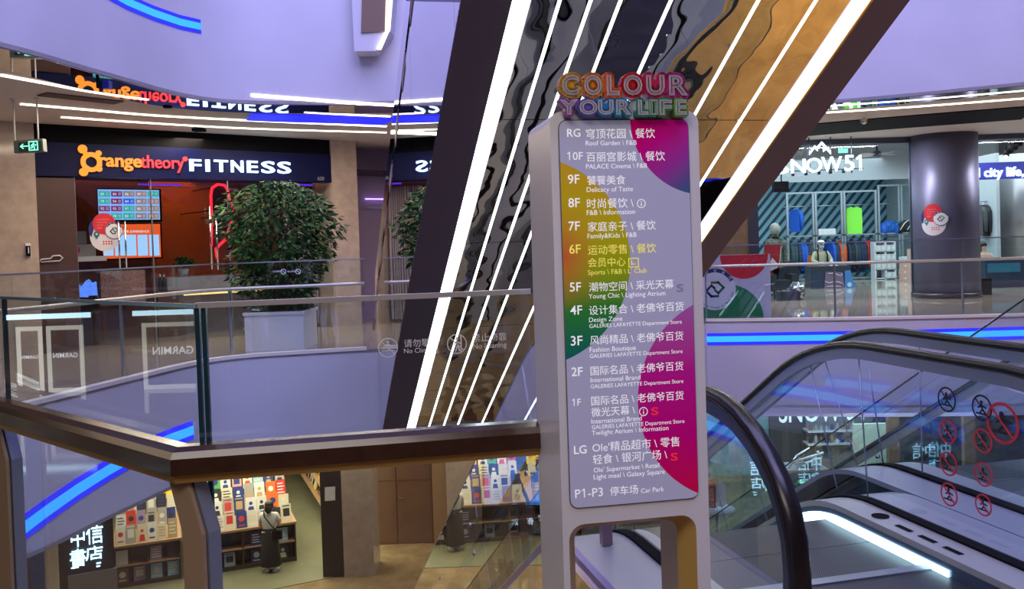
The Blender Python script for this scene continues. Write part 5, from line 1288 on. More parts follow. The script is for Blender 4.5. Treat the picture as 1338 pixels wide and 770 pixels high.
# jackets
def jacket(name, x, zt, y, m, h, w, ang, label, group, sleeve=True, m2=None, dep=0.13):
    t = thing(name, label, 'jacket', (x, y, zt - h), group)
    ca, sa = cos(ang), sin(ang); ex = Vector((ca, sa, 0)); ey = Vector((-sa, ca, 0))
    def Pt(a, b, d): return Vector((x, y, zt)) + ex * a + UP * b + ey * d
    w2 = w / 2; tors = [(-0.09, 0.0), (-w2 * .80, -0.07), (-w2 * .84, -h * .5), (-w2 * .80, -h), (w2 * .80, -h), (w2 * .84, -h * .5), (w2 * .80, -0.07), (0.09, 0.0), (0, -0.05)]
    mb = MB(); mb.use(m).prism([Pt(a, b, -dep / 2) for a, b in tors], ey * dep)
    if m2: mb.use(m2).prism([Pt(a, b, -dep / 2 - .012) for a, b in ((-0.09, 0.0), (-w2 * .82, -0.07), (-w2 * .86, -h * .38), (w2 * .86, -h * .30), (w2 * .82, -0.07), (0.09, 0.0))], ey * (dep + .024))
    mb.build('body', t)
    if sleeve:
        for sg in (-1, 1):
            mb = MB(); mb.use(m2 or m).tube([Pt(sg * w2 * .70, -0.09, 0), Pt(sg * w2 * 1.0, -0.22, 0), Pt(sg * w2 * 1.08, -h * .55, 0), Pt(sg * w2 * 1.05, -h * .86, 0)], [0.075, 0.085, 0.07, 0.05], 8, r2=None); mb.build('sleeve', t)
    mb = MB(); mb.use(M_darkalu).tube([Pt(0, -0.02, 0), Pt(0, 0.06, 0), Pt(.02, .09, 0), Pt(0, .115, 0)], 0.008, 5); mb.build('hanger', t)
    return t
JC = {'navy': (0.012, 0.03, 0.075), 'black': (0.01, 0.012, 0.016), 'slate': (0.035, 0.07, 0.085), 'bright blue': (0.01, 0.10, 0.55), 'teal blue': (0.02, 0.16, 0.26),
      'orange': (0.75, 0.10, 0.02), 'red': (0.60, 0.03, 0.03), 'dark grey': (0.05, 0.055, 0.06), 'lime green': (0.24, 0.85, 0.06)}
JM = {k: mat('jacket_' + k.replace(' ', '_'), v, 0.6) for k, v in JC.items()}
row = [(1029, 'slate'), (1033, 'slate'), (1038, 'navy'), (1042, 'bright blue'), (1046, 'bright blue'), (1050, 'navy'), (1054, 'dark grey'), (1058, 'black'), (1064, 'bright blue'),
       (1083, 'bright blue'), (1087, 'navy'), (1092, 'orange'), (1096, 'orange'), (1103, 'navy'), (1107, 'black'), (1111, 'slate'), (1115, 'navy'), (1119, 'navy'), (1123, 'navy'), (1127, 'red'), (1132, 'red'), (1137, 'red'), (1148, 'red')]
cnt = {}
for i, (x, cname) in enumerate(row):
    a = Py(x, 318, RY - 0.02 + (i % 2) * .02); cnt[cname] = cnt.get(cname, 0) + 1
    m2 = None
    if cname == 'orange': m2 = JM['orange']
    if cname == 'red': m2 = JM['red']
    body = JM['teal blue'] if cname == 'red' else (JM['navy'] if cname == 'orange' else JM[cname])
    jacket('jacket', a.x, 1.36, a.y, body, 1.12 if cname in ('navy', 'black', 'red') else 1.0, 0.50, rad(-62), cname + ' jacket, ' + ORD[cnt[cname] - 1] + ' ' + cname + ' one from the left on the low back rail', 'jackets on the low back rail', True, m2, 0.10)
a = Py(1041, 275, RY); jacket('jacket', a.x - .05, 2.53, a.y, JM['bright blue'], 0.80, 0.50, rad(-55), 'bright blue jacket hanging alone high in the leftmost frame', 'jackets hung high in the frames')
a = Py(1116, 275, RY); jacket('jacket', a.x - .05, 2.55, a.y - .1, JM['lime green'], 0.95, 0.62, rad(-10), 'vivid lime green jacket hanging high in the third frame', 'jackets hung high in the frames', False, None, 0.16)
for x, lb, m in ((1163, 'dark blue folded jacket pile on the shelf left of the round pillar', 'bright blue'), (1181, 'black striped jacket pile on the shelf beside the round pillar', 'black')):
    a = Py(x, 308, RY - .2); t = thing('folded_jacket', lb, 'jacket', (a.x, a.y, 1.60)); mb = MB(); mb.use(JM[m])
    for k in range(4): mb.ball((a.x + (k - 1.5) * .13, a.y, 1.82 - abs(k - 1.5) * .05), (0.17, 0.18, 0.23))
    mb.build('body', t); mb = MB(); mb.use(M_white if m == 'black' else JM['teal blue'])
    for k in range(2): mb.tube([(a.x - .2 + k * .25, a.y - .17, 1.68), (a.x - .05 + k * .25, a.y - .2, 1.92), (a.x + .1 + k * .25, a.y - .17, 2.02)], 0.02, 5)
    mb.build('stripe', t)
# white boxes on the shelf above the person, shoe boxes
def carton(x, y, d, w, h, label, group, m, dark=True, name='shoe_box', z=None):
    a = Py(x, y, d)
    if z is not None: a.z = z
    t = thing(name, label, 'box', a, group); mb = MB(); mb.use(m).par((a.x - w / 2, a.y, a.z), (w, 0, 0), (0, 0.3, 0), (0, 0, h)); ca_ = mb.build('carton', t)
    if dark:
        mb = MB(); mb.use(mat('box_print', (0.03, 0.04, 0.06), 0.5))
        mb.disc((a.x - w * .22, a.y - .002, a.z + h * .5), Vector((1, 0, 0)), UP, h * .18, 0.001); mb.disc((a.x + w * .22, a.y - .002, a.z + h * .5), Vector((1, 0, 0)), UP, h * .18, 0.001); mb.build('print', ca_)
M_carton = mat('carton_white', (0.66, 0.68, 0.70), 0.5); M_cpink = mat('carton_pink', (0.72, 0.42, 0.36), 0.5)
for k in range(4): carton(1072.5 + k * 5.6, 309, RY - .3, 0.145, 0.21, ORD[k] + ' from the left of the four white boxes above the person in the cap', 'white boxes on the frame shelf', M_carton, False, 'box', 1.602)
shelf = thing('shoe_rack', 'white two-bay open rack full of shoe boxes', 'rack', Py(1158, 364, 30.2))
for xx in (1144.5, 1158, 1170.5):
    a = Py(xx, 364, 30.2); mb = MB(); mb.use(M_white).par((a.x - .025, 30.2, 0), (.05, 0, 0), (0, .35, 0), (0, 0, 1.30)); mb.build('upright', shelf)
a = Py(1144, 364, 30.2); c = Py(1171, 364, 30.2)
for z in (0.02, 0.33, 0.64, 0.95, 1.28): mb = MB(); mb.use(M_white).par((a.x, 30.2, z), (c.x - a.x, 0, 0), (0, .35, 0), (0, 0, 0.03)); mb.build('shelf', shelf)
rn = ['bottom', 'second lowest', 'second highest', 'top']
for r in range(4):
    for k, bay in enumerate(('left', 'right')):
        if r == 0 and k == 0: continue
        for hk in range(2):
            q = Py(1148 + k * 13.3 + hk * 6.0, 350, 30.2); t = thing('shoe_box', '%s white shoe box in the %s bay of the rack, %s row' % (('left', 'right')[hk], bay, rn[r]), 'box', (q.x, 30.16, 0.05 + r * .31), 'shoe boxes in the white rack')
            mb = MB(); mb.use(M_carton).par((q.x - .07, 30.16, 0.05 + r * .31), (.145, 0, 0), (0, .3, 0), (0, 0, .20)); ca_ = mb.build('carton', t)
            mb = MB(); mb.use(mat('box_print')).disc((q.x, 30.158, .15 + r * .31), Vector((1, 0, 0)), UP, .035, .001); mb.build('print', ca_)
for k in range(4):
    carton(1185.5 - (k % 2) * .6, 363.5 - k * 10.2, 28.6, 0.26, 0.20, ['bottom', 'second', 'third', 'top'][k] + ' box of the pinkish shoe box stack beside the pillar', 'stacked pinkish shoe boxes', M_cpink if k != 3 else M_carton, z=0.002 + k * 0.201)
for k in range(7): carton(1193, 364 - k * 7.2, 28.0, 0.12, 0.15, ORD[k] + ' box from below in the thin pink stack against the pillar', 'thin stack of pink boxes', M_cpink, z=0.002 + k * 0.151)
# seated person in white cap and mask
ppl = thing('person', 'person seated in beige jacket, white cap and face mask, arms on the low counter', 'person', Py(1072, 364, 27.2))
pc = Py(1072, 330, 27.2); px_, py_ = pc.x, 27.2
def q_(a, b, z): return Vector((px_ + a, py_ + b, z))
M_beige = mat('beige_jacket', (0.50, 0.46, 0.30), 0.7)
J = {'pelvis': (q_(0, 0, 0.55), (0.17, 0.13)), 'waist': (q_(0, -0.02, 0.75), (0.16, 0.12)), 'chest': (q_(0, -0.04, 0.95), (0.18, 0.13)), 'neckb': (q_(0, -0.05, 1.10), 0.07), 'neck': (q_(0, -0.06, 1.16), 0.052), 'head': (q_(0, -0.08, 1.27), (0.085, 0.10)), 'top': (q_(0, -0.07, 1.36), 0.07),
     'sl': (q_(-0.19, -0.04, 1.03), 0.075), 'el': (q_(-0.29, -0.12, 0.80), 0.06), 'wl': (q_(-0.20, -0.36, 0.74), 0.042), 'sr': (q_(0.19, -0.04, 1.03), 0.075), 'er': (q_(0.29, -0.12, 0.80), 0.06), 'wr': (q_(0.18, -0.36, 0.74), 0.042),
     'hl': (q_(-0.1, -0.1, 0.52), 0.10), 'kl': (q_(-0.14, -0.42, 0.50), 0.075), 'al': (q_(-0.14, -0.40, 0.10), 0.05), 'fl': (q_(-0.14, -0.52, 0.05), 0.045), 'hr': (q_(0.1, -0.1, 0.52), 0.10), 'kr': (q_(0.14, -0.42, 0.50), 0.075), 'ar': (q_(0.14, -0.40, 0.10), 0.05), 'fr': (q_(0.14, -0.52, 0.05), 0.045)}
Bn = [('pelvis', 'waist'), ('waist', 'chest'), ('chest', 'neckb'), ('neckb', 'neck'), ('neck', 'head'), ('head', 'top'), ('chest', 'sl'), ('sl', 'el'), ('el', 'wl'), ('chest', 'sr'), ('sr', 'er'), ('er', 'wr'), ('pelvis', 'hl'), ('hl', 'kl'), ('kl', 'al'), ('al', 'fl'), ('pelvis', 'hr'), ('hr', 'kr'), ('kr', 'ar'), ('ar', 'fr')]
skin_body('body', J, Bn, ppl, M_skin)
Jj = {k: (v[0], tuple(r * 1.12 for r in v[1]) if hasattr(v[1], '__len__') else v[1] * 1.14) for k, v in J.items() if k in ('pelvis', 'waist', 'chest', 'neckb', 'sl', 'el', 'wl', 'sr', 'er', 'wr')}
skin_body('jacket', Jj, [b for b in Bn if b[0] in Jj and b[1] in Jj], ppl, M_beige)
Jt = {k: (v[0], tuple(r * 1.1 for r in v[1]) if hasattr(v[1], '__len__') else v[1] * 1.12) for k, v in J.items() if k in ('pelvis', 'hl', 'kl', 'al', 'hr', 'kr', 'ar')}
skin_body('trousers', Jt, [b for b in Bn if b[0] in Jt and b[1] in Jt], ppl, JM['black'])
mb = MB(); mb.use(mat('cap_white', (0.72, 0.70, 0.64), 0.6)).ball(q_(0, -0.07, 1.36), (0.115, 0.13, 0.085)).par(q_(-0.085, -0.31, 1.335), (0.17, 0, 0), (0, 0.16, 0.02), (0, 0, 0.014)); mb.build('cap', ppl)
mb = MB(); mb.use(mat('mask_blue', (0.45, 0.60, 0.66), 0.7)).ball(q_(0, -0.145, 1.235), (0.068, 0.055, 0.055)); mb.build('face_mask', ppl)
mb = MB(); mb.use(M_black)
for sg in (-1, 1): mb.ball(q_(sg * .035, -0.185, 1.295), (0.013, 0.008, 0.009), 8, 5)
mb.build('eyes', ppl)
mb = MB(); mb.use(M_hair).ball(q_(0, 0.0, 1.27), (0.10, 0.07, 0.12)); mb.build('hair', ppl)
mb = MB(); mb.use(M_black)
for sg in (-1, 1): mb.tube([q_(sg * .13, .1, 1.13), q_(sg * .13, -.10, 1.13), q_(sg * .14, -.20, 1.0), q_(sg * .14, -.17, .78)], 0.022, 6)
mb.build('strap', ppl)
hand(q_(-0.20, -0.37, 0.745), (0.25, -1, -0.05), ppl, 1); hand(q_(0.18, -0.37, 0.745), (-0.25, -1, -0.05), ppl, -1)
stl = thing('stool', 'orange padded chair under the person in the white cap', 'chair', q_(0, 0.1, 0)); mb = MB(); mb.use(mat('stool_orange', (0.65, 0.14, 0.04), 0.5)).par(q_(-.24, -.1, .38), (.48, 0, 0), (0, .42, 0), (0, 0, .07)); mb.build('seat', stl)
mb = MB(); mb.use(mat('stool_orange')).prism([q_(-.33, .26, .45), q_(-.10, .26, .45), q_(-.10, .26, .95), q_(-.28, .26, .98)], (0, .06, 0)); mb.build('backrest', stl)
for a in (-.2, .2):
    for b in (-.05, .27): mb = MB(); mb.use(M_darkalu).tube([q_(a, b, 0), q_(a, b, .38)], 0.016, 6); mb.build('leg', stl)
# low counter with pattern boards
ct = thing('counter', 'low counter fronted by dark blue, purple swirled and pale blue boards', 'counter', Py(1090, 378, 26.2))
cy = 26.2
mb = MB(); mb.use(mat('counter_dark', (0.03, 0.04, 0.06), 0.4)); a = Py(1060, 378, cy); c = Py(1112, 378, cy); mb.par((a.x, cy, 0.0), (c.x - a.x, 0, 0), (0, 0.55, 0), (0, 0, 0.66)); mb.build('body', ct)
mb = MB(); mb.use(JM['navy']).prism([Py(x, y, cy - .03) for x, y in ((1060, 378), (1060, 354), (1076, 356), (1076, 378))], (0, 0.02, 0)); mb.build('board', ct)['label'] = 'dark blue board'
mb = MB(); mb.use(mat('board_purple', (0.20, 0.13, 0.22), 0.35)).prism([Py(x, y, cy - .03) for x, y in ((1077, 378), (1079, 355), (1101, 356), (1104, 378))], (0, 0.02, 0))
mb.use(mat('swirl_white', (0.6, 0.5, 0.6), 0.4)).tube([Py(x, y, cy - .035) for x, y in ((1078, 368), (1084, 370), (1090, 368), (1097, 369), (1102, 372), (1098, 374.5), (1088, 374), (1080, 375))], 0.018, 5).tube([Py(x, y, cy - .035) for x, y in ((1082, 358), (1090, 357), (1098, 361), (1101, 358))], 0.015, 5); mb.build('board', ct)['label'] = 'purple board with a pale swirl'
mb = MB(); mb.use(mat('board_ice', (0.06, 0.22, 0.55), 0.35)).prism([Py(x, y, cy - .05) for x, y in ((1104, 378), (1104, 354), (1111, 353), (1118, 378))], (0, 0.02, 0)); mb.use(mat('swirl_ice', (0.45, 0.7, 0.9), 0.4)).disc(Py(1110, 372, cy - .055), Vector((1, 0, 0)), UP, 0.07, .005); mb.build('board', ct)['label'] = 'pale blue board'
mb = MB(); mb.use(M_white).par(Py(1086, 349, cy + .1), (.22, 0, 0), (0, .2, 0), (0, 0, .05)).par(Py(1098, 353, cy + .1), (.2, 0, 0), (0, .2, 0), (0, 0, .05)); mb.build('paper_stack', ct)
# dark armchair, foil bag, mannequin, red-white banner at the left of the shop window
ac = thing('armchair', 'dark upholstered armchair at the left of the shop counter', 'armchair', Py(1030, 390, 22.3))
def A_(x, y, d=22.3): return Py(x, y, d)
z0 = 0.0; a = A_(1012, 388); c = A_(1044, 388); w_ = c.x - a.x
mb = MB(); mb.use(mat('armchair_fabric', (0.03, 0.045, 0.055), 0.7)).par((a.x, 22.5, 0.22), (w_, 0, 0), (0, .6, 0), (0, 0, .25)); mb.build('seat', ac)
mb = MB(); mb.use(mat('armchair_fabric')).prism([A_(1010, 371, 23.0), A_(1010, 352, 23.0), A_(1026, 349, 23.0), A_(1031, 341, 23.0), A_(1037, 341, 23.0), A_(1044, 352, 23.0), A_(1044, 371, 23.0)], (0, .12, 0)); mb.build('backrest', ac)
for xx in (a.x, a.x + w_ - .12): mb = MB(); mb.use(mat('armchair_fabric')).par((xx, 22.45, .2), (.12, 0, 0), (0, .6, 0), (0, 0, .42)); mb.build('armrest', ac)
for xx in (a.x + .04, a.x + w_ - .09):
    for yy in (22.5, 23.0): mb = MB(); mb.use(M_darkalu).par((xx, yy, 0), (.05, 0, 0), (0, .05, 0), (0, 0, .22)); mb.build('leg', ac)
mb = MB(); mb.use(mat('dark_block', (0.02, 0.025, 0.04), 0.5)).par((a.x - .02, 21.75, 0), (w_ * .8, 0, 0), (0, .35, 0), (0, 0, .22)); tag(mb.build('footstool', base=(a.x + .3, 21.9, 0)), 'low dark footstool in front of the dark armchair', 'footstool')
fb = thing('foil_bag', 'crumpled silvery foil bag beside the dark armchair', 'bag', A_(1040, 386, 21.9)); rr = random.Random(5)
mb = MB(); mb.use(mat('foil', (0.8, 0.8, 0.82), 0.18, 1.0)); c = A_(1041, 380, 21.95); mb.ball((c.x, c.y, 0.22), (0.22, 0.16, 0.22), 12, 9); mb.v = [v + Vector((rr.gauss(0, .025), rr.gauss(0, .025), 0 if v.z < .05 else rr.gauss(0, .025))) for v in mb.v]; mb.sm = [False] * len(mb.sm); mb.build('body', fb)
mn = thing('mannequin', 'mannequin in camouflage coat at the left edge of the shop window', 'mannequin', Py(1014, 352, 24.0)); mc = Py(1012.5, 300, 24.0)
M_camo = mat('camo', (0.06, 0.08, 0.05), 0.8, noise=(9, (0.22, 0.24, 0.18), 1.0, 2))
def m_(a, z, b=0): return Vector((mc.x + a, 24.0 + b, z))
J = {'pelvis': (m_(0, .95), (.17, .13)), 'chest': (m_(0, 1.35), (.20, .14)), 'neckb': (m_(0, 1.52), .08), 'neck': (m_(0, 1.6), .07), 'head': (m_(0, 1.78), .125), 'sl': (m_(-.2, 1.46), .085), 'el': (m_(-.27, 1.15), .07), 'wl': (m_(-.26, .85), .05), 'sr': (m_(.2, 1.46), .085), 'er': (m_(.27, 1.15), .07), 'wr': (m_(.26, .85), .05), 'hl': (m_(-.1, .88), .11), 'kl': (m_(-.11, .48), .08), 'al': (m_(-.11, .08), .05), 'hr': (m_(.1, .88), .11), 'kr': (m_(.11, .48), .08), 'ar': (m_(.11, .08), .05)}
skin_body('coat', J, [('pelvis', 'chest'), ('chest', 'neckb'), ('neckb', 'neck'), ('neck', 'head'), ('chest', 'sl'), ('sl', 'el'), ('el', 'wl'), ('chest', 'sr'), ('sr', 'er'), ('er', 'wr'), ('pelvis', 'hl'), ('hl', 'kl'), ('kl', 'al'), ('pelvis', 'hr'), ('hr', 'kr'), ('kr', 'ar')], mn, M_camo)
mb = MB(); mb.use(mat('hood_pale', (0.30, 0.31, 0.26), 0.8, noise=(9, (0.5, 0.5, 0.46), 1.0, 2))).ball(m_(0, 1.80), (.15, .16, .17)); mb.build('hood', mn)
mb = MB(); mb.use(M_darkalu).par(m_(-.25, 0, -.2), (.5, 0, 0), (0, .4, 0), (0, 0, .04)); mb.build('base', mn)
bn = thing('banner', 'red and white leaning banner board below the mannequin', 'banner', Py(1010, 372, 23.0))
mb = MB(); mb.use(mat('poster_red')).prism([Py(x, y, 23.0) for x, y in ((999, 372), (999, 320), (1021, 318), (1016, 372))], (0, .03, 0)); mb.build('board', bn)
mb = MB(); mb.use(M_white).prism([Py(x, y, 22.99) for x, y in ((1001, 352), (1009, 337), (1017, 346), (1016, 350), (1008, 354))], (0, -.008, 0)); mb.use(M_white).prism([Py(x, y, 22.99) for x, y in ((1018, 345), (1020, 322), (1021, 322), (1019, 346))], (0, -.008, 0)); mb.build('print', bn)
# promotion board with red and green half discs and white emblem
Yp = 17.75
pbd = thing('promotion_board', 'pale promotion board with red and green half discs and a white emblem disc', 'board', Py(960, 418, Yp))
def B(x, y, d=0.0): return Py(x, y, Yp + d)
mb = MB(); mb.use(mat('board_pale', (0.55, 0.53, 0.62), 0.5)).prism([B(880, 419), B(880, 335), B(1006, 332), B(1008, 417)], (0, .08, 0)); mb.build('panel', pbd)
bx = Vector((1, 0, 0)); pk = Yp / FPX
def half(cx, cy, r, a0, a1, m, d): mb = MB(); mb.use(m).disc(B(cx, cy, d), bx, UP, r * pk, -.004 if False else .004, 36, rad(a0), rad(a1)); return mb
half(972, 333, 31.5, 180, 360, mat('disc_red', (0.55, 0.015, 0.03), 0.5), -.004).build('red_half_disc', pbd)
half(952, 418, 46, 2, 178, mat('disc_green', (0.01, 0.19, 0.06), 0.5), -.004).build('green_half_disc', pbd)
def emblem(mbx, c, ex, ey, r, top='消费促进月', bot='Consumption Promotion Month 2020'):
    """white disc with interlocking green and navy angular hooks and ring writing"""
    nn = Vector(ex).cross(Vector(ey)).normalized()
    mbx.use(mat('emblem_white', (0.66, 0.66, 0.70), 0.5)).disc(c, ex, ey, r, .003)
    c = Vector(c) + nn * .0035
    nv = mat('emblem_navy', (0.015, 0.025, 0.12), 0.5); gn = mat('emblem_green', (0.01, 0.16, 0.08), 0.5)
    s = r * .105
    mbx.use(nv).ring(c, ex, ey, r * .80, r * .985, .002, 24, rad(25), rad(150))
    k = r * .13
    mbx.use(gn); mbx.stroke([(-1 * k, 2.4 * k), (1.3 * k, 2.4 * k), (3.2 * k, .5 * k), (1.2 * k, -1.5 * k), (.2 * k, -.5 * k)], ex, ey, c, k * .85, .002)
    mbx.use(nv); mbx.stroke([(1.0 * k, -2.6 * k), (-1.3 * k, -2.6 * k), (-3.2 * k, -.6 * k), (-1.2 * k, 1.4 * k), (-.2 * k, .4 * k)], ex, ey, c, k * .85, .002)
    ex, ey = Vector(ex), Vector(ey)
    mbx.use(mat('emblem_white'))
    for i, ch in enumerate(top):
        a = rad(140 - i * 26); d = ex * cos(a) + ey * sin(a); t_ = ex * sin(a) - ey * cos(a); mbx.text(ch, c + d * r * .82 - t_ * r * .07 + nn * .0025, t_, d, w=r * .14)
    mbx.use(nv); n = len(bot)
    for i, ch in enumerate(bot):
        if ch == ' ': continue
        a = rad(200 + i * 150 / n); d = ex * cos(a) + ey * sin(a); t_ = -ex * sin(a) + ey * cos(a); mbx.text(ch, c + d * r * .93, t_, -d, h=r * .12)
    return mbx
mb = MB(); emblem(mb, B(934, 378, -.012), bx, UP, 27.5 * pk); mb.build('emblem', pbd)
# round promotion stickers (pillar and gym glass)
def promo(c, ex, ey, r, name_label, bend=None):
    t = thing('promotion_sticker', name_label, 'sticker', c); nn = Vector(ex).cross(Vector(ey)).normalized(); c = Vector(c)
    P = []
    def mk(): return MB()
    m1 = mk(); m1.use(mat('sticker_white', (0.60, 0.58, 0.62), 0.5)).disc(c - ey * r * .28, ex, ey, r * .75, .003, 40); P.append((m1, 'lower_disc'))
    m2 = mk(); m2.use(mat('sticker_navy', (0.02, 0.02, 0.15), 0.5)).disc(c + ey * r * .12 - ex * r * .12 + nn * .003, ex, ey, r * .68, .002, 40, rad(110), rad(215)); P.append((m2, 'navy_sector'))
    m3 = mk(); m3.use(mat('disc_red')).disc(c + ey * r * .42 - ex * r * .02 + nn * .0055, ex, ey, r * .57, .002, 40)
    m3.use(mat('sticker_pink', (0.75, 0.30, 0.32), 0.5))
    for k, (s, w_) in enumerate((('CONSUMPTION', .6), ('PROMOTION', .5), ('MONTH', .3), ('2020', .22))): m3.text(s, c + ex * r * -.38 + ey * r * (.62 - k * .15) + nn * .009, ex, ey, w=r * w_)
    P.append((m3, 'red_disc'))
    m4 = mk(); emblem(m4, c + ex * r * .45 + ey * r * .05 + nn * .009, ex, ey, r * .46, '消费促进月', ''); m4.use(mat('emblem_navy')).ring(c + ex * r * .45 + ey * r * .05 + nn * .0125, ex, ey, r * .425, r * .455, .001, 30); P.append((m4, 'emblem'))
    m5 = mk(); m5.use(mat('sticker_teal', (0.01, 0.17, 0.17), 0.5)).disc(c - ex * r * .42 - ey * r * .12 + nn * .009, ex, ey, r * .15, .002, 16).prism([c + ex * r * a + ey * r * b + nn * .009 for a, b in ((-.55, -.17), (-.42, -.40), (-.29, -.17))], nn * .002); m5.use(mat('sticker_white')).disc(c - ex * r * .42 - ey * r * .12 + nn * .0115, ex, ey, r * .055, .001, 10); P.append((m5, 'pin_mark'))
    m6 = mk(); m6.use(mat('sticker_red'))
    for i in range(4):
        for k in range(2): m6.box(c + ex * r * (-.08 + i * .13) - ey * r * (.52 + k * .12) + nn * .004, (r * .07, r * .07, .002), (ex, ey, nn))
    P.append((m6, 'dot_pattern'))
    for m, nm in P:
        if bend:
            ctr, R_ = bend
            bm = bmesh.new(); V_ = [bm.verts.new(v) for v in m.v]
            for f, mi in zip(m.f, m.mi):
                try: bf = bm.faces.new([V_[i] for i in f]); bf.material_index = mi
                except ValueError: pass
            for q in range(-5, 6): bmesh.ops.bisect_plane(bm, geom=bm.verts[:] + bm.edges[:] + bm.faces[:], plane_co=c + ex * (q * r * .18), plane_no=ex, dist=1e-6)
            bm.verts.index_update(); m.v = [v.co.copy() for v in bm.verts]; m.f = [[v.index for v in f.verts] for f in bm.faces]; m.mi = [f.material_index for f in bm.faces]; m.sm = [False] * len(m.f); bm.free()
            for i, v in enumerate(m.v):
                u = (v - c).dot(ex); b = (v - c).dot(ey); d = (v - c).dot(nn)
                a0 = math.atan2(c.y - ctr.y, c.x - ctr.x); a = a0 + u / R_; m.v[i] = Vector((ctr.x + (R_ + .004 + d) * cos(a), ctr.y + (R_ + .004 + d) * sin(a), v.z))
        m.build(nm, t)
    return t
sc = Py(1214, 287, FY - .73); ctr = Vector((10.52, FY + .02, 0)); dd = Vector((sc.x - ctr.x, sc.y - ctr.y, 0)); dd.normalize(); sc = ctr + dd * .766 + UP * sc.z
promo(sc, Vector((-dd.y, dd.x, 0)), UP, 0.37, 'round red and white promotion sticker on the big metal pillar', (ctr, 0.766))
promo(Gp(137, 303, -0.005) , GU, UP, 0.335, 'round red and white promotion sticker on the gym glass')
# customer with dark hair behind the right pillar, hanging coats, dark display
pp2 = thing('person', 'dark-haired person in pale blue top behind the big metal pillar', 'person', Py(1220, 405, 24)); c2 = Py(1218, 360, 25.0)
c2 = Py(1286, 360, 25.0)
def r_(a, z, b=0): return Vector((c2.x + a, 25.0 + b, z))
pp2.location = r_(0, 0)
J = {'pelvis': (r_(0, .45), (.17, .14)), 'chest': (r_(0, .78), (.19, .14)), 'neck': (r_(0, 1.0), .055), 'head': (r_(-.02, 1.12), (.085, .10)), 'top': (r_(-.02, 1.2), .07), 'sl': (r_(-.19, .87), .07), 'el': (r_(-.3, .62, -.05), .055), 'wl': (r_(-.2, .5, -.3), .04), 'sr': (r_(.19, .87), .07), 'er': (r_(.3, .62, -.05), .055), 'wr': (r_(.2, .5, -.3), .04), 'hl': (r_(-.1, .42, -.1), .1), 'kl': (r_(-.13, .42, -.45), .075), 'al': (r_(-.13, .06, -.45), .05), 'hr': (r_(.1, .42, -.1), .1), 'kr': (r_(.13, .42, -.45), .075), 'ar': (r_(.13, .06, -.45), .05)}
Bn2 = [('pelvis', 'chest'), ('chest', 'neck'), ('neck', 'head'), ('head', 'top'), ('chest', 'sl'), ('sl', 'el'), ('el', 'wl'), ('chest', 'sr'), ('sr', 'er'), ('er', 'wr'), ('pelvis', 'hl'), ('hl', 'kl'), ('kl', 'al'), ('pelvis', 'hr'), ('hr', 'kr'), ('kr', 'ar')]
skin_body('body', J, Bn2, pp2, M_skin)
Jj = {k: (v[0], tuple(r * 1.12 for r in v[1]) if hasattr(v[1], '__len__') else v[1] * 1.14) for k, v in J.items() if k in ('pelvis', 'chest', 'sl', 'el', 'sr', 'er')}
skin_body('top', Jj, [b for b in Bn2 if b[0] in Jj and b[1] in Jj], pp2, mat('pale_blue_top', (0.45, 0.55, 0.62), 0.7))
Jt = {k: (v[0], tuple(r * 1.1 for r in v[1]) if hasattr(v[1], '__len__') else v[1] * 1.12) for k, v in J.items() if k in ('pelvis', 'hl', 'kl', 'al', 'hr', 'kr', 'ar')}
skin_body('trousers', Jt, [b for b in Bn2 if b[0] in Jt and b[1] in Jt], pp2, JM['navy'])
mb = MB(); mb.use(M_hair).ball(r_(-.02, 1.17, .03), (.115, .12, .11)).ball(r_(-.12, 1.05, .02), (.05, .08, .09)); mb.build('hair', pp2)
hand(r_(-.2, .5, -.31), (.2, -1, 0), pp2, 1); hand(r_(.2, .5, -.31), (-.2, -1, 0), pp2, -1)
st2 = thing('stool', 'dark stool under the seated person behind the metal pillar', 'stool', r_(0, 0, .05)); mb = MB(); mb.use(JM['black']).lathe([(0.2, 0), (0.2, .05)], r_(0, .29, .02), 16); mb.build('seat', st2)
mb = MB(); mb.use(M_darkalu).lathe([(0.18, 0), (.03, .03), (.03, .29)], r_(0, 0, .02), 12); mb.build('leg', st2)
a = Py(1281, 268, 26.5); 
for k in range(4): jacket('jacket', a.x - .1 + k * .13, 2.35, a.y + k * .02, JM['black'] if k % 2 else JM['dark grey'], .95, .5, rad(-60), ORD[k] + ' of the dark coats hanging below the blue sign', 'dark coats below the blue sign')
mb = MB(); mb.use(M_frame).tube([(a.x - .35, a.y, 2.45), (a.x + .6, a.y, 2.45)], .015, 6).tube([(a.x - .3, a.y, 2.45), (a.x - .3, a.y, 0)], .018, 6).tube([(a.x + .55, a.y, 2.45), (a.x + .55, a.y, 0)], .018, 6); tag(mb.build('clothes_rail', base=(a.x, a.y, 0)), 'steel clothes rail carrying dark coats below the blue sign', 'rail')
mb = MB(); mb.use(JM['navy']).par((c2.x - .5, 24.0, 0.0), (1.5, 0, 0), (0, .3, 0), (0, 0, .78)); mb.use(JM['teal blue']).par((c2.x - .45, 23.99, 0.42), (.9, 0, 0), (0, .02, 0), (0, 0, .25)); tag(mb.build('display_counter', base=(c2.x, 24.1, 0)), 'dark blue display counter below the person behind the metal pillar', 'counter')
lb_ = MB().use(M_black).par(Py(1283, 388, 21.6), (.25, 0, 0), (0, .3, 0), (0, 0, .45)).build('floor_box', base=Py(1290, 388, 21.6)); tag(lb_, 'small dark box on the floor at the right of the metal pillar', 'box')

# ================================================================== LOWER STOREY (one floor down): bookshop at left
LZ = -H
def Q(x, y, Yd): return Py(x, y, Yd)
M_bookwall = mat('book_dark_wall', (0.05, 0.045, 0.045), 0.6)
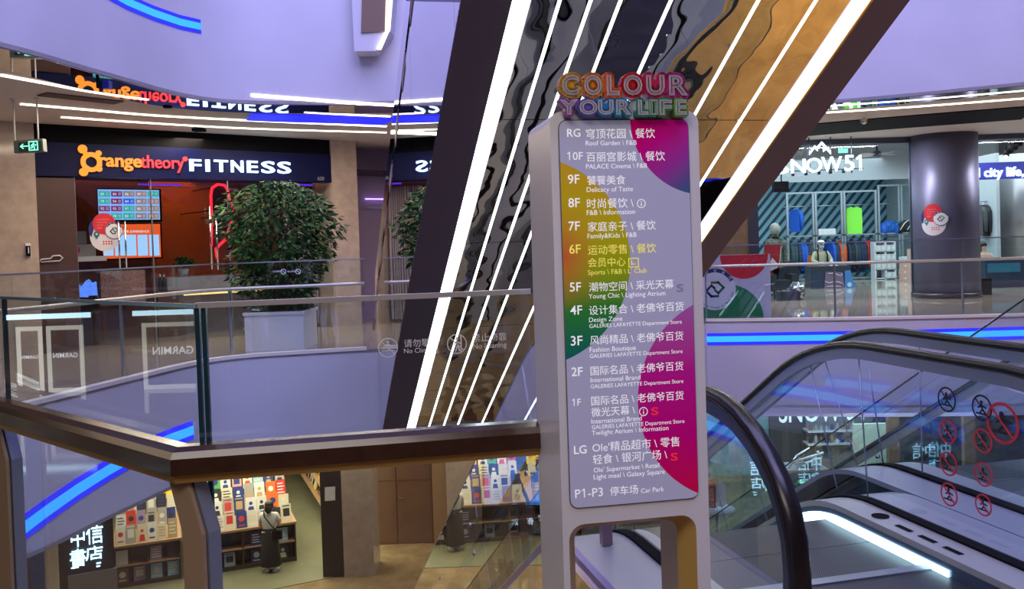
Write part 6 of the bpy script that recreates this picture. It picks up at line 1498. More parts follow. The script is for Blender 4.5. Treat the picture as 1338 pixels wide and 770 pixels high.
# shop floor, laid in greenish resin on the marble slab
mb = MB(); mb.use(M_book_floor).prism([Vector((p[0], p[1], LZ)) for p in ((-14, 16.6), (-8.2, 17.2), (-4.05, 19.3), (-3.6, 40), (-14, 40))], (0, 0, 0.012)); struct(mb, 'floor')
# left marble pier and dark sign wall
a = Q(40, 720, 14.8); c = Q(74, 720, 15.3)
mb = MB(); mb.use(M_marble).par((a.x - 1.6, 14.9, LZ), (c.x - a.x + 1.6, 0, 0), (0, .4, 0), (0, 0, CEIL)); struct(mb, 'wall_left')
bs = thing('shop_sign', 'dark sign panel with four glowing Chinese characters of the bookshop at lower left', 'sign', Q(115, 745, 16.4))
a = Q(76, 720, 16.5); c = Q(148, 720, 16.9)
exs = Vector((c.x - a.x, c.y - a.y, 0)).normalized(); nrs = exs.cross(UP); 
mb = MB(); mb.use(mat('sign_black', (0.012, 0.012, 0.016), 0.4)).par(Vector((a.x, a.y, LZ + .02)), exs * (c - a).length, -nrs * .2, UP * (CEIL - .05)); mb.build('panel', bs)
def on_b(x, y): return Ph(x, y, a + nrs * .03, nrs)
L_book = glow('book_sign', (0.45, 0.80, 1.0), 5.0)
for ch, x0, x1, y0, y1 in (('中', 93, 110, 688, 716), ('信', 113, 134, 683, 712), ('書', 92, 112, 716, 742), ('店', 112, 134, 712, 733)):
    p0 = on_b(x0, y1); p1 = on_b(x1, y0); mb = MB(); mb.use(L_book).text(ch, p0, exs, UP, box=((p1 - p0).dot(exs), p1.z - p0.z), off=0.0, th=.03); mb.build('character', bs)
mb = MB(); mb.use(L_book)
for x0, x1, y in ((93, 103, 743.5), (126, 132, 737), (126, 131, 741)): p0 = on_b(x0, y); mb.par(p0, exs * (on_b(x1, y) - p0).dot(exs), nrs * .02, UP * .02)
mb.build('caption_line', bs)
mb = MB(); mb.use(mat('notice_grey', (0.34, 0.34, 0.31), 0.6)); p0 = on_b(90, 790); mb.par(p0 + nrs * .02, exs * .85, nrs * .02, UP * (on_b(90, 752).z - p0.z)); o = mb.build('notice_board', base=p0); tag(o, 'pale grey notice board below the glowing bookshop characters', 'board')
# books: helper
rb = random.Random(21)
BCOL = {'cream': (0.72, 0.66, 0.50), 'white': (0.74, 0.73, 0.70), 'red': (0.62, 0.05, 0.04), 'orange': (0.85, 0.18, 0.03), 'yellow': (0.85, 0.60, 0.05), 'green': (0.10, 0.36, 0.08), 'pale blue': (0.30, 0.55, 0.70),
        'navy': (0.03, 0.05, 0.22), 'black': (0.03, 0.03, 0.035), 'grey': (0.38, 0.37, 0.36), 'pink': (0.75, 0.35, 0.33), 'brown': (0.25, 0.12, 0.06), 'mauve': (0.35, 0.25, 0.42), 'tan': (0.52, 0.36, 0.18)}
BM = {k: mat('book_' + k.replace(' ', '_'), v, 0.5) for k, v in BCOL.items()}
M_page = mat('book_pages', (0.75, 0.70, 0.58), 0.8)
def book(pos, w, h, d, colour, accent, label, group, yaw=0.0, lean=0.22, pic=None):
    """book standing face-out, leaning back: cover board, page block and a printed picture or title block"""
    t = thing('book', label, 'book', pos, group); p = Vector(pos)
    ex = Vector((cos(yaw), sin(yaw), 0)); ey0 = Vector((-sin(yaw), cos(yaw), 0)); ez = (UP * cos(lean) + ey0 * sin(lean)); ey = ez.cross(ex) * -1
    ey = ey0 * cos(lean) - UP * sin(lean)
    mb = MB(); mb.use(BM[colour]).par(p - ex * w / 2, ex * w, ey * .006, ez * h).par(p - ex * w / 2 + ey * (d - .006), ex * w, ey * .006, ez * h).par(p - ex * w / 2, ex * .006, ey * d, ez * h); cv_ = mb.build('cover', t)
    mb = MB(); mb.use(M_page).par(p - ex * (w / 2 - .006) + ey * .006 + ez * .006, ex * (w - .012), ey * (d - .012), ez * (h - .012)); mb.build('pages', t)
    mb = MB(); mb.use(BM[accent]); o = -ey * .0015; k = pic if pic is not None else rb.randrange(4)
    def U(a, b): return p + ex * (a * w) + ez * (b * h) + o
    if k == 0: mb.disc(U(0, .55), ex, ez, w * .28, -.001 if False else .001); mb.par(U(-.3, .12), ex * w * .6, ey * .001, ez * h * .08)
    elif k == 1: mb.par(U(-.32, .30), ex * w * .64, ey * .001, ez * h * .45); mb.par(U(-.36, .86), ex * w * .72, ey * .001, ez * h * .06)
    elif k == 2:
        mb.disc(U(0, .62), ex, ez, w * .17, .001); mb.prism([U(-.33, .05), U(.33, .05), U(.22, .42), U(-.22, .42)], -ey * .001)
    else:
        for q in range(4): mb.par(U(-.36, .2 + q * .18), ex * w * (.72 - .12 * (q % 2)), ey * .001, ez * h * .07)
    mb.build('print', cv_); return t
ROW = ['front', 'second', 'third', 'fourth', 'fifth', 'sixth', 'rearmost']
def display_table(label, cat, x0, x1, Yf, n_steps, palette, who, ncol, hgt=0.92, dy=0.42, dz=0.19):
    """bookshop island: shelved front, stepped top, rows of face-out books"""
    t = thing('book_table', label, cat, ((x0 + x1) / 2, Yf, LZ + .012)); W_ = x1 - x0; z0 = LZ + .012
    M_t = mat('table_walnut', (0.045, 0.028, 0.022), 0.45); M_edge2 = mat('table_edge', (0.33, 0.20, 0.11), 0.45)
    mb = MB(); mb.use(M_t)
    mb.par((x0, Yf + .32, z0), (W_, 0, 0), (0, .03, 0), (0, 0, hgt - .05)); mb.par((x0, Yf, z0), (.03, 0, 0), (0, .33, 0), (0, 0, hgt - .05)); mb.par((x1 - .03, Yf, z0), (.03, 0, 0), (0, .33, 0), (0, 0, hgt - .05))
    mb.par((x0, Yf, z0), (W_, 0, 0), (0, .33, 0), (0, 0, .08)); mb.par((x0, Yf + .35, z0), (W_, 0, 0), (0, n_steps * dy, 0), (0, 0, hgt - .05)); mb.build('carcass', t)
    nd = max(2, int(W_ / 1.1))
    for k in range(1, nd): mb = MB(); mb.use(M_t).par((x0 + W_ * k / nd - .015, Yf + .005, z0 + .08), (.03, 0, 0), (0, .31, 0), (0, 0, hgt - .13)); mb.build('divider', t)
    mb = MB(); mb.use(M_edge2).par((x0 + .03, Yf, z0 + .45), (W_ - .06, 0, 0), (0, .31, 0), (0, 0, .025)); mb.build('shelf', t)
    mb = MB(); mb.use(M_edge2).par((x0 - .02, Yf - .02, z0 + hgt - .05), (W_ + .04, 0, 0), (0, .40 + n_steps * dy, 0), (0, 0, .05)); mb.build('top', t)
    M_r = mat('riser_pale', (0.55, 0.50, 0.40), 0.6)
    for j in range(1, n_steps): mb = MB(); mb.use(M_r).par((x0 + .03, Yf + .20 + j * dy, z0 + hgt), (W_ - .06, 0, 0), (0, (n_steps - j) * dy, 0), (0, 0, dz * j - .001)) if False else MB().use(M_r).par((x0 + .03, Yf + .20 + j * dy, z0 + hgt + dz * (j - 1)), (W_ - .06, 0, 0), (0, (n_steps - j) * dy - .05, 0), (0, 0, dz)); mb.build('riser', t)
    for j in range(n_steps):
        for i in range(ncol):
            if who(j, i) is None: continue
            col, acc, pic = who(j, i)
            x = x0 + .06 + (W_ - .12) * (i + .5) / ncol + rb.uniform(-.015, .015)
            lab = '%s book, %s from left, %s row of %s' % (col, ORD[i], ROW[j], palette)
            book((x, Yf + .06 + j * dy + rb.uniform(0, .03), z0 + hgt + dz * j + .001), (W_ - .12) / ncol * rb.uniform(.86, .98), rb.uniform(.33, .42), .025, col, acc, lab, 'books standing face out on the book tables', rb.uniform(-.05, .05), .25, pic)
    # books inside the front shelves
    for j, zz in enumerate((0.082, 0.477)):
        for i in range(nd * 2):
            if (i + j * 3) % 5 == 4: continue
            cname = rb.choice(['white', 'grey', 'mauve', 'navy', 'brown', 'pale blue', 'black']); x = x0 + W_ * (i + .5) / (nd * 2)
            book((x, Yf + .08, z0 + zz), .24, .30, .03, cname, rb.choice(['white', 'black', 'cream']), '%s book, %s from left, %s shelf under %s' % (cname, ORD[i], ('bottom', 'upper')[j], palette), 'books in the shelved table fronts', 0, .18)
    return t
allc = list(BCOL)
G1 = [['white', 'mauve', 'white', 'cream', 'navy', 'white', 'white', 'black', 'cream'], ['navy', 'cream', 'white', 'grey', 'navy', 'white', 'white', 'orange', 'cream'], ['white', 'cream', 'black', 'cream', 'navy', 'grey', 'white', 'orange', 'red'],
      ['red', 'white', 'green', 'white', 'pink', 'cream', 'pale blue', 'navy', 'grey'], ['cream', 'pink', 'green', 'green', 'yellow', 'white', 'pink', 'white', 'cream'], ['cream', 'tan', 'yellow', 'cream', 'green', 'pale blue', 'black', 'pink', 'yellow']]
def w1(j, i):
    c = G1[j][i]; acc = rb.choice([q for q in ('white', 'black', 'red', 'navy', 'tan', 'cream') if q != c]); return c, acc, (2 if c == 'white' and j < 3 and rb.random() < .7 else None)
TH = rad(21.6); BX = Vector((cos(TH), sin(TH), 0)); BY = Vector((-sin(TH), cos(TH), 0))
def turned(objs, piv):
    for o in objs:
        d = o.location - piv; o.location = piv + BX * d.x + BY * d.y + UP * d.z; o.rotation_euler = (0, 0, TH)
_seen = set(COL.objects)
def fresh():
    global _seen
    n = [o for o in COL.objects if o not in _seen and o.parent is None]; _seen = set(COL.objects); return n
pv = Pz(384, 740, LZ); fl_ = Pz(240, 762, LZ); xb = pv.x; xa = xb - (pv - fl_).dot(BX) ; pv = pv + BY * .30
bt1 = display_table('long walnut book table with stepped rows of face-out books before the customer', 'book table', xa, xb, pv.y, 6, 'the book table by the customer', w1, 9)
G2 = [['white', 'grey', 'cream', 'white', 'cream', 'tan'], ['white', 'red', 'mauve', 'grey', 'grey', 'navy'], ['grey', 'white', 'black', 'grey', 'black', 'cream'], ['cream', 'white', 'tan', 'cream', 'yellow', 'yellow'], ['cream', 'cream', 'white', 'pink', 'orange', 'yellow'], ['tan', 'white', 'cream', 'red', 'green', 'pale blue']]
def w2(j, i):
    c = G2[j][i]; acc = rb.choice([q for q in ('white', 'black', 'red', 'navy', 'tan') if q != c]); return c, acc, None
turned(fresh(), pv)
pv2 = Pz(238, 757, LZ); fl_ = Pz(150, 765, LZ); xb2 = pv2.x; xa2 = xb2 - (pv2 - fl_).dot(BX)
bt2 = display_table('left book table with red-banded white books and yellow piles at lower left', 'book table', xa2, xb2, pv2.y, 6, 'the left book table', w2, 6)
# side shelf right of the aisle, seen along its length: face-out books on sloping ledges
turned(fresh(), pv2)
pv3 = Pz(423, 690, LZ); xs_ = pv3.x; YS = pv3.y
sh = thing('bookcase', 'long brown bookcase of face-out books along the right side of the aisle', 'bookcase', (xs_ + .3, YS + 5, LZ))
mb = MB(); mb.use(mat('table_walnut')).par((xs_ + .35, YS, LZ + .012), (.05, 0, 0), (0, 12, 0), (0, 0, 3.0)); mb.build('back_panel', sh)
for k, z in enumerate((0.55, 1.0, 1.45, 1.9, 2.35)):
    mb = MB(); mb.use(mat('table_edge')).par((xs_ - .05 + k * .03, YS, LZ + z), (.42 - k * .03, 0, 0), (0, 12, 0), (0, 0, .03)); mb.build('ledge', sh)
    for i in range(16):
        c = rb.choice(['tan', 'cream', 'yellow', 'red', 'brown', 'white', 'orange'])
        book((xs_ + .06 + k * .03, YS + .3 + i * .72, LZ + z + .032), .34, .36, .03, c, rb.choice(['white', 'black', 'brown']), '%s book, %s from near end, %s ledge of aisle bookcase' % (c, ORD[i], ['lowest', 'second', 'middle', 'fourth', 'top'][k]), 'face-out books in the aisle bookcase', rad(-90), .2)
turned(fresh(), pv3)
mb = MB(); mb.use(M_bookwall).par((-16, 36, LZ), (13.5, 0, 0), (0, .2, 0), (0, 0, CEIL)); struct(mb, 'wall_back')
mb = MB(); mb.use(M_bookwall).par((-12.8, 17.2, LZ), (.2, 0, 0), (0, 16, 0), (0, 0, CEIL)); struct(mb, 'wall_left')
# dark pier with a notice, marble pier, double doors, brown walls
def wallbox(x0, x1, Yd, m, depth, name, kindname='wall_front'):
    a = Q(x0, 690, Yd); c = Q(x1, 690, Yd); mb = MB(); mb.use(m).par((a.x, Yd, LZ), (c.x - a.x, 0, 0), (0, depth, 0), (0, 0, CEIL)); return mb
struct(wallbox(420, 447.5, 19.25, mat('pier_dark', (0.035, 0.026, 0.028), 0.45), .6, ''), 'wall_front')
struct(wallbox(447.8, 487, 19.25, M_marble, .9, ''), 'wall_front')
nt_ = thing('notice', 'white printed notice taped to the dark pier beside the bookshop', 'notice', Q(431, 655, 19.24)); mb = MB(); mb.use(M_white).prism([Q(424.5, 655, 19.245), Q(424.5, 637, 19.245), Q(438, 636, 19.245), Q(438, 654, 19.245)], (0, -.006, 0)); mb.build('sheet', nt_)
mb = MB(); mb.use(mat('box_print'))
for y in (640, 643, 646): mb.prism([Q(427, y, 19.238), Q(435 - (y % 3), y, 19.238), Q(435 - (y % 3), y + 1, 19.238), Q(427, y + 1, 19.238)], (0, -.001, 0))
mb.prism([Q(432, 648, 19.238), Q(436, 648, 19.238), Q(436, 652, 19.238), Q(432, 652, 19.238)], (0, -.001, 0)); mb.build('print', nt_)
M_door = mat('brown_lacquer', (0.16, 0.085, 0.055), 0.10, noise=(1.5, (0.13, 0.07, 0.045), 1.0, 3), spec=0.7); M_tanw = mat('tan_lacquer', (0.30, 0.19, 0.11), 0.22)
for i, (x0, x1) in enumerate(((487, 519.5), (520, 566))):
    d = thing('door', ['left leaf of the glossy brown double door', 'right leaf of the glossy brown double door with the lever handle'][i], 'door', (Q((x0 + x1) / 2, 700, 21.3).x, 21.3, LZ), 'double door leaves'); a = Q(x0, 690, 21.3); c = Q(x1 - .4, 690, 21.3)
    mb = MB(); mb.use(M_door).par((a.x, 21.3, LZ + .01), (c.x - a.x, 0, 0), (0, .06, 0), (0, 0, CEIL - .03)); lf_ = mb.build('leaf', d)
    mb = MB(); mb.use(mat('door_seam', (0.07, 0.035, 0.025), 0.4)).par((a.x + .01, 21.294, LZ + 1.55), (c.x - a.x - .02, 0, 0), (0, .007, 0), (0, 0, .012)); mb.build('seam', d)
    if i: h = Q(525, 651, 21.24); mb = MB(); mb.use(M_darkalu).tube([h + Vector((-.06, .06, 0)), h + Vector((-.06, 0, 0)), h + Vector((.06, 0, 0))], .012, 6); mb.build('handle', lf_)
struct(wallbox(485, 570, 21.42, M_door, .2, ''), 'wall_back')
struct(wallbox(566.5, 585, 21.2, M_tanw, .4, ''), 'wall_back'); struct(wallbox(585, 640, 21.0, M_marble, .4, ''), 'wall_back')
# fold: the bookshop customer seen from behind
cu = thing('person', 'customer from behind in pale tee, long black skirt and shoulder bag at book table', 'person', Pz(357, 743, LZ + .012)); cp = cu.location.copy()
cp.y = 19.72; cu.location = cp
def c_(a, b, z): return Vector((cp.x + a, cp.y + b, LZ + .012 + z))
J = {'pelvis': (c_(0, 0, .86), (.15, .12)), 'waist': (c_(0, 0, 1.0), (.125, .10)), 'chest': (c_(0, .02, 1.20), (.155, .11)), 'neckb': (c_(0, .02, 1.32), .06), 'neck': (c_(0, .03, 1.37), .046), 'head': (c_(0, .05, 1.47), (.075, .09)), 'top': (c_(0, .04, 1.53), .065),
     'sl': (c_(-.165, .01, 1.27), .058), 'el': (c_(-.225, .02, 1.03), .044), 'wl': (c_(-.13, .24, 1.00), .031), 'sr': (c_(.165, .01, 1.27), .058), 'er': (c_(.225, .02, 1.03), .044), 'wr': (c_(.13, .24, 1.00), .031),
     'hl': (c_(-.085, 0, .80), .085), 'kl': (c_(-.085, .01, .45), .058), 'al': (c_(-.085, -.02, .09), .038), 'fl': (c_(-.095, .10, .04), .034), 'hr': (c_(.085, 0, .80), .085), 'kr': (c_(.085, .01, .45), .058), 'ar': (c_(.085, -.02, .09), .038), 'fr': (c_(.095, .10, .04), .034)}
skin_body('body', J, Bn, cu, M_skin)
Jj = {k: (v[0], tuple(r * 1.14 for r in v[1]) if hasattr(v[1], '__len__') else v[1] * 1.25) for k, v in J.items() if k in ('waist', 'chest', 'neckb', 'sl', 'sr')}
Jj['pelvis'] = (c_(0, 0, .92), (.155, .125)); Jj['ml'] = (c_(-.205, .015, 1.12), .066); Jj['mr'] = (c_(.205, .015, 1.12), .066)
skin_body('tee', Jj, [('pelvis', 'waist'), ('waist', 'chest'), ('chest', 'neckb'), ('chest', 'sl'), ('sl', 'ml'), ('chest', 'sr'), ('sr', 'mr')], cu, mat('tee_grey', (0.50, 0.50, 0.49), 0.8))
mb = MB(); mb.use(mat('skirt_black', (0.012, 0.012, 0.014), 0.8)); n = 28; vs = []; fs = []
for i, (z, rx, ry) in enumerate(((.99, .145, .115), (.86, .185, .145), (.6, .20, .16), (.35, .215, .17), (.14, .235, .185))):
    for k in range(n):
        a = 2 * PI * k / n; f = 1 + .035 * (i / 4) * sin(7 * a); vs.append(c_(cos(a) * rx * f, sin(a) * ry * f, z))
for i in range(4):
    for k in range(n): fs.append((i * n + k, i * n + (k + 1) % n, (i + 1) * n + (k + 1) % n, (i + 1) * n + k))
fs.append(tuple(4 * n + k for k in range(n))); mb.add(vs, fs, True); mb.build('skirt', cu)
mb = MB(); mb.use(M_hair).ball(c_(0, .02, 1.49), (.105, .115, .12)).ball(c_(0, -.06, 1.42), (.085, .05, .10)); mb.build('hair', cu)
mb = MB(); mb.use(M_black).tube([c_(-.13, .10, 1.36), c_(-.11, -.02, 1.375), c_(-.08, -.115, 1.28), c_(.06, -.14, 1.10), c_(.17, -.12, .97), c_(.20, -.06, .92)], .014, 6).box(c_(.20, -.10, .86), (.20, .10, .20)); mb.build('shoulder_bag', cu)
for sg in (-1, 1):
    mb = MB(); mb.use(M_white).ball(c_(sg * .092, .05, .045), (.048, .13, .05)).par(c_(sg * .092 - .045, -.07, 0), (.09, 0, 0), (0, .24, 0), (0, 0, .025)); mb.build('shoe', cu)
hand(c_(-.13, .24, 1.0), (.35, 1, .1), cu, 1); hand(c_(.13, .24, 1.0), (-.35, 1, .1), cu, -1)
# ------------------------------------------------------------------ lower concourse: blue advert screen on a timber stand behind the nearer escalator
asx = thing('advert_stand', 'blue picture screen with a dark caption band on a leaning timber stand below the escalator', 'advert screen', Q(690, 745, 17.6))
Ya = 17.6
mb = MB(); mb.use(M_black).prism([Q(630, 700, Ya), Q(630, 590, Ya), Q(760, 588, Ya), Q(760, 700, Ya)], (0, .08, 0)); mb.build('casing', asx)
mb = MB(); mb.use(mat('advert_blue', (0.02, 0.10, 0.4), 0.4, emit=(0.05, 0.28, 0.95), es=0.8, noise=(3, (0.3, 0.5, 0.8), 1, 3))).prism([Q(633, 660, Ya - .01), Q(633, 592, Ya - .01), Q(757, 590, Ya - .01), Q(757, 660, Ya - .01)], (0, -.005, 0)); mb.build('picture', asx)
mb = MB(); mb.use(glow('advert_white', (.8, .92, 1), 2.0)); a = Q(668, 686, Ya - .012); mb.text('城市滑', a, Vector((1, 0, 0)), UP, w=(Q(697, 686, Ya) - a).x, off=0.0); mb.build('lettering', asx)
M_timber = mat('timber', (0.28, 0.13, 0.07), 0.5, noise=(6, (0.20, 0.09, 0.05), 1, 4))
for x0, y0, x1 in ((650, 668, 667), (672, 622, 690), (630, 700, 642), (613, 735, 620)):
    a = Q(x0, y0, Ya - .3); c = Q(x1, 790, Ya - .3); k = (a.z - LZ) / (a.z - c.z); c = a + (c - a) * k; mb = MB(); mb.use(M_timber).prism([a, a + Vector((.16, 0, 0)), c + Vector((.16, 0, 0)), c], (0, .12, 0)); mb.build('timber_leg', asx)
# ------------------------------------------------------------------ lower shops at right
mb = MB(); mb.use(mat('teal_shop_wall', (0.16, 0.34, 0.36), 0.6)).par((3.4, 26.5, LZ), (4.2, 0, 0), (0, .15, 0), (0, 0, CEIL)); struct(mb, 'wall_back')
mb = MB(); mb.use(mat('dark_shop_wall', (0.05, 0.05, 0.06), 0.6)).par((7.6, 26.4, LZ), (12, 0, 0), (0, .15, 0), (0, 0, CEIL)); struct(mb, 'wall_back')
mb = MB(); mb.use(mat('grey_shop_wall', (0.20, 0.20, 0.22), 0.5)).par((1.2, 21.4, LZ), (3.35, 0, 0), (0, .15, 0), (0, 0, CEIL)); struct(mb, 'wall_front')
Ys = 20.6
s2 = thing('shop_sign', 'white lit letters of the lower shop half hidden under the right fascia', 'sign', Q(1065, 552, Ys)); mb = MB(); mb.use(L_snow); a = Q(1018, 552.5, Ys); mb.text('SNOW 51', a, Vector((1, 0, 0)), UP, box=((Q(1128, 550, Ys) - a).x, .55), th=.05); mb.build('lettering', s2)
mb = MB(); mb.use(M_sframe)
for x in (1035, 1075, 1115): q = Q(x, 545, Ys + .06); mb.tube([q, Vector((q.x, q.y, -DROP))], .015, 6)
mb.build('hanging_frame', s2)
bnr = thing('banner', 'small upright red and white banner with the word SNOW behind the escalator glass', 'banner', Q(930, 664, 18.6))
mb = MB(); mb.use(mat('banner_red', (0.55, 0.06, 0.04), 0.5)).prism([Q(924, 664, 18.6), Q(922, 628, 18.6), Q(934, 626, 18.6), Q(936, 664, 18.6)], (0, .02, 0)); mb.build('strip', bnr)
mb = MB(); mb.use(M_white).prism([Q(936.5, 662, 18.6), Q(937, 634, 18.6), Q(941, 629, 18.6), Q(948, 634, 18.6), Q(949, 658, 18.6), Q(946, 662, 18.6)], (0, .02, 0)).text('SNOW51', Q(933, 663, 18.59), UP, Vector((-1, 0, 0)), w=.55); mb.build('print', bnr)
tb_ = thing('side_table', 'pale round side table carrying the red banner behind the escalator glass', 'table', (Q(938, 666, 18.6).x, 18.7, LZ)); q = Q(938, 666, 18.6)
mb = MB(); mb.use(M_white).lathe([(.36, 0), (.38, .02), (.38, .04)], (q.x, 18.7, q.z - .045), 24); mb.build('top', tb_); mb = MB(); mb.use(M_alu).lathe([(.22, 0), (.04, .03), (.04, q.z - .045 - LZ)], (q.x, 18.7, LZ), 16); mb.build('leg', tb_)
# shelf unit with goods, clothes rail, reclining rack
su = thing('shelf_unit', 'white wall shelves of small goods in the lower shop under the lit letters', 'shelves', Q(1085, 640, 25.8))
for y in (566, 583): a = Q(1056, y, 25.9); c = Q(1124, y - 2, 25.9); mb = MB(); mb.use(M_white).par(a, (c.x - a.x, 0, 0), (0, .5, 0), (0, 0, .05)); mb.build('shelf', su)
mb = MB(); mb.use(mat('grey_shop_wall')).par((Q(1055, 560, 26.2).x, 26.32, LZ), (2.0, 0, 0), (0, .06, 0), (0, 0, 3.6)); mb.build('back_panel', su)
k = 0
for y in (566, 583):
    for x in range(1060, 1122, 7):
        a = Q(x, y - .2, 26.0); cname = rb.choice(['black', 'grey', 'white', 'brown', 'navy']); k += 1; h = rb.uniform(.15, .3)
        mb = MB(); mb.use(BM[cname]).lathe([(.05, 0), (.06, .04), (.055, h * .7), (.025, h * .85), (.025, h)], (a.x, 26.05, a.z + .05), 8); tag(mb.build('flask', base=(a.x, 26.05, a.z + .05)), '%s flask, %s from the left on the %s white shelf of the lower shop' % (cname, ORD[(k - 1) % 9], 'upper' if y == 566 else 'lower'), 'flask', 'flasks on the lower shop shelves')
for i, (x, cn) in enumerate(((1128, 'black'), (1134, 'red'), (1139, 'orange'), (1145, 'dark grey'), (1151, 'teal blue'), (1157, 'slate'))):
    a = Q(x, 560, 24.5); jacket('jacket', a.x, a.z, 24.5, JM[cn], 1.0, .46, rad(-50), cn + ' jacket hung on the lower shop rail under the lit letters', 'jackets on the lower shop rail', True, None, .08)
a = Q(1122, 557, 24.5); c = Q(1164, 557, 24.5); mb = MB(); mb.use(M_frame).tube([Vector((a.x, 24.5, LZ)), Vector((a.x, 24.5, a.z)), Vector((c.x, 24.5, a.z)), Vector((c.x, 24.5, LZ))], .02, 6); tag(mb.build('clothes_rail', base=(a.x, 24.5, LZ)), 'steel clothes rail in the lower shop under the lit letters', 'rail')
lc = thing('lounge_chair', 'white angular folding camp chair in the lower shop behind the near handrail', 'chair', Q(1052, 640, 21.5)); mb = MB(); mb.use(M_white)
for yy in (21.5, 22.0):
    for P in ([(1030, 612), (1041, 596), (1052, 606), (1074, 598), (1068, 590)], [(1041, 596), (1058, 586)], [(1036, 604), (1076, 592)]):
        mb.tube([Q(x, y, yy) for x, y in P], .03, 6)
mb.build('frame', lc); mb = MB(); mb.use(mat('chair_cloth', (0.10, 0.12, 0.14), 0.8)).prism([Q(1041, 596, 21.5), Q(1052, 606, 21.5), Q(1052, 606, 22.0), Q(1041, 596, 22.0)], (0, 0, .02)).prism([Q(1052, 606, 21.5), Q(1074, 598, 21.5), Q(1074, 598, 22.0), Q(1052, 606, 22.0)], (0, 0, .02)); mb.build('seat', lc)
pl = MB().use(mat('grey_shop_wall')).par((Q(1030, 612, 21.3).x, 21.35, LZ), (1.0, 0, 0), (0, .8, 0), (0, 0, Q(1030, 613, 21.5).z - LZ)).build('plinth', base=Q(1045, 640, 21.6)); tag(pl, 'grey plinth carrying the white folding chair in the lower shop', 'plinth')
bk = thing('bench', 'dark bench with clothes piles in the lower shop behind the near handrail', 'bench', Q(1055, 668, 20.4)); a = Q(1045, 642, 20.4); c = Q(1063, 642, 20.4); mb = MB(); mb.use(mat('table_walnut')).par(a, (c.x - a.x + .3, 0, 0), (0, .5, 0), (0, 0, .06)); mb.build('top', bk)
for xx in (a.x + .03, c.x + .2): mb = MB(); mb.use(M_darkalu).par((xx, 20.45, LZ), (.05, 0, 0), (0, .4, 0), (0, 0, a.z - LZ)); mb.build('leg', bk)
for i in range(3): mb = MB(); mb.use([BM['green'], BM['grey'], BM['black']][i]).ball((a.x + .15 + i * .22, 20.65, a.z + .12), (.12, .18, .06)); tag(mb.build('folded_shirt', base=(a.x + .15 + i * .22, 20.65, a.z + .06)), ['greenish', 'grey', 'black'][i] + ' folded clothes pile on the dark bench of the lower shop', 'clothes')
# tan column, timber frames and pale screens deeper right, dark shop with words
for x0, x1, m, lb in ((1163, 1178, M_timber, 'tan leaning timber board in the lower shop right of the pale screen'), (1262, 1282, M_timber, 'tan timber post in the dark lower shop behind the warning stickers')):
    a = Q(x0, 660, 22); c = Q(x1, 600, 22); mb = MB(); mb.use(m).par((a.x, 22, LZ), (.28, 0, 0), (0, .15, 0), (0, 0, 2.7)); tag(mb.build('timber_post', base=(a.x, 22, LZ)), lb, 'post')
a = Q(1118, 662, 23); mb = MB(); mb.use(mat('lit_olive_screen', (0.55, 0.55, 0.42), 0.6)).par((a.x, 23, LZ), (1.15, 0, 0), (0, .1, 0), (0, 0, 2.2)); tag(mb.build('partition_screen', base=(a.x, 23, LZ)), 'pale olive partition screen in the lower shop above the escalator deck', 'screen')
dsn = MB().use(glow('words_grey', (0.6, 0.65, 0.7), 0.8)); a = Q(1284, 612, 21.8); dsn.text('UNDER', a, Vector((1, 0, 0)), UP, w=.75); a = Q(1284, 626, 21.8); dsn.text('FASHION', a, Vector((1, 0, 0)), UP, w=.75)
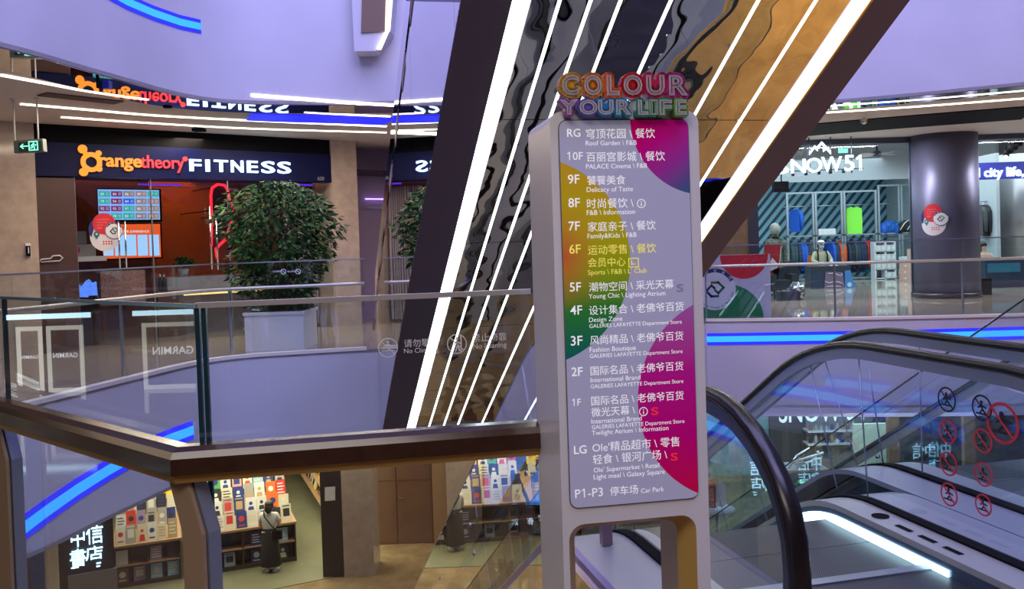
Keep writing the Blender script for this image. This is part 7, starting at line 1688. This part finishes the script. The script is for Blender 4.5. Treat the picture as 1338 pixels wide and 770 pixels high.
# ------------------------------------------------------------------ golden lower floor on the right, mirrored in the escalator underside
mb = MB(); mb.use(mat('golden_floor', (0.66, 0.43, 0.13), 0.22, noise=(1.6, (0.46, 0.27, 0.08), 1, 8))).prism([E(5.7, 4.0, LZ), E(24, 0.0, LZ), E(24, 10.0, LZ), E(5.7, 11.6, LZ)], (0, 0, -.06)); struct(mb, 'floor')
# ------------------------------------------------------------------ watch kiosk counters on the near floor, mirrored in the left glass pane
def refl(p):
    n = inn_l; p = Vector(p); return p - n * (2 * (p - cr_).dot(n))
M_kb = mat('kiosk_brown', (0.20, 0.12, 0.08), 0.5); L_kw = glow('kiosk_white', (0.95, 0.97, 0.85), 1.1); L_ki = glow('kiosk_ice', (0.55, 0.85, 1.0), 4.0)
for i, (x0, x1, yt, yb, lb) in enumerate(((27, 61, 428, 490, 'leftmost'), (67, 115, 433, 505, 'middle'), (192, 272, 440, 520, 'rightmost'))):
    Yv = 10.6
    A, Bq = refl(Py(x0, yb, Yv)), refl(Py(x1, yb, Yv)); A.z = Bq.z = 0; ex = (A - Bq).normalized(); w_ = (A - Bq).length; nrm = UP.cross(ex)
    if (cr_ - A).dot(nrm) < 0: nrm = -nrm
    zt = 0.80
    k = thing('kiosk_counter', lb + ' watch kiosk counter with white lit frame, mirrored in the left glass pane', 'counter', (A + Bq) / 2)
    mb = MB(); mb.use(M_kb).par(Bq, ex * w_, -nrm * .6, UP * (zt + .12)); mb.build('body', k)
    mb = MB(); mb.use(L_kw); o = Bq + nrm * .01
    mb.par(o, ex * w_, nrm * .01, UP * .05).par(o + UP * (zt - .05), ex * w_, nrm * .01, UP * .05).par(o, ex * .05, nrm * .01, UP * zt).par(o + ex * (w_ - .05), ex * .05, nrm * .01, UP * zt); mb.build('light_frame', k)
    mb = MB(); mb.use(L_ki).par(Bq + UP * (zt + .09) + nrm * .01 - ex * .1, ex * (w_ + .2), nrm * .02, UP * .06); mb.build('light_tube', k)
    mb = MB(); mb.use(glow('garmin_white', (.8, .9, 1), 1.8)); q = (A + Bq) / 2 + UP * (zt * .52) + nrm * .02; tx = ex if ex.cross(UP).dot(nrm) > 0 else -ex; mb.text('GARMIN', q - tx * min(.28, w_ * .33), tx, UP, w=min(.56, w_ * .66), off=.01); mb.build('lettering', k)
